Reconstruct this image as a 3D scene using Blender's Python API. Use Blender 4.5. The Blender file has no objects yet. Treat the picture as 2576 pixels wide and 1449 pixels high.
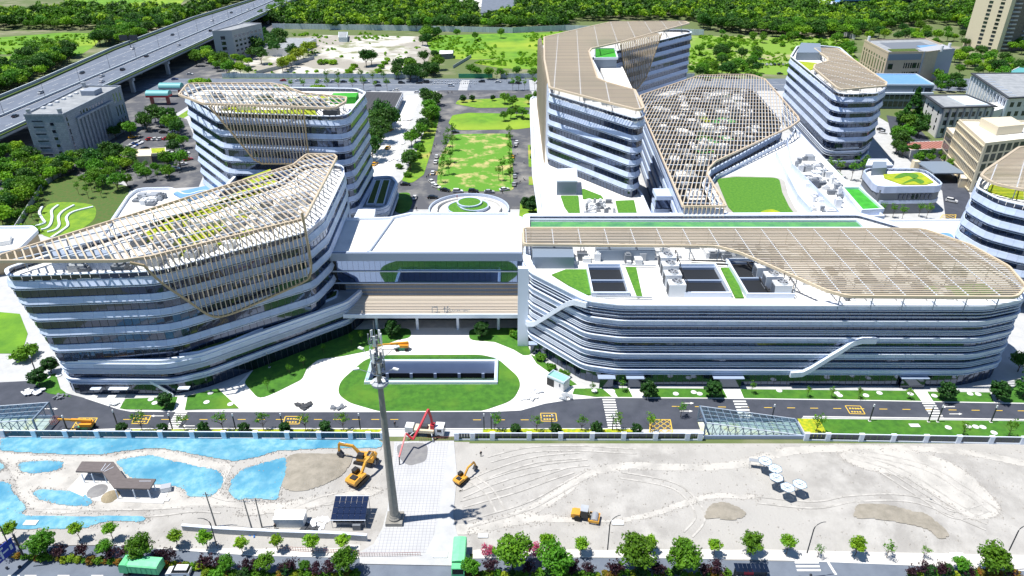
import bpy, math, random
from mathutils import Vector, Matrix
from mathutils.geometry import tessellate_polygon
R = random.Random(7)
rad = math.radians
scene = bpy.context.scene
C = scene.collection
# ---------------------------------------------------------------- camera, world, sun, exposure
FOC, CAMH, PITCH, PCX, PCY = 1785.8, 112.0, rad(28.7), 1288.0, 724.5   # focal length in units of a 2576 px wide picture
cam = bpy.data.cameras.new('camera'); cam_o = bpy.data.objects.new('camera', cam); C.objects.link(cam_o)
cam.sensor_width = 36.0; cam.lens = FOC / 2576 * 36.0; cam.clip_start = 1.0; cam.clip_end = 30000.0
cam_o.location = (0, 0, CAMH); cam_o.rotation_euler = (math.pi / 2 - PITCH, 0, 0)
scene.camera = cam_o
world = bpy.data.worlds.new('World'); scene.world = world; world.use_nodes = True
wn = world.node_tree.nodes; wl = world.node_tree.links
sky = wn.new('ShaderNodeTexSky'); sky.sky_type = 'NISHITA'; sky.sun_disc = False
SUN_EL = rad(70.0); SUN_AZ = math.atan2(-0.99, -0.13)       # azimuth from +Y towards +X
sky.sun_elevation = SUN_EL; sky.sun_rotation = SUN_AZ; sky.altitude = 50; sky.air_density = 1.0; sky.dust_density = 0.0; sky.ozone_density = 6.0
bg = wn['Background']; bg.inputs[1].default_value = 0.085
wl.new(sky.outputs[0], bg.inputs[0])
sun = bpy.data.lights.new('sun', 'SUN'); sun_o = bpy.data.objects.new('sun', sun); C.objects.link(sun_o)
sun.energy = 5.0; sun.angle = rad(0.5); sun.color = (1.0, 0.955, 0.88)
sdir = Vector((-math.sin(SUN_AZ) * math.cos(SUN_EL), -math.cos(SUN_AZ) * math.cos(SUN_EL), -math.sin(SUN_EL)))
sun_o.rotation_euler = sdir.to_track_quat('-Z', 'Y').to_euler(); sun_o.location = (-200, -50, 400)
vs = scene.view_settings; vs.view_transform = 'Standard'; vs.look = 'None'; vs.exposure = 0.4; vs.gamma = 1.0; vs.use_curve_mapping = False
scene.cycles.max_bounces = 6; scene.cycles.diffuse_bounces = 3; scene.cycles.glossy_bounces = 3; scene.cycles.transmission_bounces = 3; scene.cycles.transparent_max_bounces = 8
scene.cycles.use_denoising = True; scene.cycles.caustics_reflective = False; scene.cycles.caustics_refractive = False

# ---------------------------------------------------------------- survey: where a sight line meets a level or an upright plane
_c, _s = math.cos(PITCH), math.sin(PITCH)
def ray(u, v):
    a = (u - PCX) / FOC; b = (v - PCY) / FOC
    return (a, _c - b * _s, -_s - b * _c)
def P(u, v, z=0.0):
    d = ray(u, v); t = (z - CAMH) / d[2]
    return (d[0] * t, d[1] * t, z)
def pxs(l, z=0.0):
    return [P(u, v, z)[:2] for u, v in l]
def plane_sz(u, v, p0, dr):
    """sight line -> (distance along, height) on the upright plane through p0 with direction dr"""
    d = ray(u, v); n = (-dr[1], dr[0])
    t = (p0[0] * n[0] + p0[1] * n[1]) / (d[0] * n[0] + d[1] * n[1])
    x, y, z = d[0] * t, d[1] * t, CAMH + d[2] * t
    return ((x - p0[0]) * dr[0] + (y - p0[1]) * dr[1], z)
def proj(x, y, z):
    dz = z - CAMH; w = y * _c - dz * _s; up = y * _s + dz * _c
    return (PCX + FOC * x / w, PCY - FOC * up / w)
def top_z(u, v, vt):
    x, y, _ = P(u, v); lo, hi = 0.0, 150.0
    for _i in range(40):
        m = (lo + hi) / 2
        if proj(x, y, m)[1] > vt: lo = m
        else: hi = m
    return lo

# ---------------------------------------------------------------- materials
MATS = {}
def srgb(r, g, b):
    f = lambda c: (c / 255 / 12.92) if c / 255 <= .04045 else ((c / 255 + .055) / 1.055) ** 2.4
    return (f(r), f(g), f(b))
def mat(name, col, rough=.7, metal=0.0, col2=None, scale=1.0, detail=4.0, lo=.35, hi=.65, bump=0.0, bscale=None, rnd=0.0, spec=.5, big=None, coat=0.0, trans=0.0, space='world', stretch=None):
    m = bpy.data.materials.new(name); m.use_nodes = True; MATS[name] = m
    n = m.node_tree.nodes; l = m.node_tree.links; b = n['Principled BSDF']
    b.inputs['Roughness'].default_value = rough; b.inputs['Metallic'].default_value = metal
    b.inputs['Specular IOR Level'].default_value = spec; b.inputs['Coat Weight'].default_value = coat
    b.inputs['Base Color'].default_value = (*col, 1)
    geo = n.new('ShaderNodeNewGeometry'); pos = geo.outputs['Position']
    if space == 'object':
        tc = n.new('ShaderNodeTexCoord'); pos = tc.outputs['Object']
    if stretch:
        mp = n.new('ShaderNodeMapping'); mp.inputs['Scale'].default_value = stretch; l.new(pos, mp.inputs[0]); pos = mp.outputs[0]
    cur = None
    def noise(sc, dt=4.0):
        t = n.new('ShaderNodeTexNoise'); t.inputs['Scale'].default_value = sc; t.inputs['Detail'].default_value = dt; t.inputs['Roughness'].default_value = .62
        l.new(pos, t.inputs['Vector']); return t
    def mix(a, bcol, fac):
        x = n.new('ShaderNodeMix'); x.data_type = 'RGBA'
        if isinstance(a, tuple): x.inputs[6].default_value = (*a, 1)
        else: l.new(a, x.inputs[6])
        if isinstance(bcol, tuple): x.inputs[7].default_value = (*bcol, 1)
        else: l.new(bcol, x.inputs[7])
        l.new(fac, x.inputs[0]); return x.outputs[2]
    def ramp(fac, a, b_):
        r = n.new('ShaderNodeMapRange'); r.inputs[1].default_value = a; r.inputs[2].default_value = b_; l.new(fac, r.inputs[0]); return r.outputs[0]
    if col2 is not None:
        cur = mix(col, col2, ramp(noise(scale, detail).outputs[0], lo, hi))
    if big is not None:                      # (colour, scale, lo, hi): a second, broader layer
        cur = mix(cur if cur is not None else col, big[0], ramp(noise(big[1], 3).outputs[0], big[2], big[3]))
    if rnd:
        oi = n.new('ShaderNodeObjectInfo'); hsv = n.new('ShaderNodeHueSaturation')
        r1 = n.new('ShaderNodeMapRange'); r1.inputs[3].default_value = 1 - rnd; r1.inputs[4].default_value = 1 + rnd; l.new(oi.outputs['Random'], r1.inputs[0]); l.new(r1.outputs[0], hsv.inputs['Value'])
        r2 = n.new('ShaderNodeMapRange'); r2.inputs[3].default_value = .5 - rnd * .06; r2.inputs[4].default_value = .5 + rnd * .06
        ms = n.new('ShaderNodeMath'); ms.operation = 'FRACT'; mm = n.new('ShaderNodeMath'); mm.operation = 'MULTIPLY'; mm.inputs[1].default_value = 7.31
        l.new(oi.outputs['Random'], mm.inputs[0]); l.new(mm.outputs[0], ms.inputs[0]); l.new(ms.outputs[0], r2.inputs[0]); l.new(r2.outputs[0], hsv.inputs['Hue'])
        if cur is None: hsv.inputs['Color'].default_value = (*col, 1)
        else: l.new(cur, hsv.inputs['Color'])
        cur = hsv.outputs[0]
    if cur is not None: l.new(cur, b.inputs['Base Color'])
    if bump:
        bn = n.new('ShaderNodeBump'); bn.inputs['Strength'].default_value = bump; bn.inputs['Distance'].default_value = .15
        l.new(noise(bscale or scale * 3, 5).outputs[0], bn.inputs['Height']); l.new(bn.outputs[0], b.inputs['Normal'])
    if trans:
        tr = n.new('ShaderNodeBsdfTranslucent'); ms2 = n.new('ShaderNodeMixShader'); ms2.inputs[0].default_value = trans
        if cur is not None: l.new(cur, tr.inputs[0])
        else: tr.inputs[0].default_value = (*col, 1)
        l.new(b.outputs[0], ms2.inputs[1]); l.new(tr.outputs[0], ms2.inputs[2]); l.new(ms2.outputs[0], n['Material Output'].inputs[0])
    return m
def glass_mat(name, col, refl=.3, rough=.03, rnd=.25):
    m = bpy.data.materials.new(name); m.use_nodes = True; MATS[name] = m
    n = m.node_tree.nodes; l = m.node_tree.links; b = n['Principled BSDF']
    oi = n.new('ShaderNodeObjectInfo'); hsv = n.new('ShaderNodeHueSaturation'); hsv.inputs['Color'].default_value = (*col, 1)
    r1 = n.new('ShaderNodeMapRange'); r1.inputs[3].default_value = 1 - rnd; r1.inputs[4].default_value = 1 + rnd * 2; l.new(oi.outputs['Random'], r1.inputs[0]); l.new(r1.outputs[0], hsv.inputs['Value'])
    l.new(hsv.outputs[0], b.inputs['Base Color']); b.inputs['Roughness'].default_value = .15; b.inputs['Specular IOR Level'].default_value = .5
    g = n.new('ShaderNodeBsdfGlossy'); g.inputs['Roughness'].default_value = rough; g.inputs['Color'].default_value = (.42, .60, 1, 1)
    lw = n.new('ShaderNodeLayerWeight'); lw.inputs[0].default_value = .25
    mr = n.new('ShaderNodeMapRange'); mr.inputs[3].default_value = refl; mr.inputs[4].default_value = 1.0; l.new(lw.outputs['Fresnel'], mr.inputs[0])
    mx = n.new('ShaderNodeMixShader'); l.new(mr.outputs[0], mx.inputs[0]); l.new(b.outputs[0], mx.inputs[1]); l.new(g.outputs[0], mx.inputs[2])
    l.new(mx.outputs[0], n['Material Output'].inputs[0]); return m
def clear_mat(name, tint, refl=.12):
    m = bpy.data.materials.new(name); m.use_nodes = True; MATS[name] = m
    n = m.node_tree.nodes; l = m.node_tree.links
    t = n.new('ShaderNodeBsdfTransparent'); t.inputs[0].default_value = (*tint, 1); g = n.new('ShaderNodeBsdfGlossy'); g.inputs['Roughness'].default_value = .03
    mx = n.new('ShaderNodeMixShader'); mx.inputs[0].default_value = refl; l.new(t.outputs[0], mx.inputs[1]); l.new(g.outputs[0], mx.inputs[2]); l.new(mx.outputs[0], n['Material Output'].inputs[0]); return m

# ---------------------------------------------------------------- mesh building
class MB:
    def __init__(s): s.v = []; s.f = []
    def add(s, vs_, fs):
        k = len(s.v); s.v += [tuple(p) for p in vs_]; s.f += [tuple(i + k for i in f) for f in fs]; return s
    def box(s, x0, y0, z0, x1, y1, z1):
        return s.add([(x0, y0, z0), (x1, y0, z0), (x1, y1, z0), (x0, y1, z0), (x0, y0, z1), (x1, y0, z1), (x1, y1, z1), (x0, y1, z1)],
                     [(3, 2, 1, 0), (4, 5, 6, 7), (0, 1, 5, 4), (1, 2, 6, 5), (2, 3, 7, 6), (3, 0, 4, 7)])
    def cbox(s, cx, cy, z0, sx, sy, sz, a=0.0):
        ca, sa = math.cos(a), math.sin(a); q = [(-sx / 2, -sy / 2), (sx / 2, -sy / 2), (sx / 2, sy / 2), (-sx / 2, sy / 2)]
        b = [(cx + x * ca - y * sa, cy + x * sa + y * ca) for x, y in q]
        return s.prism(b, z0, z0 + sz)
    def prism(s, poly, z0, z1, cap=True):
        n = len(poly); vs_ = [(x, y, z0) for x, y in poly] + [(x, y, z1) for x, y in poly]
        fs = [(i, (i + 1) % n, n + (i + 1) % n, n + i) for i in range(n)]
        if cap:
            if n <= 4: fs += [tuple(range(n - 1, -1, -1)), tuple(range(n, 2 * n))]
            else:
                tr = tessellate_polygon([[Vector((x, y, 0)) for x, y in poly]])
                fs += [up3(t, poly, n) for t in tr]
                fs += [tuple(reversed(up3(t, poly, 0))) for t in tr]
        return s.add(vs_, fs)
    def extrude(s, poly, axis_fn, d0, d1):
        """poly of 2-D points, axis_fn(a,b,d)->xyz; a solid slab of the outline between d0 and d1"""
        n = len(poly); vs_ = [axis_fn(a, b, d0) for a, b in poly] + [axis_fn(a, b, d1) for a, b in poly]
        fs = [(i, (i + 1) % n, n + (i + 1) % n, n + i) for i in range(n)]
        tr = tessellate_polygon([[Vector((x, y, 0)) for x, y in poly]])
        fs += [tuple(i + n for i in t) for t in tr] + [tuple(reversed(t)) for t in tr]
        return s.add(vs_, fs)
    def bar(s, path, w, d, side=None):
        p = [Vector(q) for q in path]; n = len(p); out = []
        for i in range(n):
            t = (p[min(i + 1, n - 1)] - p[max(i - 1, 0)]).normalized()
            sd = Vector(side) if side is not None else (t.cross(Vector((0, 0, 1))) if abs(t.z) < .95 else Vector((1, 0, 0)))
            sd = sd.normalized(); up = sd.cross(t).normalized()
            out += [p[i] - sd * w / 2 - up * d / 2, p[i] + sd * w / 2 - up * d / 2, p[i] + sd * w / 2 + up * d / 2, p[i] - sd * w / 2 + up * d / 2]
        fs = [(0, 1, 2, 3), (4 * n - 1, 4 * n - 2, 4 * n - 3, 4 * n - 4)]
        for i in range(n - 1):
            for k in range(4):
                a, b = 4 * i + k, 4 * i + (k + 1) % 4
                fs.append((a, a + 4, b + 4, b))
        return s.add(out, fs)
    def tube(s, path, r, n=8, r1=None, cap=True):
        p = [Vector(q) for q in path]; m = len(p); out = []
        for i in range(m):
            t = (p[min(i + 1, m - 1)] - p[max(i - 1, 0)]).normalized()
            a = t.cross(Vector((0, 0, 1))) if abs(t.z) < .9 else t.cross(Vector((1, 0, 0)))
            a.normalize(); b = t.cross(a); rr = r if r1 is None else r + (r1 - r) * i / (m - 1)
            out += [p[i] + a * (rr * math.cos(2 * math.pi * k / n)) + b * (rr * math.sin(2 * math.pi * k / n)) for k in range(n)]
        fs = [(i * n + k, i * n + (k + 1) % n, (i + 1) * n + (k + 1) % n, (i + 1) * n + k) for i in range(m - 1) for k in range(n)]
        if cap: fs += [tuple(range(n - 1, -1, -1)), tuple(range((m - 1) * n, m * n))]
        return s.add(out, fs)
    def lathe(s, prof, n=12, c=(0, 0), cap=True):
        m = len(prof); out = [(c[0] + r * math.cos(2 * math.pi * k / n), c[1] + r * math.sin(2 * math.pi * k / n), z) for r, z in prof for k in range(n)]
        fs = [(i * n + k, i * n + (k + 1) % n, (i + 1) * n + (k + 1) % n, (i + 1) * n + k) for i in range(m - 1) for k in range(n)]
        if cap: fs += [tuple(range(n - 1, -1, -1)), tuple(range((m - 1) * n, m * n))]
        return s.add(out, fs)
    def mesh(s, name, m, smooth=False):
        me = bpy.data.meshes.new(name); me.from_pydata(s.v, [], s.f)
        if m is not None: me.materials.append(MATS[m] if isinstance(m, str) else m)
        if smooth: me.polygons.foreach_set('use_smooth', [True] * len(me.polygons))
        me.update(); return me
    def build(s, name, m, parent=None, smooth=False, loc=None):
        return obj(name, s.mesh(name, m, smooth), parent, loc)
def up3(t, poly, k):
    a, b, c = (poly[i] for i in t)
    ar = (b[0] - a[0]) * (c[1] - a[1]) - (b[1] - a[1]) * (c[0] - a[0])
    t = tuple(t) if ar > 0 else tuple(reversed(t))
    return tuple(i + k for i in t)
def obj(name, me, parent=None, loc=None, rz=0.0):
    o = bpy.data.objects.new(name, me); C.objects.link(o)
    if parent is not None: o.parent = parent
    if loc is not None: o.location = loc
    if rz: o.rotation_euler = (0, 0, rz)
    return o
def tag(o, label=None, cat=None, group=None, kind=None):
    if label: o['label'] = label
    if cat: o['category'] = cat
    if group: o['group'] = group
    if kind: o['kind'] = kind
    return o
def thing(name, label, cat, loc=(0, 0, 0), rz=0.0, group=None):
    o = obj(name, None, None, loc, rz); o.empty_display_size = .5
    return tag(o, label, cat, group)
def dup(root, loc, rz=0.0, sc=None, label=None, group=None):
    def cp(o, par):
        c = o.copy(); C.objects.link(c)
        if par is not None: c.parent = par
        for ch in KIDS.get(o.name, ()): cp(ch, c)
        return c
    if root.name not in KIDS: _index(root)
    r = cp(root, None); r.location = loc; r.rotation_euler = (0, 0, rz)
    if sc is not None: r.scale = (sc, sc, sc) if not isinstance(sc, tuple) else sc
    if label: r['label'] = label
    if group: r['group'] = group
    return r
KIDS = {}
def _index(o):
    KIDS[o.name] = list(o.children)
    for ch in o.children: _index(ch)
class Proto:
    """the first placing moves the thing itself, later ones copy it"""
    def __init__(s, root): s.root = root; s.used = False; _index(root)
    def put(s, loc, rz=0.0, sc=None, label=None, group=None):
        if not s.used:
            s.used = True; r = s.root; r.location = loc; r.rotation_euler = (0, 0, rz)
            if sc is not None: r.scale = (sc, sc, sc) if not isinstance(sc, tuple) else sc
            if label: r['label'] = label
            if group: r['group'] = group
            return r
        return dup(s.root, loc, rz, sc if sc is not None else 1.0, label, group)

# ---------------------------------------------------------------- plan geometry
def area(p): return sum(p[i][0] * p[(i + 1) % len(p)][1] - p[(i + 1) % len(p)][0] * p[i][1] for i in range(len(p))) / 2
def ccw(p): return list(p) if area(p) > 0 else list(reversed(p))
def fillet(poly, r, n=6):
    """round the corners; r a number or one per corner"""
    out = []; m = len(poly)
    for i in range(m):
        p0, p1, p2 = Vector(poly[i - 1]), Vector(poly[i]), Vector(poly[(i + 1) % m])
        a, b = (p0 - p1), (p2 - p1); la, lb = a.length, b.length; a.normalize(); b.normalize()
        rr = r[i] if isinstance(r, (list, tuple)) else r
        th = a.angle(b); cut = min(rr / max(math.tan(th / 2), 1e-3), la * .46, lb * .46)
        if cut < .05 or th > 3.05: out.append(tuple(p1)); continue
        q0, q1 = p1 + a * cut, p1 + b * cut
        for k in range(n + 1):
            t = k / n; out.append(tuple(q0 * (1 - t) ** 2 + p1 * 2 * t * (1 - t) + q1 * t * t))
    return out
def spline(pts, n=5, closed=True):
    out = []; m = len(pts)
    for i in range(m if closed else m - 1):
        g = (lambda k: pts[k % m]) if closed else (lambda k: pts[max(0, min(m - 1, k))])
        p0, p1, p2, p3 = g(i - 1), g(i), g(i + 1), g(i + 2)
        for k in range(n):
            t = k / n
            out.append(tuple(.5 * ((2 * p1[j]) + (-p0[j] + p2[j]) * t + (2 * p0[j] - 5 * p1[j] + 4 * p2[j] - p3[j]) * t * t + (-p0[j] + 3 * p1[j] - 3 * p2[j] + p3[j]) * t ** 3) for j in range(len(p1))))
    if not closed: out.append(tuple(pts[-1]))
    return out
def offset(poly, d):
    """closed CCW outline pushed outward by d"""
    n = len(poly); out = []
    for i in range(n):
        a, b, c = poly[i - 1], poly[i], poly[(i + 1) % n]
        e1 = Vector((b[0] - a[0], b[1] - a[1])); e2 = Vector((c[0] - b[0], c[1] - b[1]))
        if e1.length < 1e-6: e1 = e2
        if e2.length < 1e-6: e2 = e1
        n1 = Vector((e1.y, -e1.x)).normalized(); n2 = Vector((e2.y, -e2.x)).normalized(); m = (n1 + n2)
        if m.length < 1e-3: m = n1
        m.normalize(); k = max(m.dot(n1), .4)
        out.append((b[0] + m.x * d / k, b[1] + m.y * d / k))
    return out
def inside(p, poly):
    x, y = p; r = False; j = len(poly) - 1
    for i in range(len(poly)):
        if (poly[i][1] > y) != (poly[j][1] > y) and x < (poly[j][0] - poly[i][0]) * (y - poly[i][1]) / (poly[j][1] - poly[i][1]) + poly[i][0]: r = not r
        j = i
    return r
def nearest(p, poly):
    best = None; q = Vector(p[:2])
    for i in range(len(poly)):
        a = Vector(poly[i - 1][:2]); b = Vector(poly[i][:2]); ab = b - a
        t = max(0, min(1, (q - a).dot(ab) / max(ab.dot(ab), 1e-9))); c = a + ab * t; d = (c - q).length
        if best is None or d < best[0]: best = (d, tuple(c))
    return best
def clip_line(p, d, poly):
    """intervals of t where p + t d lies inside poly"""
    ts = []
    for i in range(len(poly)):
        a, b = poly[i - 1], poly[i]; ex, ey = b[0] - a[0], b[1] - a[1]; den = d[0] * ey - d[1] * ex
        if abs(den) < 1e-9: continue
        t = ((a[0] - p[0]) * ey - (a[1] - p[1]) * ex) / den; w = ((a[0] - p[0]) * d[1] - (a[1] - p[1]) * d[0]) / den
        if 0 <= w < 1: ts.append(t)
    ts.sort(); return [(ts[i], ts[i + 1]) for i in range(0, len(ts) - 1, 2)]
def walk(line, step, closed=True):
    """points every ~step along a polyline, corners kept to the step"""
    pts = list(line) + ([line[0]] if closed else []); L = [0.0]
    for a, b in zip(pts, pts[1:]): L.append(L[-1] + math.dist(a, b))
    n = max(1, round(L[-1] / step)); out = []; j = 0
    for k in range(n + (0 if closed else 1)):
        s = L[-1] * k / n
        while j < len(L) - 2 and L[j + 1] < s: j += 1
        t = (s - L[j]) / max(L[j + 1] - L[j], 1e-9)
        out.append(tuple(pts[j][q] + (pts[j + 1][q] - pts[j][q]) * t for q in range(len(pts[0]))))
    return out
def sheet(name, poly, z, m, holes=(), label=None, kind='structure', parent=None, thick=0.0, cat=None):
    loops = [[Vector((x, y, 0)) for x, y in poly]] + [[Vector((x, y, 0)) for x, y in h] for h in holes]
    flat = [p for lp in loops for p in lp]; tr = tessellate_polygon(loops)
    fs = [up3(t, [(p.x, p.y) for p in flat], 0) for t in tr]
    b = MB().add([(p.x, p.y, z) for p in flat], fs)
    if thick:
        k = 0
        for lp in loops:
            n = len(lp); q = [(p.x, p.y) for p in lp]
            vs_ = [(x, y, z) for x, y in q] + [(x, y, z - thick) for x, y in q]
            b.add(vs_, [(i, n + i, n + (i + 1) % n, (i + 1) % n) if area(q) > 0 else (i, (i + 1) % n, n + (i + 1) % n, n + i) for i in range(n)])
    o = b.build(name, m, parent)
    return tag(o, label, cat, None, kind)
def patch(name, poly, cell, hf, m, label=None, cat=None, kind=None, group=None, smooth=True):
    """a draped sheet: small cells inside an outline, edge vertices drawn onto the outline, heights from hf(x, y)"""
    xs = [p[0] for p in poly]; ys = [p[1] for p in poly]; x0, y0 = min(xs) - cell, min(ys) - cell
    nx = int((max(xs) - x0) / cell) + 2; ny = int((max(ys) - y0) / cell) + 2; idx = {}; vv = []; ff = []
    def vid(i, j):
        if (i, j) not in idx:
            p = (x0 + i * cell, y0 + j * cell)
            if not inside(p, poly): p = nearest(p, poly)[1]
            idx[(i, j)] = len(vv); vv.append((p[0], p[1], hf(p[0], p[1])))
        return idx[(i, j)]
    for i in range(nx):
        for j in range(ny):
            if inside((x0 + (i + .5) * cell, y0 + (j + .5) * cell), poly):
                ff.append((vid(i, j), vid(i + 1, j), vid(i + 1, j + 1), vid(i, j + 1)))
    if not ff: return None
    b = MB(); b.v = vv; b.f = ff
    return tag(b.build(name, m, None, smooth), label, cat, group, kind)
def vnoise(x, y, s=0):
    def h(i, j): return ((math.sin(i * 127.1 + j * 311.7 + s * 74.7) * 43758.5453) % 1.0)
    i, j = math.floor(x), math.floor(y); fx, fy = x - i, y - j; fx = fx * fx * (3 - 2 * fx); fy = fy * fy * (3 - 2 * fy)
    return (h(i, j) * (1 - fx) + h(i + 1, j) * fx) * (1 - fy) + (h(i, j + 1) * (1 - fx) + h(i + 1, j + 1) * fx) * fy
def fbm(x, y, o=4, s=0):
    a = 0; k = .5
    for q in range(o): a += k * vnoise(x, y, s + q); x *= 2.03; y *= 2.03; k *= .5
    return a
# ---------------------------------------------------------------- material list
mat('white_panel', (.55, .64, .82), .38, col2=(.50, .59, .77), scale=.35, rnd=.07)
mat('white_ledge', (.70, .77, .88), .35)
mat('grey_panel', (.30, .37, .50), .5, rnd=.06)
mat('blue_grey', (.20, .25, .32), .5)
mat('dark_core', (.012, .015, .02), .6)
mat('mullion', (.06, .07, .085), .4)
mat('dark_frame', (.035, .04, .05), .45)
mat('gold', (.58, .48, .35), .42, metal=.05, rnd=.10)
mat('gold_dark', (.40, .31, .19), .42, metal=.1)
mat('cream_slat', (.70, .62, .52), .5, rnd=.06)
mat('steel_beam', (.55, .62, .72), .45)
mat('steel_blue', (.16, .22, .30), .45)
glass_mat('glass', (.006, .012, .028), .07)
glass_mat('glass_mirror', (.006, .012, .025), .30, .015, .1)
glass_mat('glass_dark', (.006, .010, .020), .045)
clear_mat('clear_glass', (.86, .93, .95), .10)
mat('roof_white', (.80, .80, .78), .8, col2=(.66, .66, .65), scale=.15, lo=.5, hi=.8, bump=.1, bscale=2)
mat('roof_grey', (.34, .36, .38), .85, col2=(.24, .26, .28), scale=.3)
mat('roof_dark', (.055, .058, .068), .9, col2=(.12, .12, .125), scale=.35, lo=.55, hi=.75, big=((.04, .042, .05), .05, .4, .6))
mat('sedum', (.42, .44, .015), .95, col2=(.22, .34, .02), scale=.5, bump=.6, bscale=4)
mat('turf_roof', (.10, .26, .02), .95, col2=(.05, .18, .015), scale=1.2, bump=.5, bscale=5)
mat('turf_olive', (.09, .14, .02), .95, col2=(.05, .09, .015), scale=1.5, bump=.5, bscale=5)
mat('turf_bright', (.05, .40, .03), .9, col2=(.03, .28, .02), scale=.5)
mat('turf_teal', (.10, .33, .10), .9, col2=(.05, .20, .10), scale=.3, lo=.4, hi=.7)
mat('lawn', (.062, .20, .016), .95, col2=(.035, .13, .012), scale=.55, bump=.5, bscale=6, big=((.12, .25, .02), .06, .5, .75))
mat('lawn_yellow', (.20, .34, .02), .95, col2=(.11, .24, .018), scale=.25, bump=.5, bscale=4, big=((.42, .36, .10), .045, .55, .72))
mat('lawn_worn', (.10, .27, .02), .95, col2=(.46, .40, .17), scale=.13, detail=8, lo=.50, hi=.62, bump=.5, bscale=4)
mat('field', (.16, .34, .018), .95, col2=(.07, .20, .014), scale=.10, detail=12, bump=.8, bscale=1.2, big=((.30, .40, .03), .012, .45, .7))
mat('ground_far', (.11, .15, .05), .95, col2=(.30, .27, .2), scale=.02, detail=8, lo=.5, hi=.7)
mat('hedge_yellow', (.50, .48, .012), .9, col2=(.20, .32, .015), scale=1.2, bump=.6, bscale=5)
mat('planting', (.05, .13, .018), .95, col2=(.10, .12, .03), scale=.7, bump=.7, bscale=4)
mat('asphalt', (.062, .070, .095), .85, col2=(.042, .05, .07), scale=.25, detail=8, bump=.1, bscale=20, big=((.085, .095, .12), .06, .5, .75))
mat('asphalt_street', (.16, .19, .24), .85, col2=(.12, .145, .19), scale=.2, detail=8, bump=.1, bscale=20)
mat('asphalt_dust', (.085, .09, .105), .9, col2=(.30, .29, .27), scale=.07, detail=8, lo=.48, hi=.75)
mat('bridge_deck', (.15, .18, .235), .8, col2=(.12, .145, .195), scale=.15, detail=6)
mat('concrete', (.66, .66, .64), .85, col2=(.56, .56, .55), scale=.12, detail=8, bump=.1, bscale=4)
mat('concrete_slab', (.50, .51, .52), .88, col2=(.42, .43, .44), scale=.3, detail=8, bump=.15, bscale=4)
mat('concrete_wet', (.20, .20, .21), .5, col2=(.25, .25, .25), scale=.8)
mat('concrete_wall', (.42, .45, .49), .8, col2=(.34, .37, .41), scale=.4)
mat('plaza', (.80, .79, .76), .85, col2=(.72, .71, .69), scale=.09, detail=7)
mat('plaza_paver', (.62, .60, .57), .85, col2=(.52, .51, .49), scale=.5)
mat('kerb', (.66, .66, .65), .8)
mat('dirt', (.32, .31, .295), .95, col2=(.45, .44, .42), scale=.16, detail=12, lo=.4, hi=.62, bump=1.0, bscale=1.6, big=((.41, .40, .38), .03, .42, .62))
mat('dirt_track', (.50, .485, .455), .95, col2=(.38, .37, .35), scale=.22, detail=12, lo=.46, hi=.66, bump=.7, bscale=2.5)
mat('dirt_dark', (.25, .23, .19), .95, col2=(.34, .31, .26), scale=.5, detail=9, bump=.9, bscale=2.5)
mat('rubble', (.45, .43, .40), .9, rnd=.2)
mat('sand_pile', (.36, .30, .20), .95, col2=(.28, .24, .16), scale=1.0, bump=.6, bscale=5)
mat('net', (.10, .33, .46), .85, col2=(.22, .45, .54), scale=.5, detail=12, lo=.40, hi=.62, bump=1.0, bscale=1.4, big=((.055, .25, .40), .12, .45, .65))
mat('paint_white', (.80, .80, .78), .7, col2=(.66, .66, .65), scale=3.0, lo=.5, hi=.8)
mat('paint_yellow', (.75, .50, .06), .7, col2=(.60, .45, .12), scale=3.0, lo=.5, hi=.8)
mat('machine_yellow', (.72, .36, .03), .45, col2=(.55, .29, .05), scale=1.5, rnd=.05)
mat('machine_orange', (.75, .32, .03), .45)
mat('machine_black', (.02, .02, .022), .6)
mat('tyre', (.018, .018, .018), .85)
mat('green_paint', (.05, .33, .16), .5)
mat('truck_green', (.14, .55, .26), .6, col2=(.10, .48, .22), scale=1.0)
mat('red_paint', (.50, .03, .05), .45)
mat('rust_steel', (.35, .12, .10), .7)
mat('steel', (.45, .47, .5), .45, metal=.4)
mat('galv', (.38, .41, .45), .5, metal=.3)
mat('pole_concrete', (.30, .29, .26), .8, col2=(.24, .23, .21), scale=1.0)
mat('wood_roof', (.115, .10, .10), .85, col2=(.15, .13, .13), scale=.8, stretch=(1, 6, 1))
mat('solar', (.012, .022, .06), .12)
mat('box_white', (.72, .74, .76), .55, rnd=.06)
mat('box_grey', (.17, .19, .22), .6)
mat('box_dark', (.05, .055, .065), .6)
mat('sign_blue', (.01, .04, .36), .5)
mat('bag_white', (.72, .74, .78), .8)
mat('tarp_blue', (.03, .16, .5), .6)
mat('hoard_white', (.62, .70, .74), .7, rnd=.05)
mat('stone_grey', (.30, .345, .41), .7, col2=(.25, .29, .35), scale=1.2, rnd=.08)
mat('stone_beige', (.58, .47, .34), .75, col2=(.52, .42, .30), scale=.6, rnd=.05)
mat('cream', (.70, .62, .46), .75, rnd=.04)
mat('render_grey', (.38, .40, .44), .8)
mat('render_white', (.70, .70, .70), .8)
mat('brown_brick', (.16, .13, .12), .8, col2=(.22, .19, .17), scale=.8)
mat('roof_blue', (.13, .30, .55), .55, col2=(.17, .34, .58), scale=.4)
mat('roof_teal', (.12, .38, .40), .5)
mat('roof_red', (.36, .16, .13), .8)
mat('roof_green', (.20, .45, .40), .7, col2=(.26, .50, .46), scale=.8)
mat('cloth_dark', (.03, .032, .04), .9); mat('cloth_blue', (.03, .06, .2), .9); mat('cloth_red', (.5, .04, .04), .9); mat('cloth_white', (.7, .7, .7), .9)
mat('skin', (.50, .30, .20), .7)
mat('car_glass', (.012, .016, .02), .08)
mat('lamp_metal', (.035, .04, .05), .5)
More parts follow.
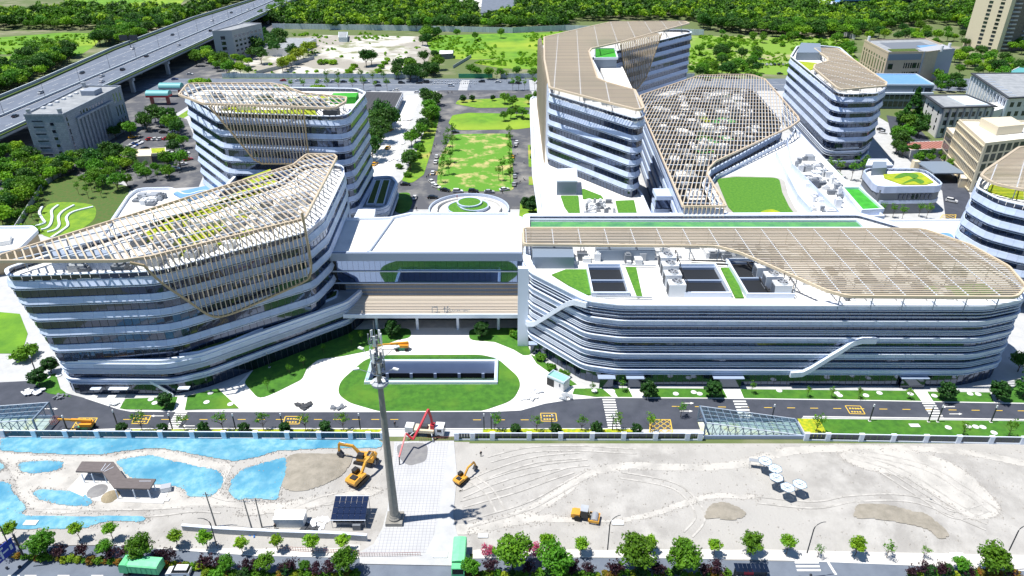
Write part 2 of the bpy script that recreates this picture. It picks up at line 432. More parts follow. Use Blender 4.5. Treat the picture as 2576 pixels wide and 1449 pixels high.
mat('trunk', (.10, .075, .05), .9, col2=(.06, .045, .03), scale=3)
def leafmat(name, col, col2, rnd=.22): return mat(name, col, .55, col2=col2, scale=.6, detail=2, lo=.4, hi=.62, rnd=rnd, trans=.28, spec=.25)
leafmat('leaf', (.075, .21, .014), (.125, .30, .018))
leafmat('leaf_dark', (.032, .11, .018), (.06, .17, .018))
leafmat('leaf_light', (.16, .36, .016), (.26, .46, .02))
leafmat('leaf_yellow', (.30, .38, .02), (.20, .32, .02))
leafmat('leaf_topiary', (.022, .085, .018), (.04, .12, .02), .12)
leafmat('leaf_purple', (.030, .013, .022), (.055, .02, .03), .2)
leafmat('leaf_pink', (.55, .10, .20), (.42, .08, .16), .1)
leafmat('leaf_orange', (.28, .14, .02), (.16, .17, .02), .3)
mat('lot_slab', (.58, .56, .52), .9, col2=(.20, .22, .11), scale=.045, detail=12, lo=.50, hi=.60, big=((.33, .31, .27), .02, .47, .56), bump=.3, bscale=1)
mat('ground_scrub', (.17, .30, .03), .95, col2=(.42, .37, .22), scale=.018, detail=9, lo=.52, hi=.66, bump=.6, bscale=1)
def grid_mat(name, col, line, w, h, lw=.03, rough=.85):
    m = mat(name, col, rough, col2=tuple(c * .88 for c in col), scale=.2, detail=7); n = m.node_tree.nodes; l = m.node_tree.links; b = n['Principled BSDF']
    src = b.inputs['Base Color'].links[0].from_socket
    t = n.new('ShaderNodeTexBrick'); t.offset = 0.0; t.inputs['Scale'].default_value = 1.0; t.inputs['Brick Width'].default_value = w; t.inputs['Row Height'].default_value = h; t.inputs['Mortar Size'].default_value = lw; t.inputs['Mortar Smooth'].default_value = .1
    g = n.new('ShaderNodeNewGeometry'); l.new(g.outputs['Position'], t.inputs['Vector'])
    x = n.new('ShaderNodeMix'); x.data_type = 'RGBA'; l.new(t.outputs['Fac'], x.inputs[0]); l.new(src, x.inputs[6]); x.inputs[7].default_value = (*line, 1); l.new(x.outputs[2], b.inputs['Base Color']); return m
grid_mat('drive_grid', (.50, .51, .53), (.27, .27, .29), .75, .75, .035)
grid_mat('roof_sheet', (.055, .058, .066), (.10, .10, .11), 2.4, 30.0, .06)
def wall_grid(name, col, line, w, h, lw=.04, off=.5):
    m = mat(name, col, .75, col2=tuple(c * .85 for c in col), scale=.6, detail=5); n = m.node_tree.nodes; l = m.node_tree.links; b = n['Principled BSDF']; src = b.inputs['Base Color'].links[0].from_socket
    g = n.new('ShaderNodeNewGeometry'); sx = n.new('ShaderNodeSeparateXYZ'); l.new(g.outputs['Position'], sx.inputs[0]); ad = n.new('ShaderNodeMath'); l.new(sx.outputs[0], ad.inputs[0]); l.new(sx.outputs[1], ad.inputs[1])
    cb = n.new('ShaderNodeCombineXYZ'); l.new(ad.outputs[0], cb.inputs[0]); l.new(sx.outputs[2], cb.inputs[1])
    t = n.new('ShaderNodeTexBrick'); t.offset = off; t.inputs['Scale'].default_value = 1.0; t.inputs['Brick Width'].default_value = w; t.inputs['Row Height'].default_value = h; t.inputs['Mortar Size'].default_value = lw
    t.inputs['Color1'].default_value = (1, 1, 1, 1); t.inputs['Color2'].default_value = (.78, .8, .82, 1); t.inputs['Mortar'].default_value = (.5, .5, .5, 1); l.new(cb.outputs[0], t.inputs['Vector'])
    x = n.new('ShaderNodeMix'); x.data_type = 'RGBA'; x.blend_type = 'MULTIPLY'; x.inputs[0].default_value = 1.0; l.new(src, x.inputs[6]); l.new(t.outputs['Color'], x.inputs[7]); l.new(x.outputs[2], b.inputs['Base Color']); return m
wall_grid('stone_blocks', (.36, .41, .48), None, 1.3, .9, .05)
wall_grid('hoarding', (.66, .74, .78), None, 3.0, 40.0, .06, 0.0)
wall_grid('beige_tiles', (.60, .50, .37), None, 1.2, .6, .03)
mat('ramp_floor', (.55, .60, .56), .5, col2=(.62, .62, .30), scale=.25, lo=.5, hi=.7)
glass_mat('glass_fence', (.012, .02, .018), .03); mat('frost_glass', (.66, .76, .84), .25, rnd=.05)
mat('tarp_green', (.16, .62, .30), .7, col2=(.22, .70, .36), scale=.8)
mat('dirt_rut', (.49, .475, .45), .95, col2=(.36, .35, .33), scale=.6, detail=8, lo=.42, hi=.6)
# ---------------------------------------------------------------- ground, roads, paths, lawns (sheets stacked 2 cm and more apart)
PIT = pxs([(934, 962), (941, 914), (1245, 914), (1243, 962)])
PITR = (min(PIT[0][0], PIT[1][0]), PIT[0][1], max(PIT[2][0], PIT[3][0]), PIT[1][1])          # sunken court: x0, y0, x1, y1
px0, py0, px1, py1 = PITR
pit = [(px0, py0), (px1, py0), (px1, py1), (px0, py1)]
big = [(-9000, -3000), (9000, -3000), (9000, 15000), (-9000, 15000)]
sheet('ground', big, 0.0, 'ground_far', [pit], 'open country of rough grass and bare earth round the campus')
# campus base: pale paving between the fence and the rear street
sheet('campus_paving', [(-150, 131), (150, 131), (215, 200), (215, 480), (-215, 480), (-215, 300)], 0.02, 'concrete_slab', [pit], 'pale grey concrete paving of the hospital grounds')
# building lot in front of the fence
def lot_raw(x, y):
    h = .55 * fbm(x * .035, y * .06, 4, 3) + .12 * fbm(x * .4, y * .4, 3, 9)
    for cx, cy, rx, ry, a in MOUNDS:
        d = ((x - cx) / rx) ** 2 + ((y - cy) / ry) ** 2
        if d < 4: h += a * math.exp(-d * 1.6)
    e = min(1, max(0, (128.2 - y) / 3), max(0, (y - 97) / 3) if abs(x) > 0 else 1)
    if -33 < x < -9: e *= .35
    if DRIVE[0] <= x <= DRIVE[1]: e = min(e, .0)
    elif x < DRIVE[0]: e *= min(1, (DRIVE[0] - x) / 4)
    else: e *= min(1, (x - DRIVE[1]) / 4)
    return .10 + h * e
DRIVE = (-26.0, -9.5)
LOTC = {}
def lot_n(i, j):
    if (i, j) not in LOTC: LOTC[(i, j)] = lot_raw(-126.0 + i, 90.5 + j)
    return LOTC[(i, j)]
def lot_h(x, y):
    fx, fy = x + 126.0, y - 90.5; i, j = math.floor(fx), math.floor(fy); fx -= i; fy -= j
    return (lot_n(i, j) * (1 - fx) + lot_n(i + 1, j) * fx) * (1 - fy) + (lot_n(i, j + 1) * (1 - fx) + lot_n(i + 1, j + 1) * fx) * fy
mw = lambda u, v: P(u, v)[:2]
MOUNDS = [(*mw(1820, 1300), 6, 3.2, 1.2), (*mw(2190, 1305), 9, 4, 1.4), (*mw(2320, 1345), 6, 3, .8), (*mw(2480, 1180), 18, 5, .7), (*mw(1650, 1170), 14, 4, .5),
          (*mw(800, 1200), 8, 6, 1.3), (*mw(760, 1230), 7, 4, .8), (*mw(490, 1300), 6, 3, 1.0), (*mw(1560, 1240), 12, 4, .6), (*mw(2090, 1180), 8, 3, .6)]
lot_poly = [(-122, 99.5), (-60, 97.5), (-34, 96.5), (-5, 96.0), (60, 94.6), (125, 91.5), (135, 128.3), (-10, 129.0), (-125, 130.6)]
patch('construction_lot', lot_poly, 1.0, lot_h, 'dirt', 'pale bare earth of the building lot before the fence', None, 'structure')
up = lambda dz: (lambda x, y: lot_h(x, y) + dz)
tracks = [
 [(1130, 1322), (1230, 1310), (1330, 1275), (1420, 1220), (1480, 1185), (1560, 1170), (1680, 1172), (1800, 1170), (1900, 1150), (1990, 1125), (2200, 1120), (2400, 1130), (2576, 1165), (2576, 1182), (2400, 1148), (2200, 1140), (2000, 1148), (1900, 1175), (1800, 1188), (1700, 1190), (1560, 1188), (1490, 1205), (1440, 1240), (1360, 1290), (1250, 1335), (1140, 1345)],
 [(1190, 1330), (1280, 1300), (1350, 1295), (1440, 1305), (1540, 1308), (1640, 1290), (1720, 1262), (1800, 1245), (1900, 1250), (1900, 1262), (1800, 1258), (1720, 1280), (1640, 1305), (1540, 1320), (1400, 1318), (1300, 1325), (1200, 1345)],
 [(2120, 1140), (2300, 1140), (2420, 1190), (2500, 1260), (2510, 1300), (2440, 1310), (2380, 1270), (2280, 1210), (2150, 1180)],
 [(0, 1140), (110, 1150), (250, 1152), (330, 1142), (410, 1134), (500, 1158), (580, 1172), (570, 1210), (560, 1250), (640, 1268), (720, 1270), (700, 1290), (560, 1280), (430, 1285), (260, 1290), (120, 1296), (60, 1270), (40, 1215), (20, 1180), (0, 1160)],
 [(640, 1270), (720, 1268), (830, 1250), (940, 1230), (950, 1245), (830, 1275), (700, 1295), (600, 1300)],
]
for i, t in enumerate(tracks):
    patch('dirt_track', ccw(spline(pxs(t), 4)), (.7), up(.025 + .012 * i), 'dirt_track', ['winding pale wheel track across the bare lot', 'thin pale wheel track behind the road roller', 'broad pale turning loop of compacted earth', 'pale haul track looping between the blue nets', 'pale haul track leading to the solar shed'][i], None, 'structure')
for i, t in enumerate([[(1770, 1310), (1790, 1275), (1830, 1272), (1875, 1300), (1850, 1318), (1800, 1316)], [(2145, 1300), (2160, 1276), (2230, 1278), (2290, 1292), (2330, 1300), (2385, 1350), (2360, 1362), (2330, 1345), (2280, 1330), (2220, 1322), (2150, 1316)],
                       [(720, 1195), (730, 1150), (820, 1148), (885, 1150), (880, 1180), (850, 1215), (780, 1245), (715, 1240)]]):
    patch('loose_soil', ccw(spline(pxs(t), 4)), .5, lambda x, y: lot_h(x, y) + .04 + .25 * fbm(x * 1.3, y * 1.3, 3, 5), 'dirt_dark', ['small dark heap of freshly dug soil on the lot', 'long dark ridge of freshly dug soil on the lot', 'churned grey earth beside the two excavators'][i], None, 'structure')
nets = [
 ([(0, 1103), (480, 1105), (956, 1108), (966, 1119), (954, 1129), (819, 1131), (699, 1139), (644, 1156), (585, 1165), (530, 1155), (475, 1145), (410, 1129), (325, 1136), (257, 1148), (112, 1145), (0, 1136)], 'long blue dust net laid along the foot of the fence'),
 ([(50, 1168), (60, 1165), (107, 1163), (159, 1165), (157, 1181), (140, 1189), (92, 1196), (55, 1191), (49, 1181)], 'small oval blue dust net between two dirt paths'),
 ([(285, 1163), (330, 1155), (380, 1148), (500, 1179), (545, 1186), (565, 1199), (557, 1231), (530, 1254), (470, 1256), (464, 1236), (425, 1224), (390, 1226), (330, 1206)], 'large blue dust net behind the zigzag pavilion'),
 ([(610, 1186), (640, 1176), (725, 1154), (719, 1206), (710, 1229), (704, 1264), (644, 1261), (592, 1261), (575, 1241), (582, 1214)], 'blue dust net beside the churned earth and excavators'),
 ([(86, 1243), (97, 1233), (150, 1238), (207, 1243), (235, 1264), (230, 1278), (150, 1274), (100, 1261)], 'tapering blue dust net before the pavilion slab'),
 ([(-40, 1212), (0, 1214), (30, 1221), (37, 1246), (65, 1271), (67, 1286), (50, 1296), (100, 1303), (372, 1301), (367, 1316), (312, 1314), (250, 1319), (217, 1333), (-40, 1335)], 'wide blue dust net running along the street pavement'),
 ([(-30, 1165), (0, 1165), (15, 1174), (10, 1186), (-30, 1193)], 'scrap of blue dust net beside the little oval net')]
def rag(q):
    w = walk(q, .9); return [(x + 1.1 * (fbm(x * .5, y * .5, 3, 50) - .45), y + .8 * (fbm(x * .5, y * .5, 3, 60) - .45)) for x, y in w]
for t, lb in nets:
    patch('dust_net', rag(ccw(fillet(pxs(t), .8, 2))), .45, lambda x, y: lot_h(x, y) + .10 + .16 * abs(fbm(x * .8 + y * .5, y * .8, 3, 21) - .45) * 1.6, 'net', lb, 'net', None, 'blue dust nets on the bare lot')
# street along the bottom
k_near = [(-40, 1361), (0, 1364), (280, 1372), (640, 1398), (905, 1404), (1190, 1405), (1500, 1402), (1932, 1408), (2375, 1426), (2700, 1443)]
p_far = [(-40, 1333), (0, 1334), (220, 1336), (400, 1345), (640, 1358), (905, 1372)]
p_far2 = [(1190, 1385), (1290, 1374), (1932, 1384), (2300, 1392), (2700, 1400)]
far_w = pxs(k_near)
sheet('street', ccw(far_w + [(150, 60), (-150, 60)]), 0.03, 'asphalt_street', (), 'grey asphalt street along the edge of the lot')
sheet('drive_apron', ccw(pxs([(905, 1390), (940, 1370), (962, 1330), (975, 1280), (985, 1200), (992, 1112), (1142, 1110), (1150, 1200), (1140, 1300), (1150, 1345), (1180, 1390), (1185, 1410), (1160, 1425), (905, 1420)])), 0.20, 'concrete_slab', (), 'pale concrete apron under the tall mast')
sheet('drive_slab', ccw(pxs([(910, 1394), (945, 1372), (965, 1335), (978, 1280), (990, 1200), (996, 1114), (1128, 1112), (1116, 1200), (1100, 1300), (1092, 1345), (1070, 1392)])), 0.225, 'drive_grid', (), 'new concrete driveway under a wire reinforcement grid') if 'drive_grid' in MATS else None
sheet('wet_concrete', ccw(spline(pxs([(1002, 1122), (1030, 1116), (1068, 1118), (1076, 1135), (1070, 1160), (1050, 1168), (1030, 1172), (1010, 1160), (1000, 1140)]), 4)), 0.25, 'concrete_wet', (), 'dark puddle of freshly poured wet concrete')
for pts_n, pts_f, lb in ((k_near[:5], p_far, 'pale paved footway beside the blue nets'), (k_near[5:], p_far2, 'pale paved footway beside the bare lot')):
    w = pxs(pts_n); f = pxs(pts_f)
    sheet('pavement', ccw(w + f[::-1]), 0.16, 'plaza_paver', (), lb, thick=.14)
    kb = MB()
    kb.bar([(x, y, .10) for x, y in w], .25, .16); tag(kb.build('kerb', 'kerb'), 'pale stone kerb edging the ' + lb.split(' ', 1)[1], None, None, 'structure')
# inner campus road
road_far = [(-60, 940), (0, 962), (80, 958), (150, 985), (215, 1002), (300, 1030), (330, 1036), (640, 1037), (960, 1037), (1250, 1036), (1310, 1033), (1370, 1016), (1440, 1005), (1510, 1001), (1800, 1003), (2100, 1007), (2576, 1016), (2650, 1018)]
road_near = [(2650, 1058), (2400, 1054), (2020, 1049), (2005, 1062), (1990, 1080), (1600, 1080), (1180, 1080), (960, 1080), (640, 1079), (300, 1080), (90, 1088), (0, 1060), (-60, 1050)]
sheet('campus_road', ccw(pxs(road_far) + pxs(road_near)), 0.05, 'asphalt', (), 'dark asphalt campus road inside the fence')
for pts_, lb in ((road_far[4:], 'pale kerb on the building side of the campus road'), (road_near[:3] , 'pale kerb along the lawn side of the campus road'), (road_near[5:11], 'pale kerb before the yellow hedge')):
    tag(MB().bar([(x, y, .10) for x, y in pxs(pts_)], .35, .18).build('kerb', 'kerb'), lb, None, None, 'structure')
# forecourt
plaza_px = [(556, 985), (600, 965), (640, 925), (880, 826), (905, 812), (990, 790), (1312, 790), (1318, 826), (1345, 890), (1400, 935), (1455, 968), (1510, 996), (1440, 1004), (1370, 1015), (1310, 1032), (1250, 1035), (960, 1035.5), (640, 1035.5), (605, 1033)]
sheet('forecourt', ccw(pxs(plaza_px)), 0.07, 'plaza', [pit], 'sunlit white concrete forecourt before the entrance bridge')
sheet('entrance_floor', ccw(pxs([(985, 800), (1312, 800), (1312, 825), (985, 825)])), 0.09, 'plaza_paver', (), 'grey paving under the entrance canopy')
oval = ccw(fillet(pxs([(849, 992), (856, 960), (922, 902), (975, 894), (1210, 893), (1252, 903), (1303, 948), (1310, 970), (1292, 1008), (1210, 1036), (955, 1036), (880, 1014)]), 9, 5))
pit_o = [(px0 - 1.0, py0 - 1.0), (px1 + 1.0, py0 - 1.0), (px1 + 1.0, py1 + 1.0), (px0 - 1.0, py1 + 1.0)]
sheet('lawn', oval, 0.15, 'lawn', [pit_o], 'oval lawn round the sunken court', thick=.08)
sheet('lawn', ccw(fillet(pxs([(614, 963), (640, 928), (735, 880), (885, 830), (1034, 826), (1034, 850), (1000, 856), (925, 884), (860, 897), (800, 905), (772, 928), (760, 955), (700, 985), (652, 1006)]), 3, 4)), 0.14, 'lawn', (), 'sloping lawn strip below the wing with the roof garden', thick=.06)
sheet('lawn', ccw(fillet(pxs([(1180, 827), (1314, 825), (1324, 860), (1338, 892), (1318, 896), (1292, 880), (1245, 861), (1180, 856)]), 2.5, 4)), 0.14, 'lawn', (), 'planted lawn bed beside the entrance bridge', thick=.06)
for l_, lb in (([(316, 1004), (447, 999), (437, 1032), (300, 1030)], 'lawn plot with one round shrub by the round corner of the wing'), ([(472, 997), (548, 978), (602, 1028), (465, 1032)], 'lawn plot beside the white forecourt'),
               ([(88, 950), (140, 940), (152, 978), (180, 1000), (120, 990), (90, 970)], 'small lawn at the corner of the campus road'), ([(1335, 892), (1360, 905), (1452, 968), (1435, 972), (1400, 950), (1350, 915)], 'narrow lawn along the slanted end of the long block'),
               ([(1445, 978), (1515, 978), (1540, 999), (1500, 999), (1440, 992)], 'lawn between the booth and the first crossing'), ([(1540, 977), (1580, 977), (1592, 1000), (1554, 1000)], 'little lawn between two entrance paths'),
               ([(1612, 977), (1818, 979), (1830, 1002), (1622, 1000)], 'lawn with two clipped cones before the long block'), ([(1862, 980), (2298, 984), (2318, 1010), (1872, 1004)], 'long lawn dotted with pale covers before the long block'),
               ([(2332, 986), (2490, 988), (2500, 1013), (2348, 1011)], 'lawn with two round shrubs at the rounded end'), ([(2505, 1000), (2576, 960), (2640, 1000), (2640, 1016), (2530, 1015)], 'shaded lawn beyond the rounded end')):
    sheet('lawn', ccw(pxs(l_)), 0.13, 'lawn', (), lb, thick=.06)
sheet('lawn', ccw(pxs([(2012, 1054), (2650, 1061), (2650, 1106), (2030, 1100)])), 0.12, 'lawn', (), 'mown lawn between campus road and fence')
sheet('planting_bed', ccw(pxs([(2005, 1054), (2060, 1055), (2085, 1100), (2032, 1100)])), 0.15, 'hedge_yellow', (), 'yellow green groundcover beside the glazed ramp cover')
for l_, lb in (([(300, 1083), (960, 1083), (960, 1091), (300, 1091)], 'low golden hedge along the fence beside the blue nets'), ([(1215, 1083), (1600, 1083), (1602, 1091), (1215, 1092)], 'low golden hedge along the fence beside the bare lot')):
    q = pxs(l_); o = patch('hedge', ccw(q), .5, lambda x, y: .35 + .35 * fbm(x * 1.5, y * 1.5, 3, 4), 'hedge_yellow', lb, 'hedge')
sheet('planting_bed', ccw(pxs([(130, 1091), (960, 1091), (960, 1100), (130, 1100)])), 0.11, 'planting', (), 'dark planting bed behind the fence')
sheet('planting_bed', ccw(pxs([(1200, 1092), (1750, 1091), (1750, 1102), (1200, 1104)])), 0.11, 'planting', (), 'planting bed behind the fence on the bare lot side')
# paths to the doors
for l_, lb in (([(447, 1000), (474, 997), (466, 1036), (436, 1036)], 'white path from the shaded entrance to the crossing'), ([(1508, 975), (1540, 975), (1556, 1000), (1520, 1000)], 'white path to the first entrance of the long block'), ([(1578, 975), (1612, 975), (1622, 1000), (1592, 1000)], 'white path to the second entrance of the long block'),
               ([(1812, 977), (1866, 978), (1872, 1003), (1828, 1003)], 'broad white path to the third entrance of the long block'), ([(2296, 982), (2332, 984), (2350, 1012), (2318, 1012)], 'white path to the fourth entrance of the long block'), ([(236, 994), (318, 994), (302, 1028), (215, 1002)], 'pale paved corner below the dark glazed base')):
    sheet('path', ccw(pxs(l_)), 0.11, 'plaza', (), lb)
# lawns and loop road between the towers
sheet('loop_road', ccw(fillet([(-52, 272), (8, 272), (14, 300), (13, 480), (-50, 480), (-44, 330), (-52, 300)], 4, 3)), 0.05, 'asphalt_dust', (), 'grey asphalt loop road round the long lawn')
sheet('lawn', ccw(fillet(pxs([(1098, 478), (1104, 400), (1140, 338), (1285, 336), (1290, 400), (1292, 478), (1270, 482), (1120, 482)]), 6, 5)), 0.15, 'lawn_worn', (), 'long worn lawn with bare patches inside the loop road', thick=.08)
sheet('lawn', ccw(fillet(pxs([(1128, 310), (1138, 290), (1180, 284), (1360, 288), (1362, 318), (1300, 326), (1150, 328)]), 5, 4)), 0.15, 'field', (), 'bright green lawn across the loop road from the worn lawn', thick=.08)
sheet('lawn', ccw(fillet(pxs([(1145, 262), (1152, 252), (1290, 246), (1370, 248), (1368, 270), (1200, 272)]), 4, 4)), 0.15, 'lawn_yellow', (), 'yellowing lawn beside the rear street', thick=.08)
sheet('lawn', ccw(fillet(pxs([(1010, 455), (1045, 390), (1090, 270), (1100, 262), (1104, 300), (1085, 380), (1066, 440), (1035, 462)]), 3, 4)), 0.15, 'lawn_yellow', (), 'curved grass verge beside the loop road', thick=.08)
sheet('lawn', ccw(fillet(pxs([(1000, 486), (1030, 484), (1038, 510), (1030, 530), (1008, 540), (992, 530)]), 3, 4)), 0.15, 'lawn', (), 'small lawn beside the low block with two planted strips', thick=.08)
for l_, lb in (([(1309, 510), (1360, 508), (1362, 553), (1305, 553)], 'lawn strip with round shrubs below the angled tower'), ([(1330, 445), (1362, 445), (1362, 466), (1330, 466)], 'small lawn square beside the loop road'), ([(1328, 365), (1356, 365), (1358, 420), (1330, 420)], 'lawn strip along the flank of the angled tower')):
    sheet('lawn', ccw(pxs(l_)), 0.13, 'lawn_yellow', (), lb)
sheet('haul_road', ccw(pxs([(912, 470), (935, 380), (985, 300), (1022, 242), (1058, 240), (1050, 265), (1020, 330), (990, 430), (975, 470)])), 0.09, 'plaza', (), 'white rubble strewn works road between warehouse and loop')
sheet('drive_yard', ccw(pxs([(300, 440), (330, 370), (345, 310), (420, 285), (470, 300), (520, 420), (500, 470), (330, 480)])), 0.06, 'asphalt_dust', (), 'asphalt car park behind the grey stone office')
# rear street and the lots beyond it
Y0 = 478.0; Y1 = 515.0
sheet('rear_street', [(-262, Y0), (330, Y0), (330, Y1), (-262, Y1)], 0.04, 'asphalt_street', (), 'rear street lined with parked cars')
sheet('under_road', [(-310, 280), (-200, 280), (-200, 478), (-225, 620), (-225, 1000), (-310, 1000)], 0.03, 'asphalt_dust', (), 'shaded road under the elevated highway')
sheet('verge', [(-198, 300), (-190, 440), (-150, 474), (-196, 474)], .05, 'lawn_yellow', (), 'grass verge beside the gatehouse')
sheet('cleared_lot', ccw(pxs([(560, 192), (690, 110), (800, 88), (1065, 92), (1085, 130), (1060, 195)])), 0.05, 'lot_slab', (), 'cleared lot of broken white concrete slabs') if 'lot_slab' in MATS else None
sheet('field', ccw(pxs([(1070, 90), (1420, 80), (1420, 140), (1200, 150), (1100, 148), (1078, 120)])), 0.06, 'field', (), 'bright green overgrown field behind the hoarding')
sheet('field', ccw(pxs([(1210, 152), (1300, 145), (1420, 142), (1420, 178), (1260, 172), (1195, 160)])), 0.08, 'field', (), 'second bright field beside the dusty track')
sheet('field', ccw(pxs([(1735, 90), (2130, 95), (2160, 160), (2000, 190), (1735, 180)])), 0.06, 'ground_scrub', (), 'scrubby waste ground behind the angled tower') if 'ground_scrub' in MATS else None
sheet('field', ccw(pxs([(-80, 100), (160, 82), (265, 84), (235, 118), (200, 140), (60, 135), (-80, 140)])), 0.06, 'field', (), 'bright meadow beyond the elevated highway')
sheet('field', ccw(pxs([(150, -20), (480, -20), (440, 28), (330, 32), (180, 26)])), 0.06, 'field', (), 'far bright meadow beyond the highway trees')
sheet('field', ccw(pxs([(-80, 145), (90, 140), (80, 170), (20, 185), (-80, 180)])), 0.07, 'field', (), 'small meadow beside the dusty track')
sheet('far_yard', ccw(pxs([(1100, -12), (1265, -12), (1255, 18), (1205, 22), (1120, 14)])), 0.06, 'plaza', (), 'far pale cleared yard')
sheet('far_road', ccw(pxs([(1205, 60), (1215, -20), (1310, -20), (1300, 60)])), 0.07, 'asphalt_street', (), 'far road running away between the woods')
# garden with curved terraces
sheet('garden_lawn', ccw(pxs([(0, 520), (60, 470), (180, 440), (330, 470), (300, 545), (180, 590), (60, 590), (0, 580)])), 0.06, 'planting', (), 'planted ground of the garden beside the curved wing')
sheet('lawn', ccw(spline(pxs([(100, 585), (108, 530), (140, 510), (230, 515), (240, 545), (215, 570), (160, 600)]), 4)), 0.10, 'lawn_yellow', (), 'garden lawn with curved white walls')
sheet('lawn', ccw(pxs([(-60, 780), (50, 790), (70, 840), (55, 890), (-60, 890)])), 0.10, 'field', (), 'bright lawn beyond the rounded end of the wing')
sheet('right_road', ccw(pxs([(2230, 290), (2290, 300), (2400, 420), (2440, 490), (2440, 560), (2380, 560), (2370, 480), (2250, 370)])), 0.06, 'asphalt', (), 'campus lane between the towers and the old offices')
# ---------------------------------------------------------------- builders for banded buildings
CAMV = Vector((0, 0, CAMH))
def seen(c, n):
    return (CAMV - c).dot(n) > 0
def pieces(T, name, rest_name, specs, m, limit=290):
    """specs: (verts, faces, centre, outward normal). The ones facing the view and nearest become parts of their own, the others one part."""
    order = sorted(range(len(specs)), key=lambda i: (not seen(specs[i][2], specs[i][3]), (CAMV - specs[i][2]).length))
    for i in order[:limit]:
        MB().add(specs[i][0], specs[i][1]).build(name, m, T)
    if len(order) > limit:
        b = MB()
        for i in order[limit:]: b.add(specs[i][0], specs[i][1])
        tag(b.build(rest_name, m, T), kind='stuff')
def normals(ring):
    n = len(ring); out = []
    for i in range(n):
        a, b = ring[i - 1], ring[(i + 1) % n]; e = Vector((b[0] - a[0], b[1] - a[1])); e.normalize(); out.append(Vector((e.y, -e.x)))
    return out
def ring_specs(ring, step, prof, gap=.02):
    """sweep a profile [(outward, z)...] round the ring, cut into panels about step long"""
    pts = list(ring) + [ring[0]]; nr = normals(ring); nr.append(nr[0]); L = [0.0]
    for a, b in zip(pts, pts[1:]): L.append(L[-1] + math.dist(a, b))
    k = max(3, round(L[-1] / step)); out = []
    def at(s):
        j = 0
        lo, hi = 0, len(L) - 2
        while lo < hi:
            mid = (lo + hi + 1) // 2
            if L[mid] <= s: lo = mid
            else: hi = mid - 1
        j = lo; t = (s - L[j]) / max(L[j + 1] - L[j], 1e-9); a = Vector(pts[j]); b = Vector(pts[j + 1]); nn = (nr[j] * (1 - t) + nr[j + 1] * t).normalized()
        return a * (1 - t) + b * t, nn
    m = len(prof)
    for i in range(k):
        s0, s1 = L[-1] * i / k + gap, L[-1] * (i + 1) / k - gap
        (p0, n0), (p1, n1) = at(s0), at(s1)
        v = [(p0.x + n0.x * o, p0.y + n0.y * o, z) for o, z in prof] + [(p1.x + n1.x * o, p1.y + n1.y * o, z) for o, z in prof]
        f = [(j, m + j, m + j + 1, j + 1) for j in range(m - 1)] + [tuple(range(m)), tuple(range(2 * m - 1, m - 1, -1))]
        c = (p0 + p1) / 2; nn = (n0 + n1).normalized(); zc = sum(z for _, z in prof) / m
        out.append((v, f, Vector((c.x, c.y, zc)), Vector((nn.x, nn.y, 0))))
    return out
def ring_bar(ring, o0, o1, z0, z1):
    """closed rectangular ring between two offsets"""
    a = offset(ring, o0); b = offset(ring, o1); n = len(ring)
    v = [(x, y, z0) for x, y in a] + [(x, y, z0) for x, y in b] + [(x, y, z1) for x, y in b] + [(x, y, z1) for x, y in a]
    f = []
    for i in range(n):
        j = (i + 1) % n
        for q in range(4):
            r = (q + 1) % 4; f.append((q * n + i, q * n + j, r * n + j, r * n + i))
    return v, f
BAND = lambda z, h=2.0: [(-.3, z), (.0, z), (.20, z - h * .35), (.46, z - h * .70), (.55, z - h * .82), (.46, z - h * .93), (.15, z - h), (-.3, z - h)]
FLAT = lambda z, h=1.2: [(-.3, z), (.22, z), (.32, z - .12), (.32, z - h + .1), (.2, z - h), (-.3, z - h)]
def panes(ring, z0, z1, step, out_by=.0, jit=.010):
    sp = ring_specs(ring, step, [(out_by, z1), (out_by, z0)], gap=.05); out = []
    for v, f, c, n in sp:
        if z1 - z0 < .2: continue
        a = jit * (R.random() - .5) * 2; b = jit * (R.random() - .5) * 2      # no pane hangs quite true
        (x0, y0, _), (x1, y1, _) = v[0], v[2]
        nx, ny = n.x, n.y; d = math.dist((x0, y0), (x1, y1)) / 2
        def q(x, y, z, sgn): 
            k = a * sgn * d + b * (z - (z0 + z1) / 2); return (x + nx * k, y + ny * k, z)
        fr = [q(x0, y0, z0, -1), q(x1, y1, z0, 1), q(x1, y1, z1, 1), q(x0, y0, z1, -1)]
        bk = [(x - nx * .06, y - ny * .06, z) for x, y, z in fr]
        out.append((fr + bk, [(0, 1, 2, 3), (7, 6, 5, 4), (0, 4, 5, 1), (1, 5, 6, 2), (2, 6, 7, 3), (3, 7, 4, 0)], c, n))
    return out
def mullions(b, ring, z0, z1, step, o=.06):
    for v, f, c, n in ring_specs(ring, step, [(o, z1), (o, z0)], gap=0.0):
        x, y, _ = v[0]; w = .05; t = (-n.y, n.x)
        b.add([(x - t[0] * w - n.x * .12, y - t[1] * w - n.y * .12, z0), (x + t[0] * w - n.x * .12, y + t[1] * w - n.y * .12, z0), (x + t[0] * w, y + t[1] * w, z0), (x - t[0] * w, y - t[1] * w, z0),
               (x - t[0] * w - n.x * .12, y - t[1] * w - n.y * .12, z1), (x + t[0] * w - n.x * .12, y + t[1] * w - n.y * .12, z1), (x + t[0] * w, y + t[1] * w, z1), (x - t[0] * w, y - t[1] * w, z1)],
              [(0, 1, 5, 4), (1, 2, 6, 5), (2, 3, 7, 6), (3, 0, 4, 7)])
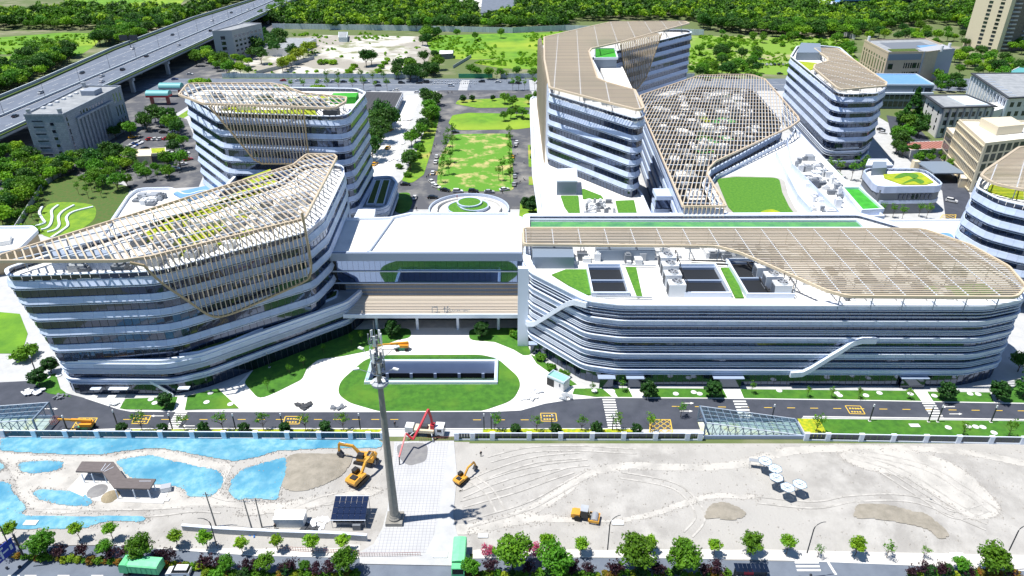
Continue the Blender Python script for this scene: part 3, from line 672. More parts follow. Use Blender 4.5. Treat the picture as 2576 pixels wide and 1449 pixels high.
def tower(T, ring_fn, zb, zs, roof_z, glass='glass', pane_step=1.9, panel_step=2.6, band_h=1.75, ledge=True, balustrade=True, limit=290, base_glass=True, roof_mat='roof_white', prof=BAND):
    """zs: heights of the band tops from low to high; ring_fn(z) -> outline at that height"""
    pan = []; gl = []; mu = MB(); led = MB()
    for i, z in enumerate(zs):
        r = ring_fn(z)
        pan += ring_specs(r, panel_step, prof(z, band_h))
        lo = (zs[i - 1] if i else zb); rr = offset(r, -.22)
        g0, g1 = lo + .02, z - band_h
        if i or base_glass:
            gl += panes(rr, g0, g1, pane_step); mullions(mu, rr, g0, g1, pane_step)
        if ledge and g1 - g0 > 1.2:
            led.add(*ring_bar(r, -.4, .20, g1 - .42, g1 - .28))
    pieces(T, 'panel', 'panel_cladding', pan, 'white_panel', limit)
    pieces(T, 'pane', 'glazing', gl, glass, limit)
    tag(mu.build('mullion_grid', 'mullion', T), kind='stuff')
    if led.v: led.build('light_shelf', 'white_ledge', T)
    r = ring_fn(zs[-1]); core = MB(); core.prism(offset(ring_fn(zb), -.75), zb - .5, zs[0] + .0)
    for i in range(len(zs) - 1): core.prism(offset(ring_fn(zs[i + 1]), -.75), zs[i] - .3, zs[i + 1] - .35)
    core.build('core', 'dark_core', T)
    MB().prism(offset(r, -.25), zs[-1] - .4, roof_z).build('roof', roof_mat, T)
    if balustrade:
        rr = offset(r, -.25); ht = 1.5
        sp = panes(rr, zs[-1] + .05, zs[-1] + ht, 2.2, 0.0, .004)
        pieces(T, 'balustrade_pane', 'balustrade_glazing', sp, 'glass_dark', 120)
        MB().add(*ring_bar(r, -.75, .12, zs[-1] + ht, zs[-1] + ht + .22)).build('balustrade_rail', 'white_ledge', T)
    return r
def pergola(T, poly, z, ang, sp, bang, bsp, w=.26, d=.55, slat_m='gold', rim=.55, phase=0.0, posts_to=None, post_step=None, beam_m='steel_beam', rim_m='gold', bw=.28):
    """slats clipped to an outline, cross beams below, a rim round it, posts down to the roof"""
    dr = (math.cos(ang), math.sin(ang)); nm = (-dr[1], dr[0])
    ks = [p[0] * nm[0] + p[1] * nm[1] for p in poly]; k = min(ks) + sp * (.5 + phase)
    while k < max(ks):
        for t0, t1 in clip_line((nm[0] * k, nm[1] * k), dr, poly):
            if t1 - t0 > .4:
                a = (nm[0] * k + dr[0] * t0, nm[1] * k + dr[1] * t0, z); b = (nm[0] * k + dr[0] * t1, nm[1] * k + dr[1] * t1, z)
                MB().bar([a, b], w, d).build('slat', slat_m, T)
        k += sp
    dr = (math.cos(bang), math.sin(bang)); nm = (-dr[1], dr[0]); ks = [p[0] * nm[0] + p[1] * nm[1] for p in poly]; k = min(ks) + bsp * .5
    while k < max(ks):
        for t0, t1 in clip_line((nm[0] * k, nm[1] * k), dr, poly):
            if t1 - t0 > .6:
                a = (nm[0] * k + dr[0] * t0, nm[1] * k + dr[1] * t0, z - d * .15); b = (nm[0] * k + dr[0] * t1, nm[1] * k + dr[1] * t1, z - d * .15)
                MB().bar([a, b], bw, d * .8).build('beam', beam_m, T)
                if posts_to is not None:
                    m = max(1, int((t1 - t0) / (post_step or 8)))
                    for q in range(m + 1):
                        t = t0 + .8 + (t1 - t0 - 1.6) * q / m; x, y = nm[0] * k + dr[0] * t, nm[1] * k + dr[1] * t
                        if posts_to[1] is None or inside((x, y), posts_to[1]):
                            MB().tube([(x, y, posts_to[0]), (x, y, z - .3)], .13, 6).build('post', 'steel_blue', T)
        k += bsp
    MB().add(*ring_bar(ccw(poly), -rim * .5, rim * .5, z - .38, z + .34)).build('rim', rim_m, T)
def drape(T, p0, p1, outline, spacing, ztop, m='gold', w=.16, d=.5, rim_w=.42, rc=1.4, bend=True):
    """a curtain of upright fins on the plane p0-p1, cut to an outline of (distance, height); fins bend back over the roof edge"""
    L = math.dist(p0, p1); dr = ((p1[0] - p0[0]) / L, (p1[1] - p0[1]) / L); inn = (-dr[1], dr[0])
    if (CAMV.x - p0[0]) * inn[0] + (CAMV.y - p0[1]) * inn[1] > 0: inn = (-inn[0], -inn[1])
    s = min(q[0] for q in outline) + spacing * .6; smax = max(q[0] for q in outline)
    pos = lambda s_, i_, z_: (p0[0] + dr[0] * s_ + inn[0] * i_, p0[1] + dr[1] * s_ + inn[1] * i_, z_)
    while s < smax:
        for t0, t1 in clip_line((s, 0), (0, 1), outline):
            if t1 - t0 < .4: continue
            if bend and t1 > ztop - 2.2:
                path = [pos(s, 0, t0), pos(s, 0, ztop - rc)] + [pos(s, rc - rc * math.cos(a), ztop - rc + rc * math.sin(a)) for a in (.4, .8, 1.2, 1.57)] + [pos(s, rc + 1.2, ztop)]
            else: path = [pos(s, 0, t0), pos(s, 0, t1)]
            MB().bar(path, w, d, (dr[0], dr[1], 0)).build('fin', m, T)
        s += spacing
    rim = outline
    pts = [pos(a, 0, b) for a, b in rim if b < ztop - .6 or not bend]
    return pos, pts
def roof_boxes(T, poly, z, n, seed, smin=1.2, smax=4.5, hmin=.8, hmax=2.6):
    """ducts and plant rooms on a roof, each its own part of the building"""
    rr = random.Random(seed); xs = [p[0] for p in poly]; ys = [p[1] for p in poly]; k = 0; t = 0
    while k < n and t < n * 30:
        t += 1; x, y = rr.uniform(min(xs), max(xs)), rr.uniform(min(ys), max(ys)); sx, sy = rr.uniform(smin, smax), rr.uniform(smin, smax)
        if not all(inside((x + a * sx, y + b * sy), poly) for a in (-.6, .6) for b in (-.6, .6)): continue
        h = rr.uniform(hmin, hmax); b = MB(); b.box(x - sx / 2, y - sy / 2, z, x + sx / 2, y + sy / 2, z + h)
        nm = 'plant_unit'; m = rr.choice(['box_white', 'box_white', 'box_grey', 'galv'])
        if rr.random() < .5: b.box(x - sx * .3, y - sy * .3, z + h, x + sx * .3, y + sy * .3, z + h + .35)
        else: b.box(x - sx / 2 - .12, y - sy / 2 - .12, z + h - .2, x + sx / 2 + .12, y + sy / 2 + .12, z + h - .05)
        if rr.random() < .5:
            b.tube([(x, y, z + h), (x, y, z + h + .6)], .35, 8)
        b.build(nm, m, T); k += 1
def louvre_facade(T, ring, zb, floors, glass='glass', limit=290, panel_step=2.6, pane_step=1.7):
    """flush facade of thin ledges: floors = [(glass bottom, glass top, [ledge heights], band bottom, band top)]"""
    pan = []; gl = []; mu = MB(); led = MB(); rr = offset(ring, -.18)
    for g0, g1, lz, b0, b1 in floors:
        gl += panes(rr, g0, g1, pane_step); mullions(mu, rr, g0, g1, pane_step)
        if b1 is not None: pan += ring_specs(ring, panel_step, FLAT(b1, b1 - b0))
        for q in lz: led.add(*ring_bar(ring, -.3, .26, q - .07, q + .07))
        if b1 is not None: led.add(*ring_bar(ring, .15, .62, b1 - .10, b1 + .08)); led.add(*ring_bar(ring, -.3, .42, b0 - .26, b0 - .14))
    pieces(T, 'panel', 'panel_cladding', pan, 'white_panel', limit); pieces(T, 'pane', 'glazing', gl, glass, limit)
    tag(mu.build('mullion_grid', 'mullion', T), kind='stuff'); led.build('ledge', 'white_ledge', T)
    top = max((f[4] or f[1]) for f in floors)
    MB().prism(offset(ring, -.62), zb - .3, top - 1.7).build('core', 'dark_core', T)
def ribbon(T, pts, h, out_, thick=.5, m='white_ledge', name='ribbon'):
    """a raised band following points (x, y, z, outward normal)"""
    b = MB(); n = len(pts); v = []
    for x, y, z, nx, ny in pts:
        v += [(x, y, z - h / 2), (x + nx * out_, y + ny * out_, z - h / 2), (x + nx * out_, y + ny * out_, z + h / 2), (x, y, z + h / 2)]
    f = [(0, 1, 2, 3), tuple(4 * n - 1 - i for i in range(4))]
    for i in range(n - 1):
        for q in range(4): r = (q + 1) % 4; f.append((4 * i + q, 4 * i + 4 + q, 4 * i + 4 + r, 4 * i + r))
    return b.add(v, f).build(name, m, T)
# ---------------------------------------------------------------- the hospital buildings
# wing with the roof garden (front, slanted facade)
A0, A1 = (-84.0, 149.0), (-54.5, 171.2)
A_top = [(-121.5, 150.5), (-118.5, 146.0), A0, A1, (-52.0, 182), (-53.5, 216), (-56, 226), (-69, 227), (-72, 210)]
def ringA(z):
    k = (35.0 - z) / 24.0; sh = 6.0 * max(0, k)
    q = [(-121.5 + sh, 150.5), (-118.0 + sh, 146.4)] + A_top[2:]
    return walk(ccw(fillet(q, [2.5, 3.5, 14, 7, 8, 6, 5, 5, 8], 8)), 1.15)
wing = thing('hospital_wing', 'slanted white banded hospital wing with garden roof and gold fin curtain', 'building')
tower(wing, ringA, 10.6, [15.7, 20.2, 24.6, 28.9, 33.3], 33.6)
podA = [(-116, 150.5), (-112.5, 147.4), (-86.5, 147.2), (-79, 150.6), (-47.5, 176.6), (-44.5, 184), (-48.5, 202), (-70, 212), (-110, 172)]
podA_r = walk(ccw(fillet(podA, [2.5, 3.5, 10, 6, 5, 5, 6, 6, 6], 8)), 1.15)
louvre_facade(wing, podA_r, 0, [(.1, 3.1, [3.5, 3.8], 4.1, 5.2), (5.5, 6.5, [6.75, 7.1, 7.45, 7.8], 8.3, 9.9)], 'glass_dark', 200)
MB().prism(offset(podA_r, -.2), 9.4, 10.5).build('terrace', 'roof_grey', wing)
MB().add(*ring_bar(podA_r, -.6, .35, 9.9, 10.9)).build('terrace_parapet', 'white_ledge', wing)
tp = [(443, 886), (455, 878), (640, 810), (820, 745), (850, 728), (845, 745), (700, 808), (560, 866), (500, 884), (455, 890)]
sheet('terrace_planting', ccw(fillet(pxs(tp, 10.9), 1, 3)), 10.95, 'turf_olive', (), None, None, wing, thick=.45)
MB().add(*ring_bar(ccw(fillet(pxs(tp, 10.9), 1, 3)), 0, .35, 10.5, 11.1)).build('planter_wall', 'white_ledge', wing)
ribbon(wing, [(*P(u, v, z), .5, -.85) for u, v, z in ((375, 955, 4.3), (395, 965, 3.2), (425, 985, .9), (436, 992, .2))], 1.0, 1.2)
q0 = (A0[0], A0[1]); 
ribbon(wing, [(*P(u, v, z), .6, -.8) for u, v, z in ((868, 793, 4.6), (840, 800, 4.4), (818, 812, 3.9), (802, 838, 1.6), (790, 858, .0))], 1.3, 1.3)
for u0, v0, u1, v1 in ((228, 978, 253, 978), (274, 978, 322, 978), (448, 977, 476, 977)):
    a = P(u0, v0, 2.7); b = P(u1, v1, 2.7); MB().box(a[0], a[1] - .5, 2.6, b[0], a[1] + .8, 2.8).build('door_canopy', 'white_ledge', wing)
perA = ccw(fillet([(-119.5, 149.2), (-119.0, 146.2), (-90, 146.4), (-84.2, 148.4), (-54.0, 171.0), (-56.5, 221), (-58, 223.8), (-67, 224.3), (-68.5, 213.6), (-76, 204)], [.5, .8, 5, 4, 3, 2, 1.5, 2, 4, 5], 5))
pergola(wing, perA, 39.0, rad(-52.5), 1.6, rad(37.5), 5.2, w=.34, d=.36, posts_to=(33.6, offset(ringA(33.3), -1.0)), post_step=9, bw=.3)
dA = (A1[0] - A0[0], A1[1] - A0[1]); lA = math.hypot(*dA); dA = (dA[0] / lA, dA[1] / lA); nA = (dA[1], -dA[0])
PA0 = (A0[0] + nA[0] * 1.9 - dA[0] * 6, A0[1] + nA[1] * 1.9 - dA[1] * 6); PA1 = (PA0[0] + dA[0] * 52, PA0[1] + dA[1] * 52)
outA = [plane_sz(u, v, PA0, dA) for u, v in ((362, 668), (405, 710), (470, 755), (508, 782), (530, 794), (555, 796), (600, 782), (700, 738), (765, 708), (780, 690), (782, 660), (772, 600), (760, 535))]
outA_c = outA + [(outA[-1][0], 39.0), (outA[0][0], 39.0)]
pos, rimpts = drape(wing, PA0, PA1, outA_c, 1.15, 39.0, w=.16, d=.5)
MB().bar([pos(0 + outA[0][0] - 2.5, 1.2, 39.0)] + [pos(s, 0, z) for s, z in spline(outA, 4, False)], .55, .5).build('curtain_rim', 'gold_dark', wing)
# roof garden and plant under the lattice
for i, l_ in enumerate([[(350, 592), (450, 540), (600, 482), (690, 452), (700, 462), (560, 520), (460, 570), (360, 610)], [(430, 605), (520, 570), (640, 520), (655, 535), (560, 575), (455, 632)], [(452, 628), (650, 565), (662, 575), (460, 645)], [(610, 450), (680, 425), (690, 438), (640, 462)]]):
    sheet('roof_garden', ccw(pxs(l_, 34.1)), 34.1, 'sedum', (), None, None, wing, thick=.4)
roof_boxes(wing, ccw([(-114, 150), (-90, 149), (-60, 172), (-58, 205), (-72, 200)]), 33.6, 46, 3, 1.5, 5, .8, 2.8)
MB().prism(ccw(pxs([(135, 676), (290, 676), (290, 660), (135, 660)], 34)), 33.5, 37.4).build('plant_room', 'grey_panel', wing)

# long front block
B_ring = walk(ccw(fillet([(4.0, 208), (3.6, 176), (5.2, 168.5), (18.8, 153.2), (27, 151.2), (117, 150.8), (128.5, 154.5), (134, 168), (126, 192), (110, 209)], [2, 4, 4, 7, 12, 14, 6, 6, 8, 4], 8)), 1.3)
blk = thing('long_block', 'long five storey white louvred hospital block with gold roof lattice', 'building')
fl = [(.1, 3.9, [], 4.1, 5.4)]
for zb, b0, b1 in ((5.4, 8.7, 10.3), (10.3, 13.7, 15.2), (15.2, 18.5, 20.2)):
    fl.append((zb + .1, b0 - .15, [zb + .9, zb + 1.45, zb + 2.0], b0 + .25, b1))
fl.append((20.5, 23.2, [21.3, 22.2], 23.3, 24.6))
louvre_facade(blk, B_ring, 0, fl, 'glass', 295)
MB().prism(offset(B_ring, -.3), 23.0, 23.5).build('roof', 'roof_white', blk)
MB().add(*ring_bar(B_ring, -1.6, .6, 24.45, 24.75)).build('roof_edge', 'white_ledge', blk)
def on_ring(ring, x, y):
    d, c = nearest((x, y), ring); i = min(range(len(ring)), key=lambda k: math.dist(ring[k], c)); n = normals(ring)[i]; return (c[0], c[1], n.x, n.y)
def ribbon_px(T, ring, pts, h, out_):
    l_ = []
    for (u, v, Yg) in pts:
        d = ray(u, v); t = Yg / d[1]; x, y, z = d[0] * t, d[1] * t, CAMH + d[2] * t
        for _ in range(4):
            cx, cy, nx, ny = on_ring(ring, x, y); t = (cy - ny * -.5) / d[1]; t = cy / d[1]; x, y, z = d[0] * t, d[1] * t, CAMH + d[2] * t
        l_.append((cx, cy, z, nx, ny))
    return ribbon(T, l_, h, out_)
ribbon_px(blk, B_ring, [(1322, 805, 172), (1335, 814, 168), (1350, 812, 166), (1375, 797, 163), (1405, 778, 160), (1430, 763, 158), (1452, 757, 156), (1480, 764, 153)], 1.5, 1.25)
ribbon_px(blk, B_ring, [(1985, 937, 151), (2015, 935, 151), (2035, 925, 151), (2075, 900, 151), (2115, 876, 151), (2140, 859, 151), (2165, 852, 151), (2200, 852, 151)], 1.5, 1.3)
MB().bar([(3.1, 170.5, .2), (3.1, 170.5, 25)], 1.6, 3.0, (0, 1, 0)).build('corner_pier', 'white_ledge', blk)
for u0, u1, v in ((1505, 1549, 955), (1577, 1622, 956), (1798, 1876, 959), (2277, 2348, 963), (1330, 1352, 872)):
    a = P(u0, v, 3.4); b = P(u1, v, 3.4); y = 148.6 if u0 > 1400 else a[1]
    MB().box(a[0], y + .8, 3.3, b[0], y + 2.6, 3.5).build('door_canopy', 'grey_panel', blk); MB().box(a[0] + .5, y + 1.4, .1, b[0] - .5, y + 1.7, 3.3).build('glass_lobby', 'glass_dark', blk)
perB = ccw(fillet([(3.2, 189.6), (3.2, 178.4), (56.5, 177.4), (62, 173), (77, 152.0), (81, 149.2), (121.5, 148.8), (127, 154), (129.5, 165), (127, 178), (119.5, 189.0)], [1.5, 1.5, 6, 6, 6, 5, 5, 5, 5, 6, 4], 5))
pergola(blk, perB, 28.0, 0.0, 1.05, rad(90), 7.6, w=.28, d=.32, bw=.2, posts_to=(23.5, None), post_step=10, beam_m='steel_beam')
for k in range(11):       # slat ends rolled over the end wall
    y = 179 + k * 1.03; pth = [(4.6, y, 28.0)] + [(4.6 - 1.6 * math.sin(a), y, 28.0 - 1.6 + 1.6 * math.cos(a)) for a in (.3, .7, 1.1, 1.57)] + [(3.0, y, 24.6)]
    MB().bar(pth, .26, .3, (0, 1, 0)).build('slat_end', 'gold', blk)
# roof of the long block
sheet('roof_green', ccw(pxs([(1330, 573), (2172, 573), (2155, 559), (1332, 558)], 23.9)), 23.9, 'turf_teal', (), None, None, blk, thick=.4)
MB().add(*ring_bar(ccw(pxs([(1320, 574), (2176, 574), (2156, 555), (1322, 553)], 24.2)), -.3, .3, 23.4, 24.5)).build('green_parapet', 'white_ledge', blk)
for l_ in ([(1388, 690), (1423, 677), (1480, 677), (1487, 740), (1470, 741)], [(1574, 671), (1600, 671), (1616, 746), (1604, 748)], [(1813, 673), (1840, 673), (1872, 748), (1850, 748)], [(2320, 722), (2470, 712), (2520, 735), (2400, 748)]):
    sheet('roof_lawn', ccw(pxs(l_, 23.9)), 23.9, 'turf_roof', (), None, None, blk, thick=.35)
for (a, b, c, d) in ((1488, 668, 1563, 742), (1722, 668, 1800, 742), (1878, 655, 1935, 745)):       # light wells with raised kerbs
    x0, y0, _ = P(a, d, 24.3); x1, y1, _ = P(c, b, 24.3)
    fr = MB()
    for X0, Y0_, X1, Y1_ in ((x0, y0, x1, y0 + .5), (x0, y1 - .5, x1, y1), (x0, y0 + .5, x0 + .5, y1 - .5), (x1 - .5, y0 + .5, x1, y1 - .5)): fr.box(X0, Y0_, 23.4, X1, Y1_, 25.0)
    fr.build('well_kerb', 'white_ledge', blk)
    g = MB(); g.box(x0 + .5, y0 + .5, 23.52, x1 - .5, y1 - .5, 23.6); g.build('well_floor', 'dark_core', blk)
    g = MB(); g.box(x0 + .5, y1 - 1.1, 23.6, x1 - .5, y1 - .6, 24.3); g.box(x0 + .5, (y0 + y1) / 2 - .3, 23.6, x1 - .5, (y0 + y1) / 2 + .3, 24.2); g.build('well_wall', 'grey_panel', blk)
# entrance bridge
brg = thing('entrance_bridge', 'glazed white roofed entrance bridge between wing and long block', 'building')
bx0, bx1, by0, by1, bz = -53.0, 3.0, 184.0, 209.5, 22.3
bo = ccw([(bx0, by0), (bx1, by0), (bx1, by1), (-1, 213.2), (-33, 213.2), (-39, by1), (bx0 - 3, by1 - 1)])
MB().prism(bo, 20.9, bz).build('roof', 'roof_white', brg)
MB().add(*ring_bar(bo, -.5, .25, bz, bz + .8)).build('parapet', 'white_ledge', brg)
MB().box(bx0, by0 - .9, 20.6, bx1, by0 + .02, 23.1).build('fascia', 'grey_panel', brg)
MB().bar([(-41.5, by0, bz + .5), (-38.0, by1, bz + .5)], .5, .9).build('roof_upstand', 'white_ledge', brg)
sp = []
for z0, z1 in ((13.2, 16.7), (17.0, 20.5)):
    for i in range(34):
        x0 = bx0 + 2 + i * 1.6; x1 = x0 + 1.55; a = .002 * (R.random() - .5); b = .002 * (R.random() - .5)
        fr = [(x0, by0 + a, z0), (x1, by0 + b, z0), (x1, by0 + b, z1), (x0, by0 + a, z1)]
        sp.append((fr + [(x, y + .08, z) for x, y, z in fr], [(0, 1, 2, 3), (7, 6, 5, 4), (0, 4, 5, 1), (1, 5, 6, 2), (2, 6, 7, 3), (3, 7, 4, 0)], Vector((x0, by0, z0)), Vector((0, -1, 0))))
pieces(brg, 'pane', 'glazing', sp, 'glass_mirror', 200)
MB().box(bx0, by0 + .15, .2, bx1, by1 - .5, 20.9).build('core', 'dark_core', brg)
for z in (13.0, 16.85, 20.6): MB().box(bx0, by0 - .35, z - .12, bx1, by0 + .1, z + .12).build('transom', 'white_ledge', brg)
lv = MB()
for i in range(10): MB().box(bx0 + 4, by0 - .55, 8.9 + i * .40, bx1 - .4, by0 - .25, 9.02 + i * .40).build('louvre', 'gold' if i % 3 == 0 else 'grey_panel', brg)
for i in range(34):
    x = bx0 + 2 + i * 1.6; lv.box(x - .05, by0 - .22, 8.6, x + .05, by0 + .1, 13.0)
tag(lv.build('louvre_mullion', 'mullion', brg), kind='stuff')
for i in range(13):       # sloping slatted canopy
    t = i / 12; y = by0 - .6 - t * 7.4; z = 8.7 - 1.6 * t ** 1.6; x0 = -46.0 + (1 - t) * .6 - t * 2.2
    MB().box(x0, y - .26, z - .18, 3.0, y + .08, z + .12).build('canopy_slat', 'cream_slat', brg)
MB().add([(-46, by0 - .4, 8.3), (3.0, by0 - .4, 8.3), (3.0, by0 - 8.2, 6.5), (-48.5, by0 - 8.2, 6.5), (-46, by0 - .4, 7.6), (3.0, by0 - .4, 7.6), (3.0, by0 - 8.2, 6.0), (-48.5, by0 - 8.2, 6.0)],
         [(0, 1, 2, 3), (7, 6, 5, 4), (0, 4, 5, 1), (1, 5, 6, 2), (2, 6, 7, 3), (3, 7, 4, 0)]).build('canopy_soffit', 'plaza_paver', brg)
MB().box(-48.7, by0 - 8.6, 6.0, 3.1, by0 - 8.25, 7.3).build('canopy_fascia', 'white_ledge', brg)
for x in (-40, -28, -16, -4): MB().tube([(x, by0 - 5, 0.1), (x, by0 - 5, 6.4)], .45, 12).build('column', 'white_ledge', brg)
# rear tower beside the car park
D_ring = walk(ccw(fillet([(-128, 279), (-104.5, 250), (-57.5, 244.5), (-57.0, 280), (-62, 287), (-126, 291)], [4, 7, 6, 5, 4, 4], 8)), 1.3)
rt = thing('ward_tower', 'eight storey white banded tower with gold fins behind the slanted wing', 'building')
tower(rt, lambda z: D_ring, 6.2, [10.9 + 4.76 * i for i in range(8)], 44.5, band_h=1.9, limit=280)
MB().prism(offset(D_ring, -.8), 0, 6.4).build('base', 'dark_core', rt)
perD = ccw(fillet([(-122.5, 263), (-126.4, 281.2), (-94.3, 281.4), (-89, 278), (-77.5, 265.5), (-60, 259), (-59, 252), (-61, 243.5), (-108, 249.5)], [2, 3, 3, 5, 5, 2, 2, 2, 3], 5))
pergola(rt, perD, 49.0, rad(-62), 1.9, rad(0), 5.4, w=.34, d=.36, posts_to=(44.5, offset(D_ring, -1.0)), post_step=9)
dd = ((46.5) / math.hypot(46.5, -5.5), -5.5 / math.hypot(46.5, -5.5)); PD0 = (-106.0, 248.4); PD1 = (-106 + dd[0] * 60, 248.4 + dd[1] * 60)
outD = [plane_sz(u, v, PD0, dd) for u, v in ((525, 266), (580, 330), (640, 402), (660, 412), (740, 412), (772, 405), (776, 385), (762, 272))]
pos, _r = drape(rt, PD0, PD1, outD + [(outD[-1][0], 49.0), (outD[0][0], 49.0)], 1.2, 49.0, w=.18, d=.5)
MB().bar([pos(s, -.05, z) for s, z in outD], .5, .5).build('curtain_rim', 'gold_dark', rt)
for l_, m in (([(600, 290), (800, 290), (790, 275), (590, 277)], 'sedum'), ([(640, 262), (760, 262), (750, 245), (650, 248)], 'sedum'), ([(560, 275), (640, 272), (650, 262), (570, 262)], 'sedum'), ([(760, 255), (830, 250), (820, 240), (760, 240)], 'sedum')):
    sheet('roof_garden', ccw(pxs(l_, 45.0)), 45.0, m, (), None, None, rt, thick=.4)
sheet('court_turf', ccw(pxs([(828, 246), (895, 244), (902, 233), (838, 234)], 47)), 47.0, 'turf_bright', (), None, None, rt, thick=3)
MB().box(-66, 246.5, 44.3, -61, 251, 47.4).build('plant_room', 'box_dark', rt)
roof_boxes(rt, ccw([(-122, 275), (-104, 254), (-64, 252), (-64, 278), (-120, 285)]), 44.5, 30, 8, 1.5, 5, .8, 2.6)
# linking block between tower and wing
lk = thing('link_block', 'curved white parapet link roof behind the slanted wing', 'building')
lk_r = walk(ccw(fillet(pxs([(595, 440), (640, 412), (750, 408), (775, 420), (760, 470), (560, 520), (540, 500)], 22), 4, 6)), 1.6)
tower(lk, lambda z: lk_r, 0.0, [8, 15, 21.5], 20.6, limit=40, balustrade=False)
MB().add(*ring_bar(lk_r, -.7, .4, 20.6, 22.4)).build('parapet', 'white_ledge', lk)
sheet('roof_garden', ccw(pxs([(620, 432), (680, 424), (690, 432), (640, 450)], 21)), 21.1, 'sedum', (), None, None, lk, thick=.3)
# low block with two planted strips
lb_ = thing('low_block', 'low white block with two long planted strips on its roof', 'building')
lb_ring = walk(ccw(fillet(pxs([(905, 525), (932, 447), (985, 443), (998, 460), (975, 520), (955, 527)], 9.2), [1, 3, 4, 4, 5, 2], 6)), 1.3)
louvre_facade(lb_, lb_ring, 0, [(.1, 3.0, [], 3.1, 4.3), (4.5, 5.6, [5.8, 6.3, 6.8], 7.2, 8.8)], 'glass_dark', 90)
MB().prism(offset(lb_ring, -.2), 8.0, 8.7).build('roof', 'roof_grey', lb_); MB().add(*ring_bar(lb_ring, -.5, .3, 8.7, 9.6)).build('parapet', 'white_ledge', lb_)
for l_ in ([(924, 512), (946, 454), (958, 453), (940, 512)], [(946, 513), (965, 453), (980, 453), (964, 513)]):
    q = ccw(pxs(l_, 9.3)); sheet('planted_strip', q, 9.3, 'turf_olive', (), None, None, lb_, thick=.5); MB().add(*ring_bar(q, 0, .4, 8.6, 9.45)).build('planter_wall', 'white_ledge', lb_)
MB().prism(ccw(pxs([(902, 524), (945, 524), (940, 552), (888, 552)], 11)), 8.8, 11).build('link_roof', 'white_ledge', lb_)

# angled tower with the folded lattice roof
E_poly = [(15.5, 297), (45.5, 257), (49.5, 262), (49.5, 286), (40.5, 302), (40.5, 372), (60, 395), (108.5, 449), (109, 460), (62, 462), (40, 437), (17, 406)]
E_ring = walk(ccw(fillet(E_poly, [4, 5, 4, 4, 4, 6, 6, 4, 4, 5, 5, 6], 8)), 1.4)
et = thing('angled_tower', 'angled white banded tower with folded gold lattice roof and fin curtains', 'building')
tower(et, lambda z: E_ring, 10.6, [15.7, 20.6, 25.4, 30.3, 35.1, 40.0], 40.3, band_h=2.0, limit=295)
perE = ccw(fillet([(17.5, 405), (40.5, 435), (61.5, 461), (106.5, 463), (107.6, 455), (86, 427.8), (57.8, 391.5), (40, 372), (38, 363.6), (36, 304), (38.8, 296.8), (48.4, 283), (47.4, 255.6), (45, 252.6), (15, 287.5), (15.2, 344)], [5, 6, 8, 2, 2, 3, 3, 2, 3, 4, 4, 3, 2, 2, 3, 2], 4))
pergola(et, perE, 46.0, rad(0), 1.12, rad(86), 10.5, w=.40, d=.26, posts_to=(40.3, offset(E_ring, -1.0)), post_step=14, bw=.4, slat_m='gold', rim=.8)
for k in range(52):            # fins down the flank that faces the loop road
    y = 300 + k * 2.0; pth = [(14.2, y, 8.0), (14.2, y, 44.4)] + [(14.2 + 1.6 - 1.6 * math.cos(a), y, 44.4 + 1.6 * math.sin(a)) for a in (.5, 1.0, 1.57)]
    MB().bar(pth, .3, .6, (0, 1, 0)).build('fin', 'gold', et)
de = Vector((48.5, 54.0)).normalized(); PE0 = (58.0 + de.y * 1.8, 392.0 - de.x * 1.8); PE1 = (PE0[0] + de.x * 80, PE0[1] + de.y * 80)
outE = [plane_sz(u, v, PE0, (de.x, de.y)) for u, v in ((1561, 112), (1568, 160), (1582, 212), (1596, 226), (1606, 220), (1625, 195), (1645, 140), (1664, 84))]
pos, _r = drape(et, PE0, PE1, outE + [(outE[-1][0], 46.0), (outE[0][0], 46.0)], 1.7, 46.0, w=.26, d=.6)
MB().bar([pos(s, -.05, z) for s, z in outE], .5, .6).build('curtain_rim', 'gold_dark', et)
st = ccw(pxs([(1497, 146), (1552, 145), (1545, 122), (1497, 122)], 42)); MB().prism(st, 30, 41.6).build('stair_core', 'blue_grey', et); sheet('core_turf', st, 41.75, 'turf_bright', (), None, None, et, thick=.3)
MB().add(*ring_bar(st, -.1, .6, 41.2, 42.3)).build('core_parapet', 'white_ledge', et)
MB().prism(ccw(pxs([(1510, 170), (1566, 168), (1592, 225), (1524, 207)], 37)), 10, 37).build('court_block', 'roof_white', et)
roof_boxes(et, ccw([(20, 300), (44, 264), (46, 282), (36, 298), (34, 310), (20, 312)]), 40.3, 14, 5, 1.5, 5, .8, 3.2)
# podium of the angled tower
pe = thing('podium_roof', 'white podium roof with lawns and ducts below the angled tower', 'building')
pe_ring = walk(ccw(fillet([(10.5, 214.6), (50.5, 214.6), (50.5, 262), (44, 300), (30, 400), (11, 420), (9.5, 300), (10.5, 262)], [1, 1, 3, 4, 4, 4, 4, 6], 6)), 1.6)
louvre_facade(pe, pe_ring, 0, [(.1, 3.6, [], 3.8, 5.0), (5.2, 7.2, [7.4, 7.9], 8.4, 10.2)], 'glass_dark', 60)
MB().prism(offset(pe_ring, -.2), 9.2, 10.5).build('roof', 'roof_white', pe); MB().add(*ring_bar(pe_ring, -.5, .4, 10.5, 11.3)).build('parapet', 'white_ledge', pe)
for l_ in ([(1410, 492), (1455, 492), (1460, 550), (1440, 548), (1420, 520)], [(1464, 473), (1513, 492), (1518, 500), (1466, 500)], [(1548, 505), (1595, 503), (1602, 535), (1556, 538)]):
    sheet('roof_lawn', ccw(fillet(pxs(l_, 10.8), .6, 3)), 10.85, 'turf_roof', (), None, None, pe, thick=.35)
a = pxs([(1400, 488), (1450, 488), (1448, 456), (1402, 458)], 11); MB().prism(ccw(a), 10.5, 16.0).build('plant_room', 'blue_grey', pe); MB().prism(offset(ccw(a), .25), 16.0, 16.6).build('plant_room_roof', 'white_ledge', pe)
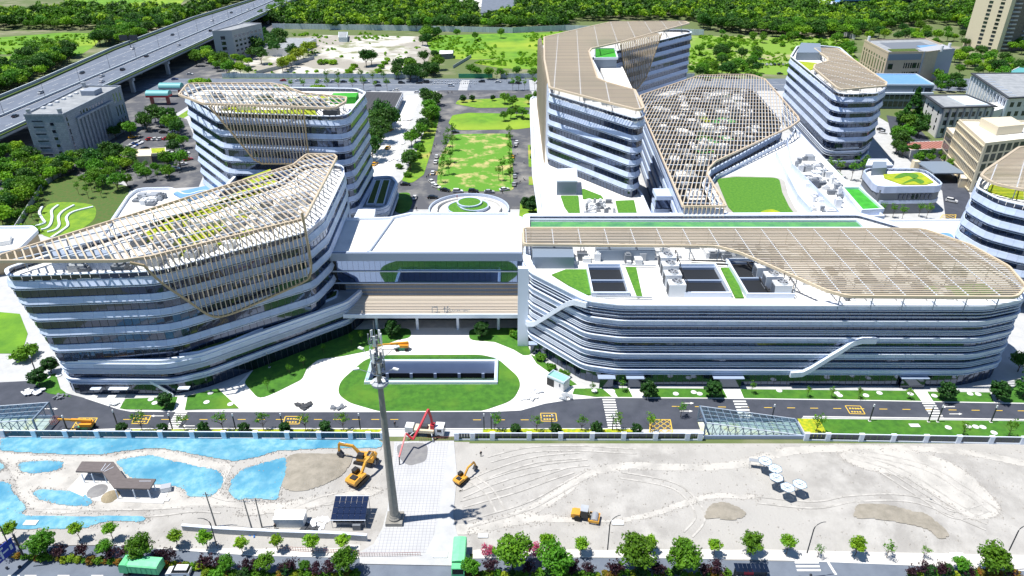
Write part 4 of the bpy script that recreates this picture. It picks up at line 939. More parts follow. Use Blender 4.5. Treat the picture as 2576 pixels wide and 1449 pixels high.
roof_boxes(pe, ccw(pxs([(1468, 505), (1545, 508), (1552, 550), (1462, 552)], 10.5)), 10.5, 26, 12, .6, 2.6, .4, 1.8)
# connecting bridges in the gap
gp = thing('link_bridge', 'stack of three glazed link bridges between podium and lattice block', 'building')
for z in (8.5, 13.5, 19.0):
    MB().box(50.8, 234 + (20 - z) * .3, z, 58.5, 242, z + 1.5).build('bridge_beam', 'white_panel', gp); MB().box(50.8, 234.4 + (20 - z) * .3, z - 3.2, 58.5, 241.6, z).build('bridge_glass', 'glass', gp)
# lattice block
fb = thing('lattice_block', 'low block under the vast sloping gold lattice roof', 'building')
F_ring = walk(ccw(fillet([(55.2, 209.5), (66.6, 209.5), (68.4, 240), (75, 255), (116, 302), (123, 318), (129, 384), (103, 392), (66, 352), (60.5, 322)], [.6, .6, 2, 2, 3, 4, 4, 4, 3, 2], 4)), 1.6)
fpan = []; 
tower(fb, lambda z: F_ring, 0.2, [5.2, 9.8, 14.4, 19.0, 23.2], 22.6, limit=130, balustrade=False, ledge=False, prof=FLAT, band_h=2.3)
perF = ccw(fillet([(61, 326), (63, 352), (103, 398), (132, 400.5), (136, 389), (127, 313), (125.5, 307), (118, 297), (75, 252), (70.5, 244), (68.6, 238), (67.4, 208.4), (53.8, 208.4), (59.2, 318)], [3, 6, 6, 4, 6, 3, 3, 3, 3, 3, 4, .8, .8, 3], 4))
pergola(fb, perF, 27.2, rad(73), 1.35, rad(-3), 6.2, w=.34, d=.24, posts_to=(22.6, offset(F_ring, -.5)), post_step=8, bw=.35, beam_m='steel_beam')
for k in range(10):
    x = 54.3 + k * 1.38; MB().bar([(x, 207.8, 20.5), (x, 207.8, 26.4), (x, 208.1, 26.9), (x, 209, 27.2)], .22, .5, (1, 0, 0)).build('fin', 'gold', fb)
MB().box(54.0, 208.2, 19.0, 67.0, 209.0, 26.2).build('end_screen', 'grey_panel', fb)
rr_ = offset(F_ring, -2)
roof_boxes(fb, ccw([(57, 212), (66, 212), (67, 240), (73, 256), (112, 302), (124, 380), (104, 388), (68, 348), (62, 318)]), 22.6, 120, 21, 1.5, 6, .6, 2.4)
for i in range(14):
    rq = random.Random(40 + i); t = rq.random(); x = 66 + t * 48 + rq.uniform(-4, 4); y = 255 + t * 100 + rq.uniform(-6, 22); s1 = rq.uniform(3, 7)
    if all(inside((x + a * s1, y + b * s1), F_ring) for a in (-1, 1) for b in (-1, 1)): MB().cbox(x, y, 22.6, s1, s1 * rq.uniform(.6, 1.6), .4, .3).build('roof_garden', rq.choice(['sedum', 'turf_roof', 'turf_teal']), fb)
# rear podium with roof lawn and plant
rp = thing('rear_podium', 'white rear podium with curved roof lawn and rows of plant', 'building')
rp_poly = ccw([(67.2, 213)] + pxs([(2222, 553), (2131, 468), (2030, 363), (2000, 330)], 20.5) + [(118, 298), (76, 252), (69.2, 238)])
MB().prism(rp_poly, 0, 20.2).build('body', 'concrete_wall', rp); MB().prism(offset(rp_poly, -.05), 20.2, 20.5).build('roof', 'roof_white', rp)
MB().add(*ring_bar(rp_poly, -.5, .15, 20.5, 21.9)).build('parapet', 'white_ledge', rp)
lawnR = ccw(fillet(pxs([(1803, 450), (1850, 445), (1960, 447), (1968, 485), (1985, 520), (2004, 545), (1860, 548), (1832, 520), (1815, 480)], 20.8), 3, 5))
sheet('gravel_margin', offset(lawnR, 2.0), 20.56, 'dirt', (), None, None, rp, thick=.05); sheet('roof_lawn', lawnR, 20.85, 'turf_roof', (), None, None, rp, thick=.3)
sheet('flower_bed', ccw(spline(pxs([(1914, 533), (1940, 526), (1965, 535), (1960, 542), (1925, 542)], 20.95), 4)), 20.97, 'sedum', (), None, None, rp, thick=.15)
for l_, w_ in (([(1978, 363), (1990, 425), (2110, 550)], 1), ([(1950, 395), (2005, 505), (2040, 545)], 1)):
    q = pxs(l_, 20.6); MB().bar([(x, y, 21.7) for x, y in q], .25, 2.4).build('screen_wall', 'white_panel', rp)
roof_boxes(rp, ccw(pxs([(1990, 420), (2030, 380), (2118, 470), (2130, 550), (2040, 548)], 20.5)), 20.5, 54, 31, .8, 3.2, .6, 3.2)
roof_boxes(rp, ccw(pxs([(2050, 440), (2085, 440), (2118, 510), (2100, 520)], 20.5)), 20.5, 8, 33, 3, 5, 2.5, 4.5)
gb = thing('turf_box', 'white box building with vivid striped turf roof', 'building')
gq = ccw(pxs([(2118, 471), (2163, 471), (2224, 526), (2168, 529)], 23.0)); MB().prism(gq, 0, 22.2).build('body', 'white_panel', gb); sheet('turf', offset(gq, -.5), 22.4, 'turf_bright', (), None, None, gb, thick=.3); MB().add(*ring_bar(gq, -.5, .1, 22.2, 23.2)).build('parapet', 'white_ledge', gb)
# service canopy roof behind the long block
sr = thing('service_roof', 'flat white service roof with a pale blue pool like skylight', 'building')
sq = ccw(pxs([(2160, 558), (2440, 556), (2425, 640), (2330, 585), (2180, 575)], 15)); MB().prism(sq, 0, 15).build('body', 'roof_white', sr); MB().add(*ring_bar(sq, -.4, .2, 15, 15.8)).build('parapet', 'white_ledge', sr)
sk = ccw(spline(pxs([(2310, 590), (2380, 586), (2400, 598), (2398, 612), (2360, 600)], 15.2), 4)); MB().prism(sk, 15.0, 15.35).build('skylight', 'roof_blue', sr)
# right rear tower
G_ring = walk(ccw(fillet(pxs([(1987, 148), (2003, 122), (2050, 119), (2112, 125), (2228, 228), (2205, 243), (2107, 246)], 34.2), [5, 4, 4, 5, 5, 6, 6], 8)), 1.3)
gt = thing('right_tower', 'white banded tower with flat gold lattice beside the old offices', 'building')
tower(gt, lambda z: G_ring, 10.8, [15.8 + 4.55 * i for i in range(5)], 34.3, band_h=2.1, limit=280)
louvre_facade(gt, offset(G_ring, -1.0), 0, [(.1, 3.4, [], 3.6, 4.6), (4.8, 6.6, [6.9, 7.6], 8.2, 9.2), (9.4, 10.2, [9.9], 10.2, 11.0)], 'glass_dark', 60)
perG = ccw(fillet(pxs([(2048, 122), (2106, 122), (2230, 208), (2228, 216), (2117, 226), (2104, 220), (2047, 172), (2050, 163), (2082, 155), (2082, 147)], 38.2), [1, 3, 3, 3, 5, 4, 3, 3, 3, 3], 5))
pergola(gt, perG, 38.2, rad(0), 1.5, rad(118), 9.0, w=.50, d=.3, posts_to=(34.3, offset(G_ring, -.8)), post_step=12, bw=.35, rim=.8)
MB().prism(ccw(pxs([(2000, 152), (2062, 152), (2060, 128), (2012, 126)], 34.3)), 34.2, 38.5).build('plant_room', 'blue_grey', gt)
sheet('roof_garden', ccw(pxs([(2010, 154), (2055, 158), (2048, 172), (2034, 178)], 34.7)), 34.75, 'sedum', (), None, None, gt, thick=.4)
roof_boxes(gt, ccw(pxs([(2040, 180), (2060, 178), (2115, 225), (2190, 225), (2110, 238)], 34.3)), 34.3, 16, 41, 1, 3, .6, 2)
# far right tower, cut by the frame
H_ring = walk(ccw(fillet(pxs([(2450, 482), (2462, 455), (2560, 400), (2700, 410), (2760, 520), (2640, 545), (2510, 515)], 32.0), [5, 5, 6, 6, 6, 8, 8], 8)), 1.3)
def ringH(z): 
    return offset(H_ring, .16 * (32 - z) * .5)
ht = thing('round_tower', 'rounded white banded tower behind the end of the long block', 'building')
tower(ht, ringH, 6.0, [9.8 + 4.42 * i for i in range(6)], 31.9, band_h=2.2, limit=200)
perH = ccw(fillet(pxs([(2468, 442), (2478, 430), (2565, 370), (2720, 372), (2740, 470), (2576, 478), (2500, 462)], 36.0), [2, 3, 5, 5, 5, 3, 5], 5))
pergola(ht, perH, 36.0, rad(0), 1.2, rad(54), 7.0, w=.40, d=.26, posts_to=(31.9, offset(H_ring, -.8)), post_step=12, bw=.35, rim=.8)
sheet('roof_garden', ccw(pxs([(2478, 478), (2495, 462), (2576, 478), (2576, 500), (2545, 497)], 32.3)), 32.3, 'sedum', (), None, None, ht, thick=.4)
# small rounded pavilion block
ib = thing('rounded_block', 'small rounded grey and white block with yellow swirl roof garden', 'building')
I_ring = walk(ccw(fillet(pxs([(2173, 430), (2184, 423), (2326, 424), (2370, 460), (2364, 467), (2213, 469), (2200, 463)], 11.8), [2, 2, 5, 3, 4, 5, 3], 8)), 1.3)
pieces(ib, 'panel', 'panel_cladding', ring_specs(I_ring, 2.6, [(-.3, 11.8), (.3, 11.8), (.35, 9.0), (-.3, 9.0)]) + ring_specs(I_ring, 2.6, [(-.3, 5.8), (.3, 5.8), (.35, 4.4), (-.3, 4.4)]), 'white_panel', 140)
MB().prism(I_ring, 0, 10.2).build('body', 'box_grey', ib); MB().prism(offset(I_ring, -.2), 10.2, 10.6).build('roof', 'roof_white', ib)
sheet('roof_garden', ccw(fillet(pxs([(2222, 438), (2315, 433), (2350, 458), (2330, 464), (2270, 464), (2225, 448)], 10.9), 1.5, 4)), 10.95, 'sedum', (), None, None, ib, thick=.3)
for l_ in ([(2250, 446), (2275, 434), (2310, 440), (2300, 450), (2285, 442), (2262, 448)], [(2270, 462), (2300, 448), (2325, 456), (2315, 462), (2298, 455)]):
    sheet('swirl_planting', ccw(spline(pxs(l_, 11.05), 4)), 11.05, 'turf_roof', (), None, None, ib, thick=.1)
MB().prism(ccw(pxs([(2190, 442), (2226, 440), (2226, 424), (2192, 424)], 10.6)), 10.5, 13.8).build('stair_head', 'blue_grey', ib)
for i in range(8):
    u = 2255 + i * 11; x, y, _ = P(u, 490, 7.2); c = nearest((x, y), I_ring)[1]; MB().box(c[0] - .45, c[1] - .35, 6.4, c[0] + .45, c[1] + .2, 8.4).build('window', 'glass_dark', ib)
sh = thing('flat_hut', 'grey flat roofed hut behind the rounded block', 'building'); hq = ccw(pxs([(2178, 420), (2245, 420), (2230, 404), (2185, 404)], 10)); MB().prism(hq, 0, 10).build('body', 'render_grey', sh); MB().add(*ring_bar(hq, -.4, .2, 10, 10.8)).build('parapet', 'white_ledge', sh); MB().prism(offset(hq, -.4), 10, 10.2).build('roof', 'roof_white', sh)
# sunken court in the oval lawn
sc_ = thing('sunken_court', 'sunken court with white kerb and glass rail in the oval lawn', 'courtyard')
b = MB(); w = .9
for X0, Y0_, X1, Y1_ in ((px0 - w, py0 - w, px1 + w, py0), (px0 - w, py1, px1 + w, py1 + w), (px0 - w, py0, px0, py1), (px1, py0, px1 + w, py1)): b.box(X0, Y0_, .05, X1, Y1_, .75)
b.build('kerb', 'white_ledge', sc_)
w_ = MB(); w_.add([(px0, py0, -5), (px1, py0, -5), (px1, py1, -5), (px0, py1, -5)], [(0, 1, 2, 3)]); w_.build('floor', 'asphalt', sc_)
w_ = MB(); w_.box(px0, py1 - .02, -3.3, px1, py1 + .3, .1); w_.box(px0 - .3, py0, -2.6, px0 + .02, py1, .1); w_.box(px1 - .02, py0, -2.6, px1 + .3, py1, .1); w_.box(px0, py0 - .3, -5, px1, py0 + .02, .1); w_.build('wall', 'white_panel', sc_)
MB().box(px0, py1 + .25, -5, px1, py1 + 4.5, -3.3).build('dark_bay', 'dark_core', sc_)
for i in range(5): x = px0 + (px1 - px0) * (i + .5) / 5; MB().box(x - .4, py1 - .3, -5, x + .4, py1 + .1, -3.3).build('column', 'grey_panel', sc_)
for X0, Y0_, X1, Y1_ in ((px0 - .5, py0 - .5, px1 + .5, py0 - .46), (px0 - .5, py1 + .46, px1 + .5, py1 + .5), (px0 - .5, py0 - .45, px0 - .46, py1 + .45), (px1 + .46, py0 - .45, px1 + .5, py1 + .45)):
    MB().box(X0, Y0_, .75, X1, Y1_, 1.85).build('glass_rail', 'clear_glass', sc_)
# fountain court behind the bridge
fc = thing('fountain_court', 'sunken round court with terraced planters behind the bridge', 'courtyard')
cx, cy, _ = P(1180, 530); 
MB().lathe([(16.5, .1), (16.5, 1.3), (16.0, 1.3), (16.0, .1)], 40, (cx, cy), cap=False).build('rim_wall', 'white_panel', fc)
MB().lathe([(15.9, .12), (9, .12), (8.5, .3), (.1, .32)], 40, (cx, cy), cap=False).build('court_floor', 'concrete', fc)
for r, z, dx, dy in ((7.5, 1.0, -1.5, 1.5), (6.0, 1.6, 2, 2.5), (5.0, 2.4, 0, 4.0)):
    MB().lathe([(r, .2), (r + .3, z), (r - .3, z), (r - .35, z - .25), (.1, z - .25)], 28, (cx + dx, cy + dy), cap=False).build('planter', 'white_panel', fc); MB().lathe([(r - .4, z - .1), (r * .5, z + .1), (.1, z + .2)], 20, (cx + dx, cy + dy), cap=False).build('planting', 'turf_roof', fc)
for s in (-1, 1):
    for k in range(12):
        a = rad(90 + s * (25 + k * 7)); MB().cbox(cx + 13 * math.cos(a), cy + 13 * math.sin(a), .1, .35, 2.4, .5 + k * .1, a).build('step', 'concrete', fc)
# ---------------------------------------------------------------- elevated highway
hw = thing('elevated_highway', 'long grey elevated highway on portal piers beside the fields', 'highway')
XN, XF, HZ = -249.5, -292.0, 11.0
MB().box(XF, 150, HZ - 1.9, XN, 1500, HZ).build('deck', 'bridge_deck', hw)
MB().add([(XF + .2, 330, HZ - .02), (XF + .2, 900, HZ - .02), (-306, 720, HZ - .02), (-305, 560, HZ - .02), (-296, 440, HZ - .02), (XF + .2, 330, HZ - 1.7), (XF + .2, 900, HZ - 1.7), (-306, 720, HZ - 1.7), (-305, 560, HZ - 1.7), (-296, 440, HZ - 1.7)],
         [(0, 1, 2, 3, 4), (9, 8, 7, 6, 5), (0, 4, 9, 5), (4, 3, 8, 9), (3, 2, 7, 8), (2, 1, 6, 7), (1, 0, 5, 6)]).build('ramp_deck', 'bridge_deck', hw)
far_line = [(XF, 150), (XF, 335), (-296, 445), (-305, 562), (-306, 720), (XF, 898), (XF, 1500)]
for nm, line, h in (('outer_parapet', [(XN, 150), (XN, 1500)], 1.5), ('outer_parapet', far_line, 2.2), ('median_barrier', [(-270.5, 150), (-270.5, 1500)], 1.0)):
    MB().bar([(x, y, HZ + h / 2) for x, y in line], .35, h).build(nm, 'concrete_wall', hw); MB().bar([(x, y, HZ + h + .08) for x, y in line], .5, .16).build('rail_cap', 'hoard_white', hw)
MB().bar([(XN + .9, 150, HZ - .4), (XN + .9, 1500, HZ - .4)], 1.3, 1.0).build('edge_planter', 'concrete_wall', hw); MB().bar([(XN + .9, 150, HZ + .35), (XN + .9, 1500, HZ + .35)], 1.0, .6).build('edge_hedge', 'planting', hw)
MB().bar([(x + 1.6, y, HZ + .45) for x, y in far_line], 1.2, .9).build('edge_hedge', 'planting', hw)
b = MB()
for x in (-250.9, -269.4, -271.6, -290.5): b.box(x - .1, 150, HZ + .02, x + .1, 1500, HZ + .04)
for x in (-257, -263.2, -277.8, -284):
    for k in range(75): b.box(x - .09, 160 + k * 15, HZ + .02, x + .09, 166 + k * 15, HZ + .04)
tag(b.build('lane_marking', 'paint_white', hw), kind='stuff')
for y in (365, 420, 474.5, 529, 584, 640, 700, 770, 850):
    b = MB(); b.box(XF + 1, y - 1.4, HZ - 3.6, XN + 1.2, y + 1.4, HZ - 1.9); b.build('crosshead', 'concrete_wall', hw)
    for x in (XN - .8, -271, XF + 3): MB().box(x - 1.1, y - 1.1, 0, x + 1.1, y + 1.1, HZ - 3.6).build('pier', 'concrete_wall', hw)
for k in range(22):
    y = 300 + k * 38; lp = thing('highway_lamp', 'dark slender lamp post rising from the highway median', 'lamp post', (-270.5, y, HZ + 1), 0, 'lamp posts on the highway median')
    MB().tube([(0, 0, 0), (0, 0, 9)], .12, 6, .06).build('pole', 'lamp_metal', lp); MB().bar([(-2.2, 0, 9.3), (0, 0, 9), (2.2, 0, 9.3)], .3, .12).build('arm', 'lamp_metal', lp)
sg = thing('highway_sign', 'dark sign boards on a mast beside the highway ramp', 'road sign', (-297, 575, HZ)); MB().tube([(0, 0, 0), (0, 0, 8)], .3, 8).build('mast', 'lamp_metal', sg)
for s in (-1, 1): MB().box(s * 4 - 3.2, -.15, 5, s * 4 + 3.2, .15, 9).build('board', 'box_dark', sg)
# ---------------------------------------------------------------- plain buildings
def wins(T, a, b, zs, n, w, h, m='glass_dark', name='window', e=1.0, proud=.06):
    L = math.dist(a, b); dx, dy = (b[0] - a[0]) / L, (b[1] - a[1]) / L; nx, ny = dy, -dx
    if (CAMV.x - a[0]) * nx + (CAMV.y - a[1]) * ny < 0: nx, ny = -nx, -ny
    for z in zs:
        for i in range(n):
            s = e + (L - 2 * e) * (i + .5) / n; cx, cy = a[0] + dx * s, a[1] + dy * s
            fr = [(cx - dx * w / 2, cy - dy * w / 2), (cx + dx * w / 2, cy + dy * w / 2)]
            p = [(x - nx * .1, y - ny * .1) for x, y in fr] + [(x + nx * proud, y + ny * proud) for x, y in reversed(fr)]
            MB().prism(ccw(p), z, z + h).build(name, m, T)
def plain(name, label, poly, z, m, roof='roof_grey', par=.9, parm=None, eave=0.0):
    T = thing(name, label, 'building'); poly = ccw(poly); MB().prism(poly, 0, z).build('wall', m, T)
    MB().prism(offset(poly, -.35), z, z + .12).build('roof', roof, T)
    if par: MB().add(*ring_bar(poly, -.35, .12 + eave, z - .1, z + par)).build('parapet', parm or m, T)
    return T
K = [(-230.5, 333.2), (-212.5, 333.6), (-213.2, 392), (-234, 393)]
kb = plain('stone_office', 'grey stone clad office block beside the elevated highway', K, 22.2, 'stone_blocks')
wins(kb, (-230.5, 333.2), (-220, 333.4), [3, 6.4, 9.8, 13.2, 16.6, 19.4], 1, 5, .55, e=2)
wins(kb, (-221, 333.4), (-216.5, 333.5), [3.5, 7, 10.5, 14, 17.5], 1, 1.6, 1.4, e=.5)
wins(kb, (-212.5, 333.6), (-212.7, 342), [3 + i * 3.2 for i in range(6)], 2, 1.0, 2.5, e=.6)
wins(kb, (-212.7, 343), (-212.9, 372), [19], 9, 1.5, 1.5, e=1.0); wins(kb, (-212.8, 344.5), (-213.0, 358), [5], 1, 12, 12.8, 'glass', e=.3, proud=.1)
wins(kb, (-213.0, 359), (-213.1, 378), [4 + i * 3.1 for i in range(5)], 4, 1.1, 2.4, e=.6); wins(kb, (-213.1, 380), (-213.2, 391), [2, 9, 16], 3, .9, 5.2, e=.6)
for k in range(10): MB().bar([(-212.2, 343.5 + k * 3.4, 2), (-212.2, 343.5 + k * 3.4, 18.4)], .6, .5, (0, 1, 0)).build('pilaster', 'stone_grey', kb)
MB().box(-212.5, 343, 17.6, -211.7, 378, 18.6).build('string_course', 'stone_grey', kb)
for x, y in ((-229, 335), (-214.5, 335.5), (-232.5, 391)): MB().lathe([(1.0, 22), (1.0, 24.8), (1.2, 24.8), (1.2, 25.1)], 12, (x, y)).build('vent_drum', 'galv', kb)
MB().box(-224, 372, 22.2, -217, 380, 24.8).build('roof_house', 'stone_grey', kb)
for k in range(7): MB().box(-229.5, 345 + k * 6, 22.3, -228, 347 + k * 6, 23.2).build('roof_vent', 'box_white', kb)
lb2 = plain('grey_slab_office', 'tall grey office slab standing among trees by the highway', [(-232, 577), (-218, 580), (-206, 616), (-222, 620)], 22, 'render_grey')
wins(lb2, (-230, 577.5), (-221, 579.4), [4, 8, 12, 16], 1, 4, 2.6); wins(lb2, (-218, 580), (-206, 616), [3, 6.5, 10, 13.5, 17], 7, 2.8, 1.6)
wh = plain('dark_warehouse', 'long low warehouse with dark patched roof beside the works road', [(-99, 384), (-67.6, 384), (-68.8, 452), (-99, 454)], 5.0, 'render_grey', 'roof_sheet', .3, 'render_grey')
wins(wh, (-67.6, 384), (-68.8, 452), [.5, 3.2], 12, 3.2, 1.3)
cw = plain('white_shed', 'long white shed with small dark windows beside the cleared lot', [(-208, 596), (-176, 598), (-170, 645), (-206, 648)], 6, 'render_white', 'roof_grey', .3); wins(cw, (-176, 598), (-170, 645), [2.4], 9, 1.6, 1.8)
gr = plain('lot_cabin', 'pale grey site cabin on the cleared lot', ccw(pxs([(853, 106), (874, 106), (876, 92), (853, 92)])), 4, 'hoard_white', 'roof_grey', .2)
gr = plain('lot_hut', 'flat white roofed hut at the edge of the bright field', ccw(pxs([(1104, 150), (1140, 148), (1141, 140), (1106, 140)])), 4, 'box_grey', 'roof_white', .2)
gh = thing('gatehouse', 'gatehouse with two teal barrel roofs beside the highway', 'building')
for u, v in ((405, 262), (436, 242)):
    x, y, _ = P(u, v); L = 14; b = MB(); prof = [(3.2 * math.cos(rad(a)), 6 + 2.6 * math.sin(rad(a))) for a in range(0, 181, 20)]
    b.extrude(ccw(prof), lambda p, q, d: (x + d, y + p, q), -L / 2, L / 2); b.build('barrel_roof', 'roof_teal', gh); MB().box(x - L / 2, y - 3, 4.8, x + L / 2, y + 3, 6).build('gate_beam', 'red_paint' if u < 420 else 'render_grey', gh)
    for dx in (-5, 5): MB().box(x + dx - .8, y - 1, 0, x + dx + .8, y + 1, 4.8).build('pillar', 'rust_steel', gh)
yb = plain('cream_plant_house', 'small cream service building with hip roof in the car park', pxs([(322, 418), (385, 416), (388, 398), (318, 400)]), 4.5, 'cream', 'cream', .3); 
yb2 = plain('grille_house', 'small service block with dark louvre grille in the car park', pxs([(388, 418), (425, 416), (424, 402), (386, 404)]), 6.0, 'cream', 'sedum', .3); wins(yb2, P(388, 418)[:2], P(425, 416)[:2], [1.5], 1, 7, 3.4, 'box_dark')
# low wing roof and garden side block behind the slanted wing
lw = thing('low_wing', 'low white roofed wing with plant yard behind the slanted wing', 'building')
lq = ccw(fillet(pxs([(250, 606), (322, 498), (345, 478), (430, 476), (470, 495), (520, 480), (560, 520), (470, 560), (300, 640)], 8.5), [1, 3, 4, 4, 3, 3, 2, 2, 2], 5))
MB().prism(lq, 0, 8.0).build('wall', 'gold_dark', lw); MB().prism(offset(lq, -.3), 8.0, 8.2).build('roof', 'roof_white', lw); MB().add(*ring_bar(lq, -.4, .3, 8.0, 9.4)).build('parapet', 'white_ledge', lw)
roof_boxes(lw, ccw(pxs([(325, 515), (345, 490), (425, 490), (440, 510), (400, 525)], 8.2)), 8.2, 12, 61, 1.5, 4.5, .8, 2.2)
bl = ccw(pxs([(436, 486), (520, 468), (545, 480), (470, 505)], 9)); MB().prism(bl, 8.3, 9.2).build('blue_roof', 'roof_blue', lw)
le = thing('edge_block', 'flat white roof with raised inner slab at the garden edge', 'building'); eq = ccw(fillet(pxs([(-80, 574), (82, 572), (94, 582), (46, 628), (-80, 650)], 8), 2, 4)); MB().prism(eq, 0, 7.4).build('wall', 'gold_dark', le); MB().prism(offset(eq, -.3), 7.4, 7.6).build('roof', 'roof_white', le); MB().add(*ring_bar(eq, -.5, .4, 7.4, 8.6)).build('parapet', 'white_ledge', le)
MB().prism(ccw(pxs([(-80, 590), (28, 590), (24, 606), (-80, 622)], 9)), 7.6, 9.2).build('roof_slab', 'roof_white', le)
for i, l_ in enumerate([[(107, 522), (100, 537), (107, 552), (113, 562), (100, 568), (86, 572)], [(147, 518), (131, 532), (132, 548), (128, 566), (118, 576), (104, 580)], [(187, 518), (160, 533), (148, 548), (150, 568), (140, 580), (120, 586)], [(235, 522), (185, 535), (168, 550), (172, 568), (160, 580), (130, 600)]]):
    tag(MB().bar([(x, y, .35) for x, y in spline(pxs(l_), 5, False)], .9, .55).build('curved_wall', 'white_ledge'), ['shortest curved white garden wall beside the edge block', 'second curved white garden wall from the edge block', 'third curved white garden wall from the edge block', 'longest curved white garden wall beside the low wing'][i], 'garden wall', 'curved garden walls')
# old offices to the right
M_ = [(256, 500), (284, 502.5), (308, 514), (310, 556), (261, 549)]
mo = plain('beige_court_office', 'beige stone office block with green court roof and tall windows', M_, 20, 'stone_beige', 'roof_grey', 1.0)
wins(mo, (256, 500), (261, 549), [4, 14.5], 9, 2.0, 1.6); wins(mo, (256, 500), (261, 549), [6.6], 9, 1.6, 7.0, e=1.2, proud=.08)
wins(mo, (257, 500), (262, 500.5), [3, 9.5], 1, 3.4, 3.6); wins(mo, (264, 500.8), (283, 502.4), [4, 10], 10, 1.0, 3.6); wins(mo, (268, 501.2), (280, 502.2), [4.1, 10.1], 2, 2.6, 3.5, proud=.09)
MB().prism(ccw([(256.5, 499.6), (280, 501.8), (280, 503), (256.5, 500.9)]), 15.6, 19.6).build('dark_attic', 'blue_grey', mo); MB().prism(ccw([(281, 501.8), (308.5, 513.4), (309, 530), (282, 514)]), 2, 21).build('tiled_corner', 'render_grey', mo)
MB().prism(ccw([(266, 516), (300, 520), (300, 545), (268, 540)]), 18, 20.2).build('court_floor', 'box_grey', mo); MB().prism(ccw([(261, 505), (280, 507), (282, 516), (262, 514)]), 20.1, 20.5).build('roof_garden', 'turf_olive', mo); MB().prism(ccw([(286, 509), (304, 517), (304, 530), (288, 526)]), 20.1, 20.7).build('blue_roof', 'roof_blue', mo)
for x, y in ((262, 545), (306, 517), (296, 508)): MB().lathe([(1.0, 20), (1.0, 24)], 10, (x, y)).build('vent_drum', 'box_white', mo)
N_ = [(214, 433), (253.5, 432.2), (257.5, 462), (222, 463)]
no = plain('blue_roof_hall', 'dark glazed hall with pale blue flat roof behind the right tower', N_, 14, 'blue_grey', 'roof_blue', .7, 'white_ledge')
wins(no, (222, 433), (253.5, 432.2), [10.2], 6, 4.2, 2.4, e=.4); wins(no, (216, 433), (253.5, 432.2), [5.6], 12, 2.6, 3.2, 'glass', e=.4); wins(no, (216, 433), (253.5, 432.2), [1.2], 12, 2.6, 3.2, 'glass_dark', e=.4); MB().box(216, 431.2, 8.9, 254, 432.6, 9.9).build('canopy_band', 'white_ledge', no)
O_ = [(226.5, 372), (254.5, 375), (253.4, 399), (231, 398)]
oo = plain('eaved_office', 'pale office with dark projecting flat eaves and window bays', O_, 16, 'render_white', 'roof_grey', .5, 'box_dark', 1.2)
wins(oo, O_[0], O_[1], [2.5, 6.8, 11], 7, 1.9, 2.6); wins(oo, O_[0], O_[3], [3, 7, 11], 3, 1.6, 2.4)
for i in range(8): 
    t = (i + .0) / 7; x, y = O_[0][0] + 28 * t, O_[0][1] + 3 * t; MB().box(x - .35, y - .8, 0, x + .35, y + .2, 15.4).build('pilaster', 'render_grey', oo)
MB().prism(ccw([(240, 376), (253, 377), (252, 396), (241, 396)]), 16.1, 16.6).build('roof_panel', 'hoard_white', oo)
P_ = [(268, 385), (305, 391), (315, 446), (283, 445)]
po = plain('long_eaved_office', 'long pale office with dark eaves and rows of white fins', P_, 18, 'render_white', 'roof_grey', .5, 'box_dark', 1.2)
wins(po, P_[0], P_[3], [3, 8, 13], 12, 1.6, 3.0); wins(po, P_[0], P_[1], [3, 8, 13], 8, 2.2, 2.6)
for i in range(13): t = i / 12; x, y = 268 + 15 * t, 385 + 60 * t; MB().box(x - .9, y - .25, 0, x + .2, y + .25, 17).build('fin', 'white_ledge', po)
for i in range(9): t = i / 8; x, y = 270 + 13 * t, 389 + 52 * t; MB().bar([(x, y, 18.7), (x + 4, y - .6, 18.7)], .3, .3).build('roof_beam', 'white_ledge', po)
wing2 = plain('office_annex', 'lower pale annex between the two eaved offices', [(254.6, 377), (268, 386), (272, 398), (254, 397)], 12, 'render_white', 'roof_white', .5); wins(wing2, (254.6, 377), (268, 386), [2, 6], 4, 2, 2.2)
Q_ = [(199.4, 291.4), (240, 304), (243, 326), (208.5, 328)]
qo = plain('cream_grid_office', 'cream stone office with deep grid of window ribs', Q_, 21, 'cream', 'roof_white', 1.1)
a, b = Q_[0], Q_[3]
for j, (n, z0, h) in enumerate(((20, 17.8, 2.2), (20, 13.6, 3.6), (20, 9.4, 3.6), (20, 5.2, 3.6), (20, 1.0, 3.6))): wins(qo, a, b, [z0], n, 1.1, h, e=.6)
wins(qo, Q_[0], Q_[1], [1, 5.2, 9.4, 13.6, 17.6], 11, 2.6, 3.2)
nq = Vector((b[1] - a[1], -(b[0] - a[0]))).normalized(); nq = -nq if nq.dot(Vector((-a[0], -a[1]))) < 0 else nq
for i in range(21):
    t = i / 20; x = a[0] + (b[0] - a[0]) * t + nq.x * .25; y = a[1] + (b[1] - a[1]) * t + nq.y * .25; MB().bar([(x, y, .5), (x, y, 20.8)], .42, .55, ((b[0] - a[0]), (b[1] - a[1]), 0)).build('rib', 'cream', qo)
for z in (.7, 4.9, 9.1, 13.3, 17.4, 20.5): MB().bar([(a[0] + nq.x * .3, a[1] + nq.y * .3, z), (b[0] + nq.x * .3, b[1] + nq.y * .3, z)], .7, .5).build('floor_band', 'cream', qo)
MB().prism(ccw([(212, 305), (226, 309), (228, 322), (213, 320)]), 21, 25).build('roof_house', 'cream', qo)
ql = plain('cream_low_wing', 'lower step of the cream grid office with porch', [(208.5, 328.5), (220, 328), (222, 340), (212, 341)], 14, 'cream', 'roof_white', .6); wins(ql, (208.5, 328.5), (212, 341), [1, 5.2, 9.4], 7, 1.1, 3.4)
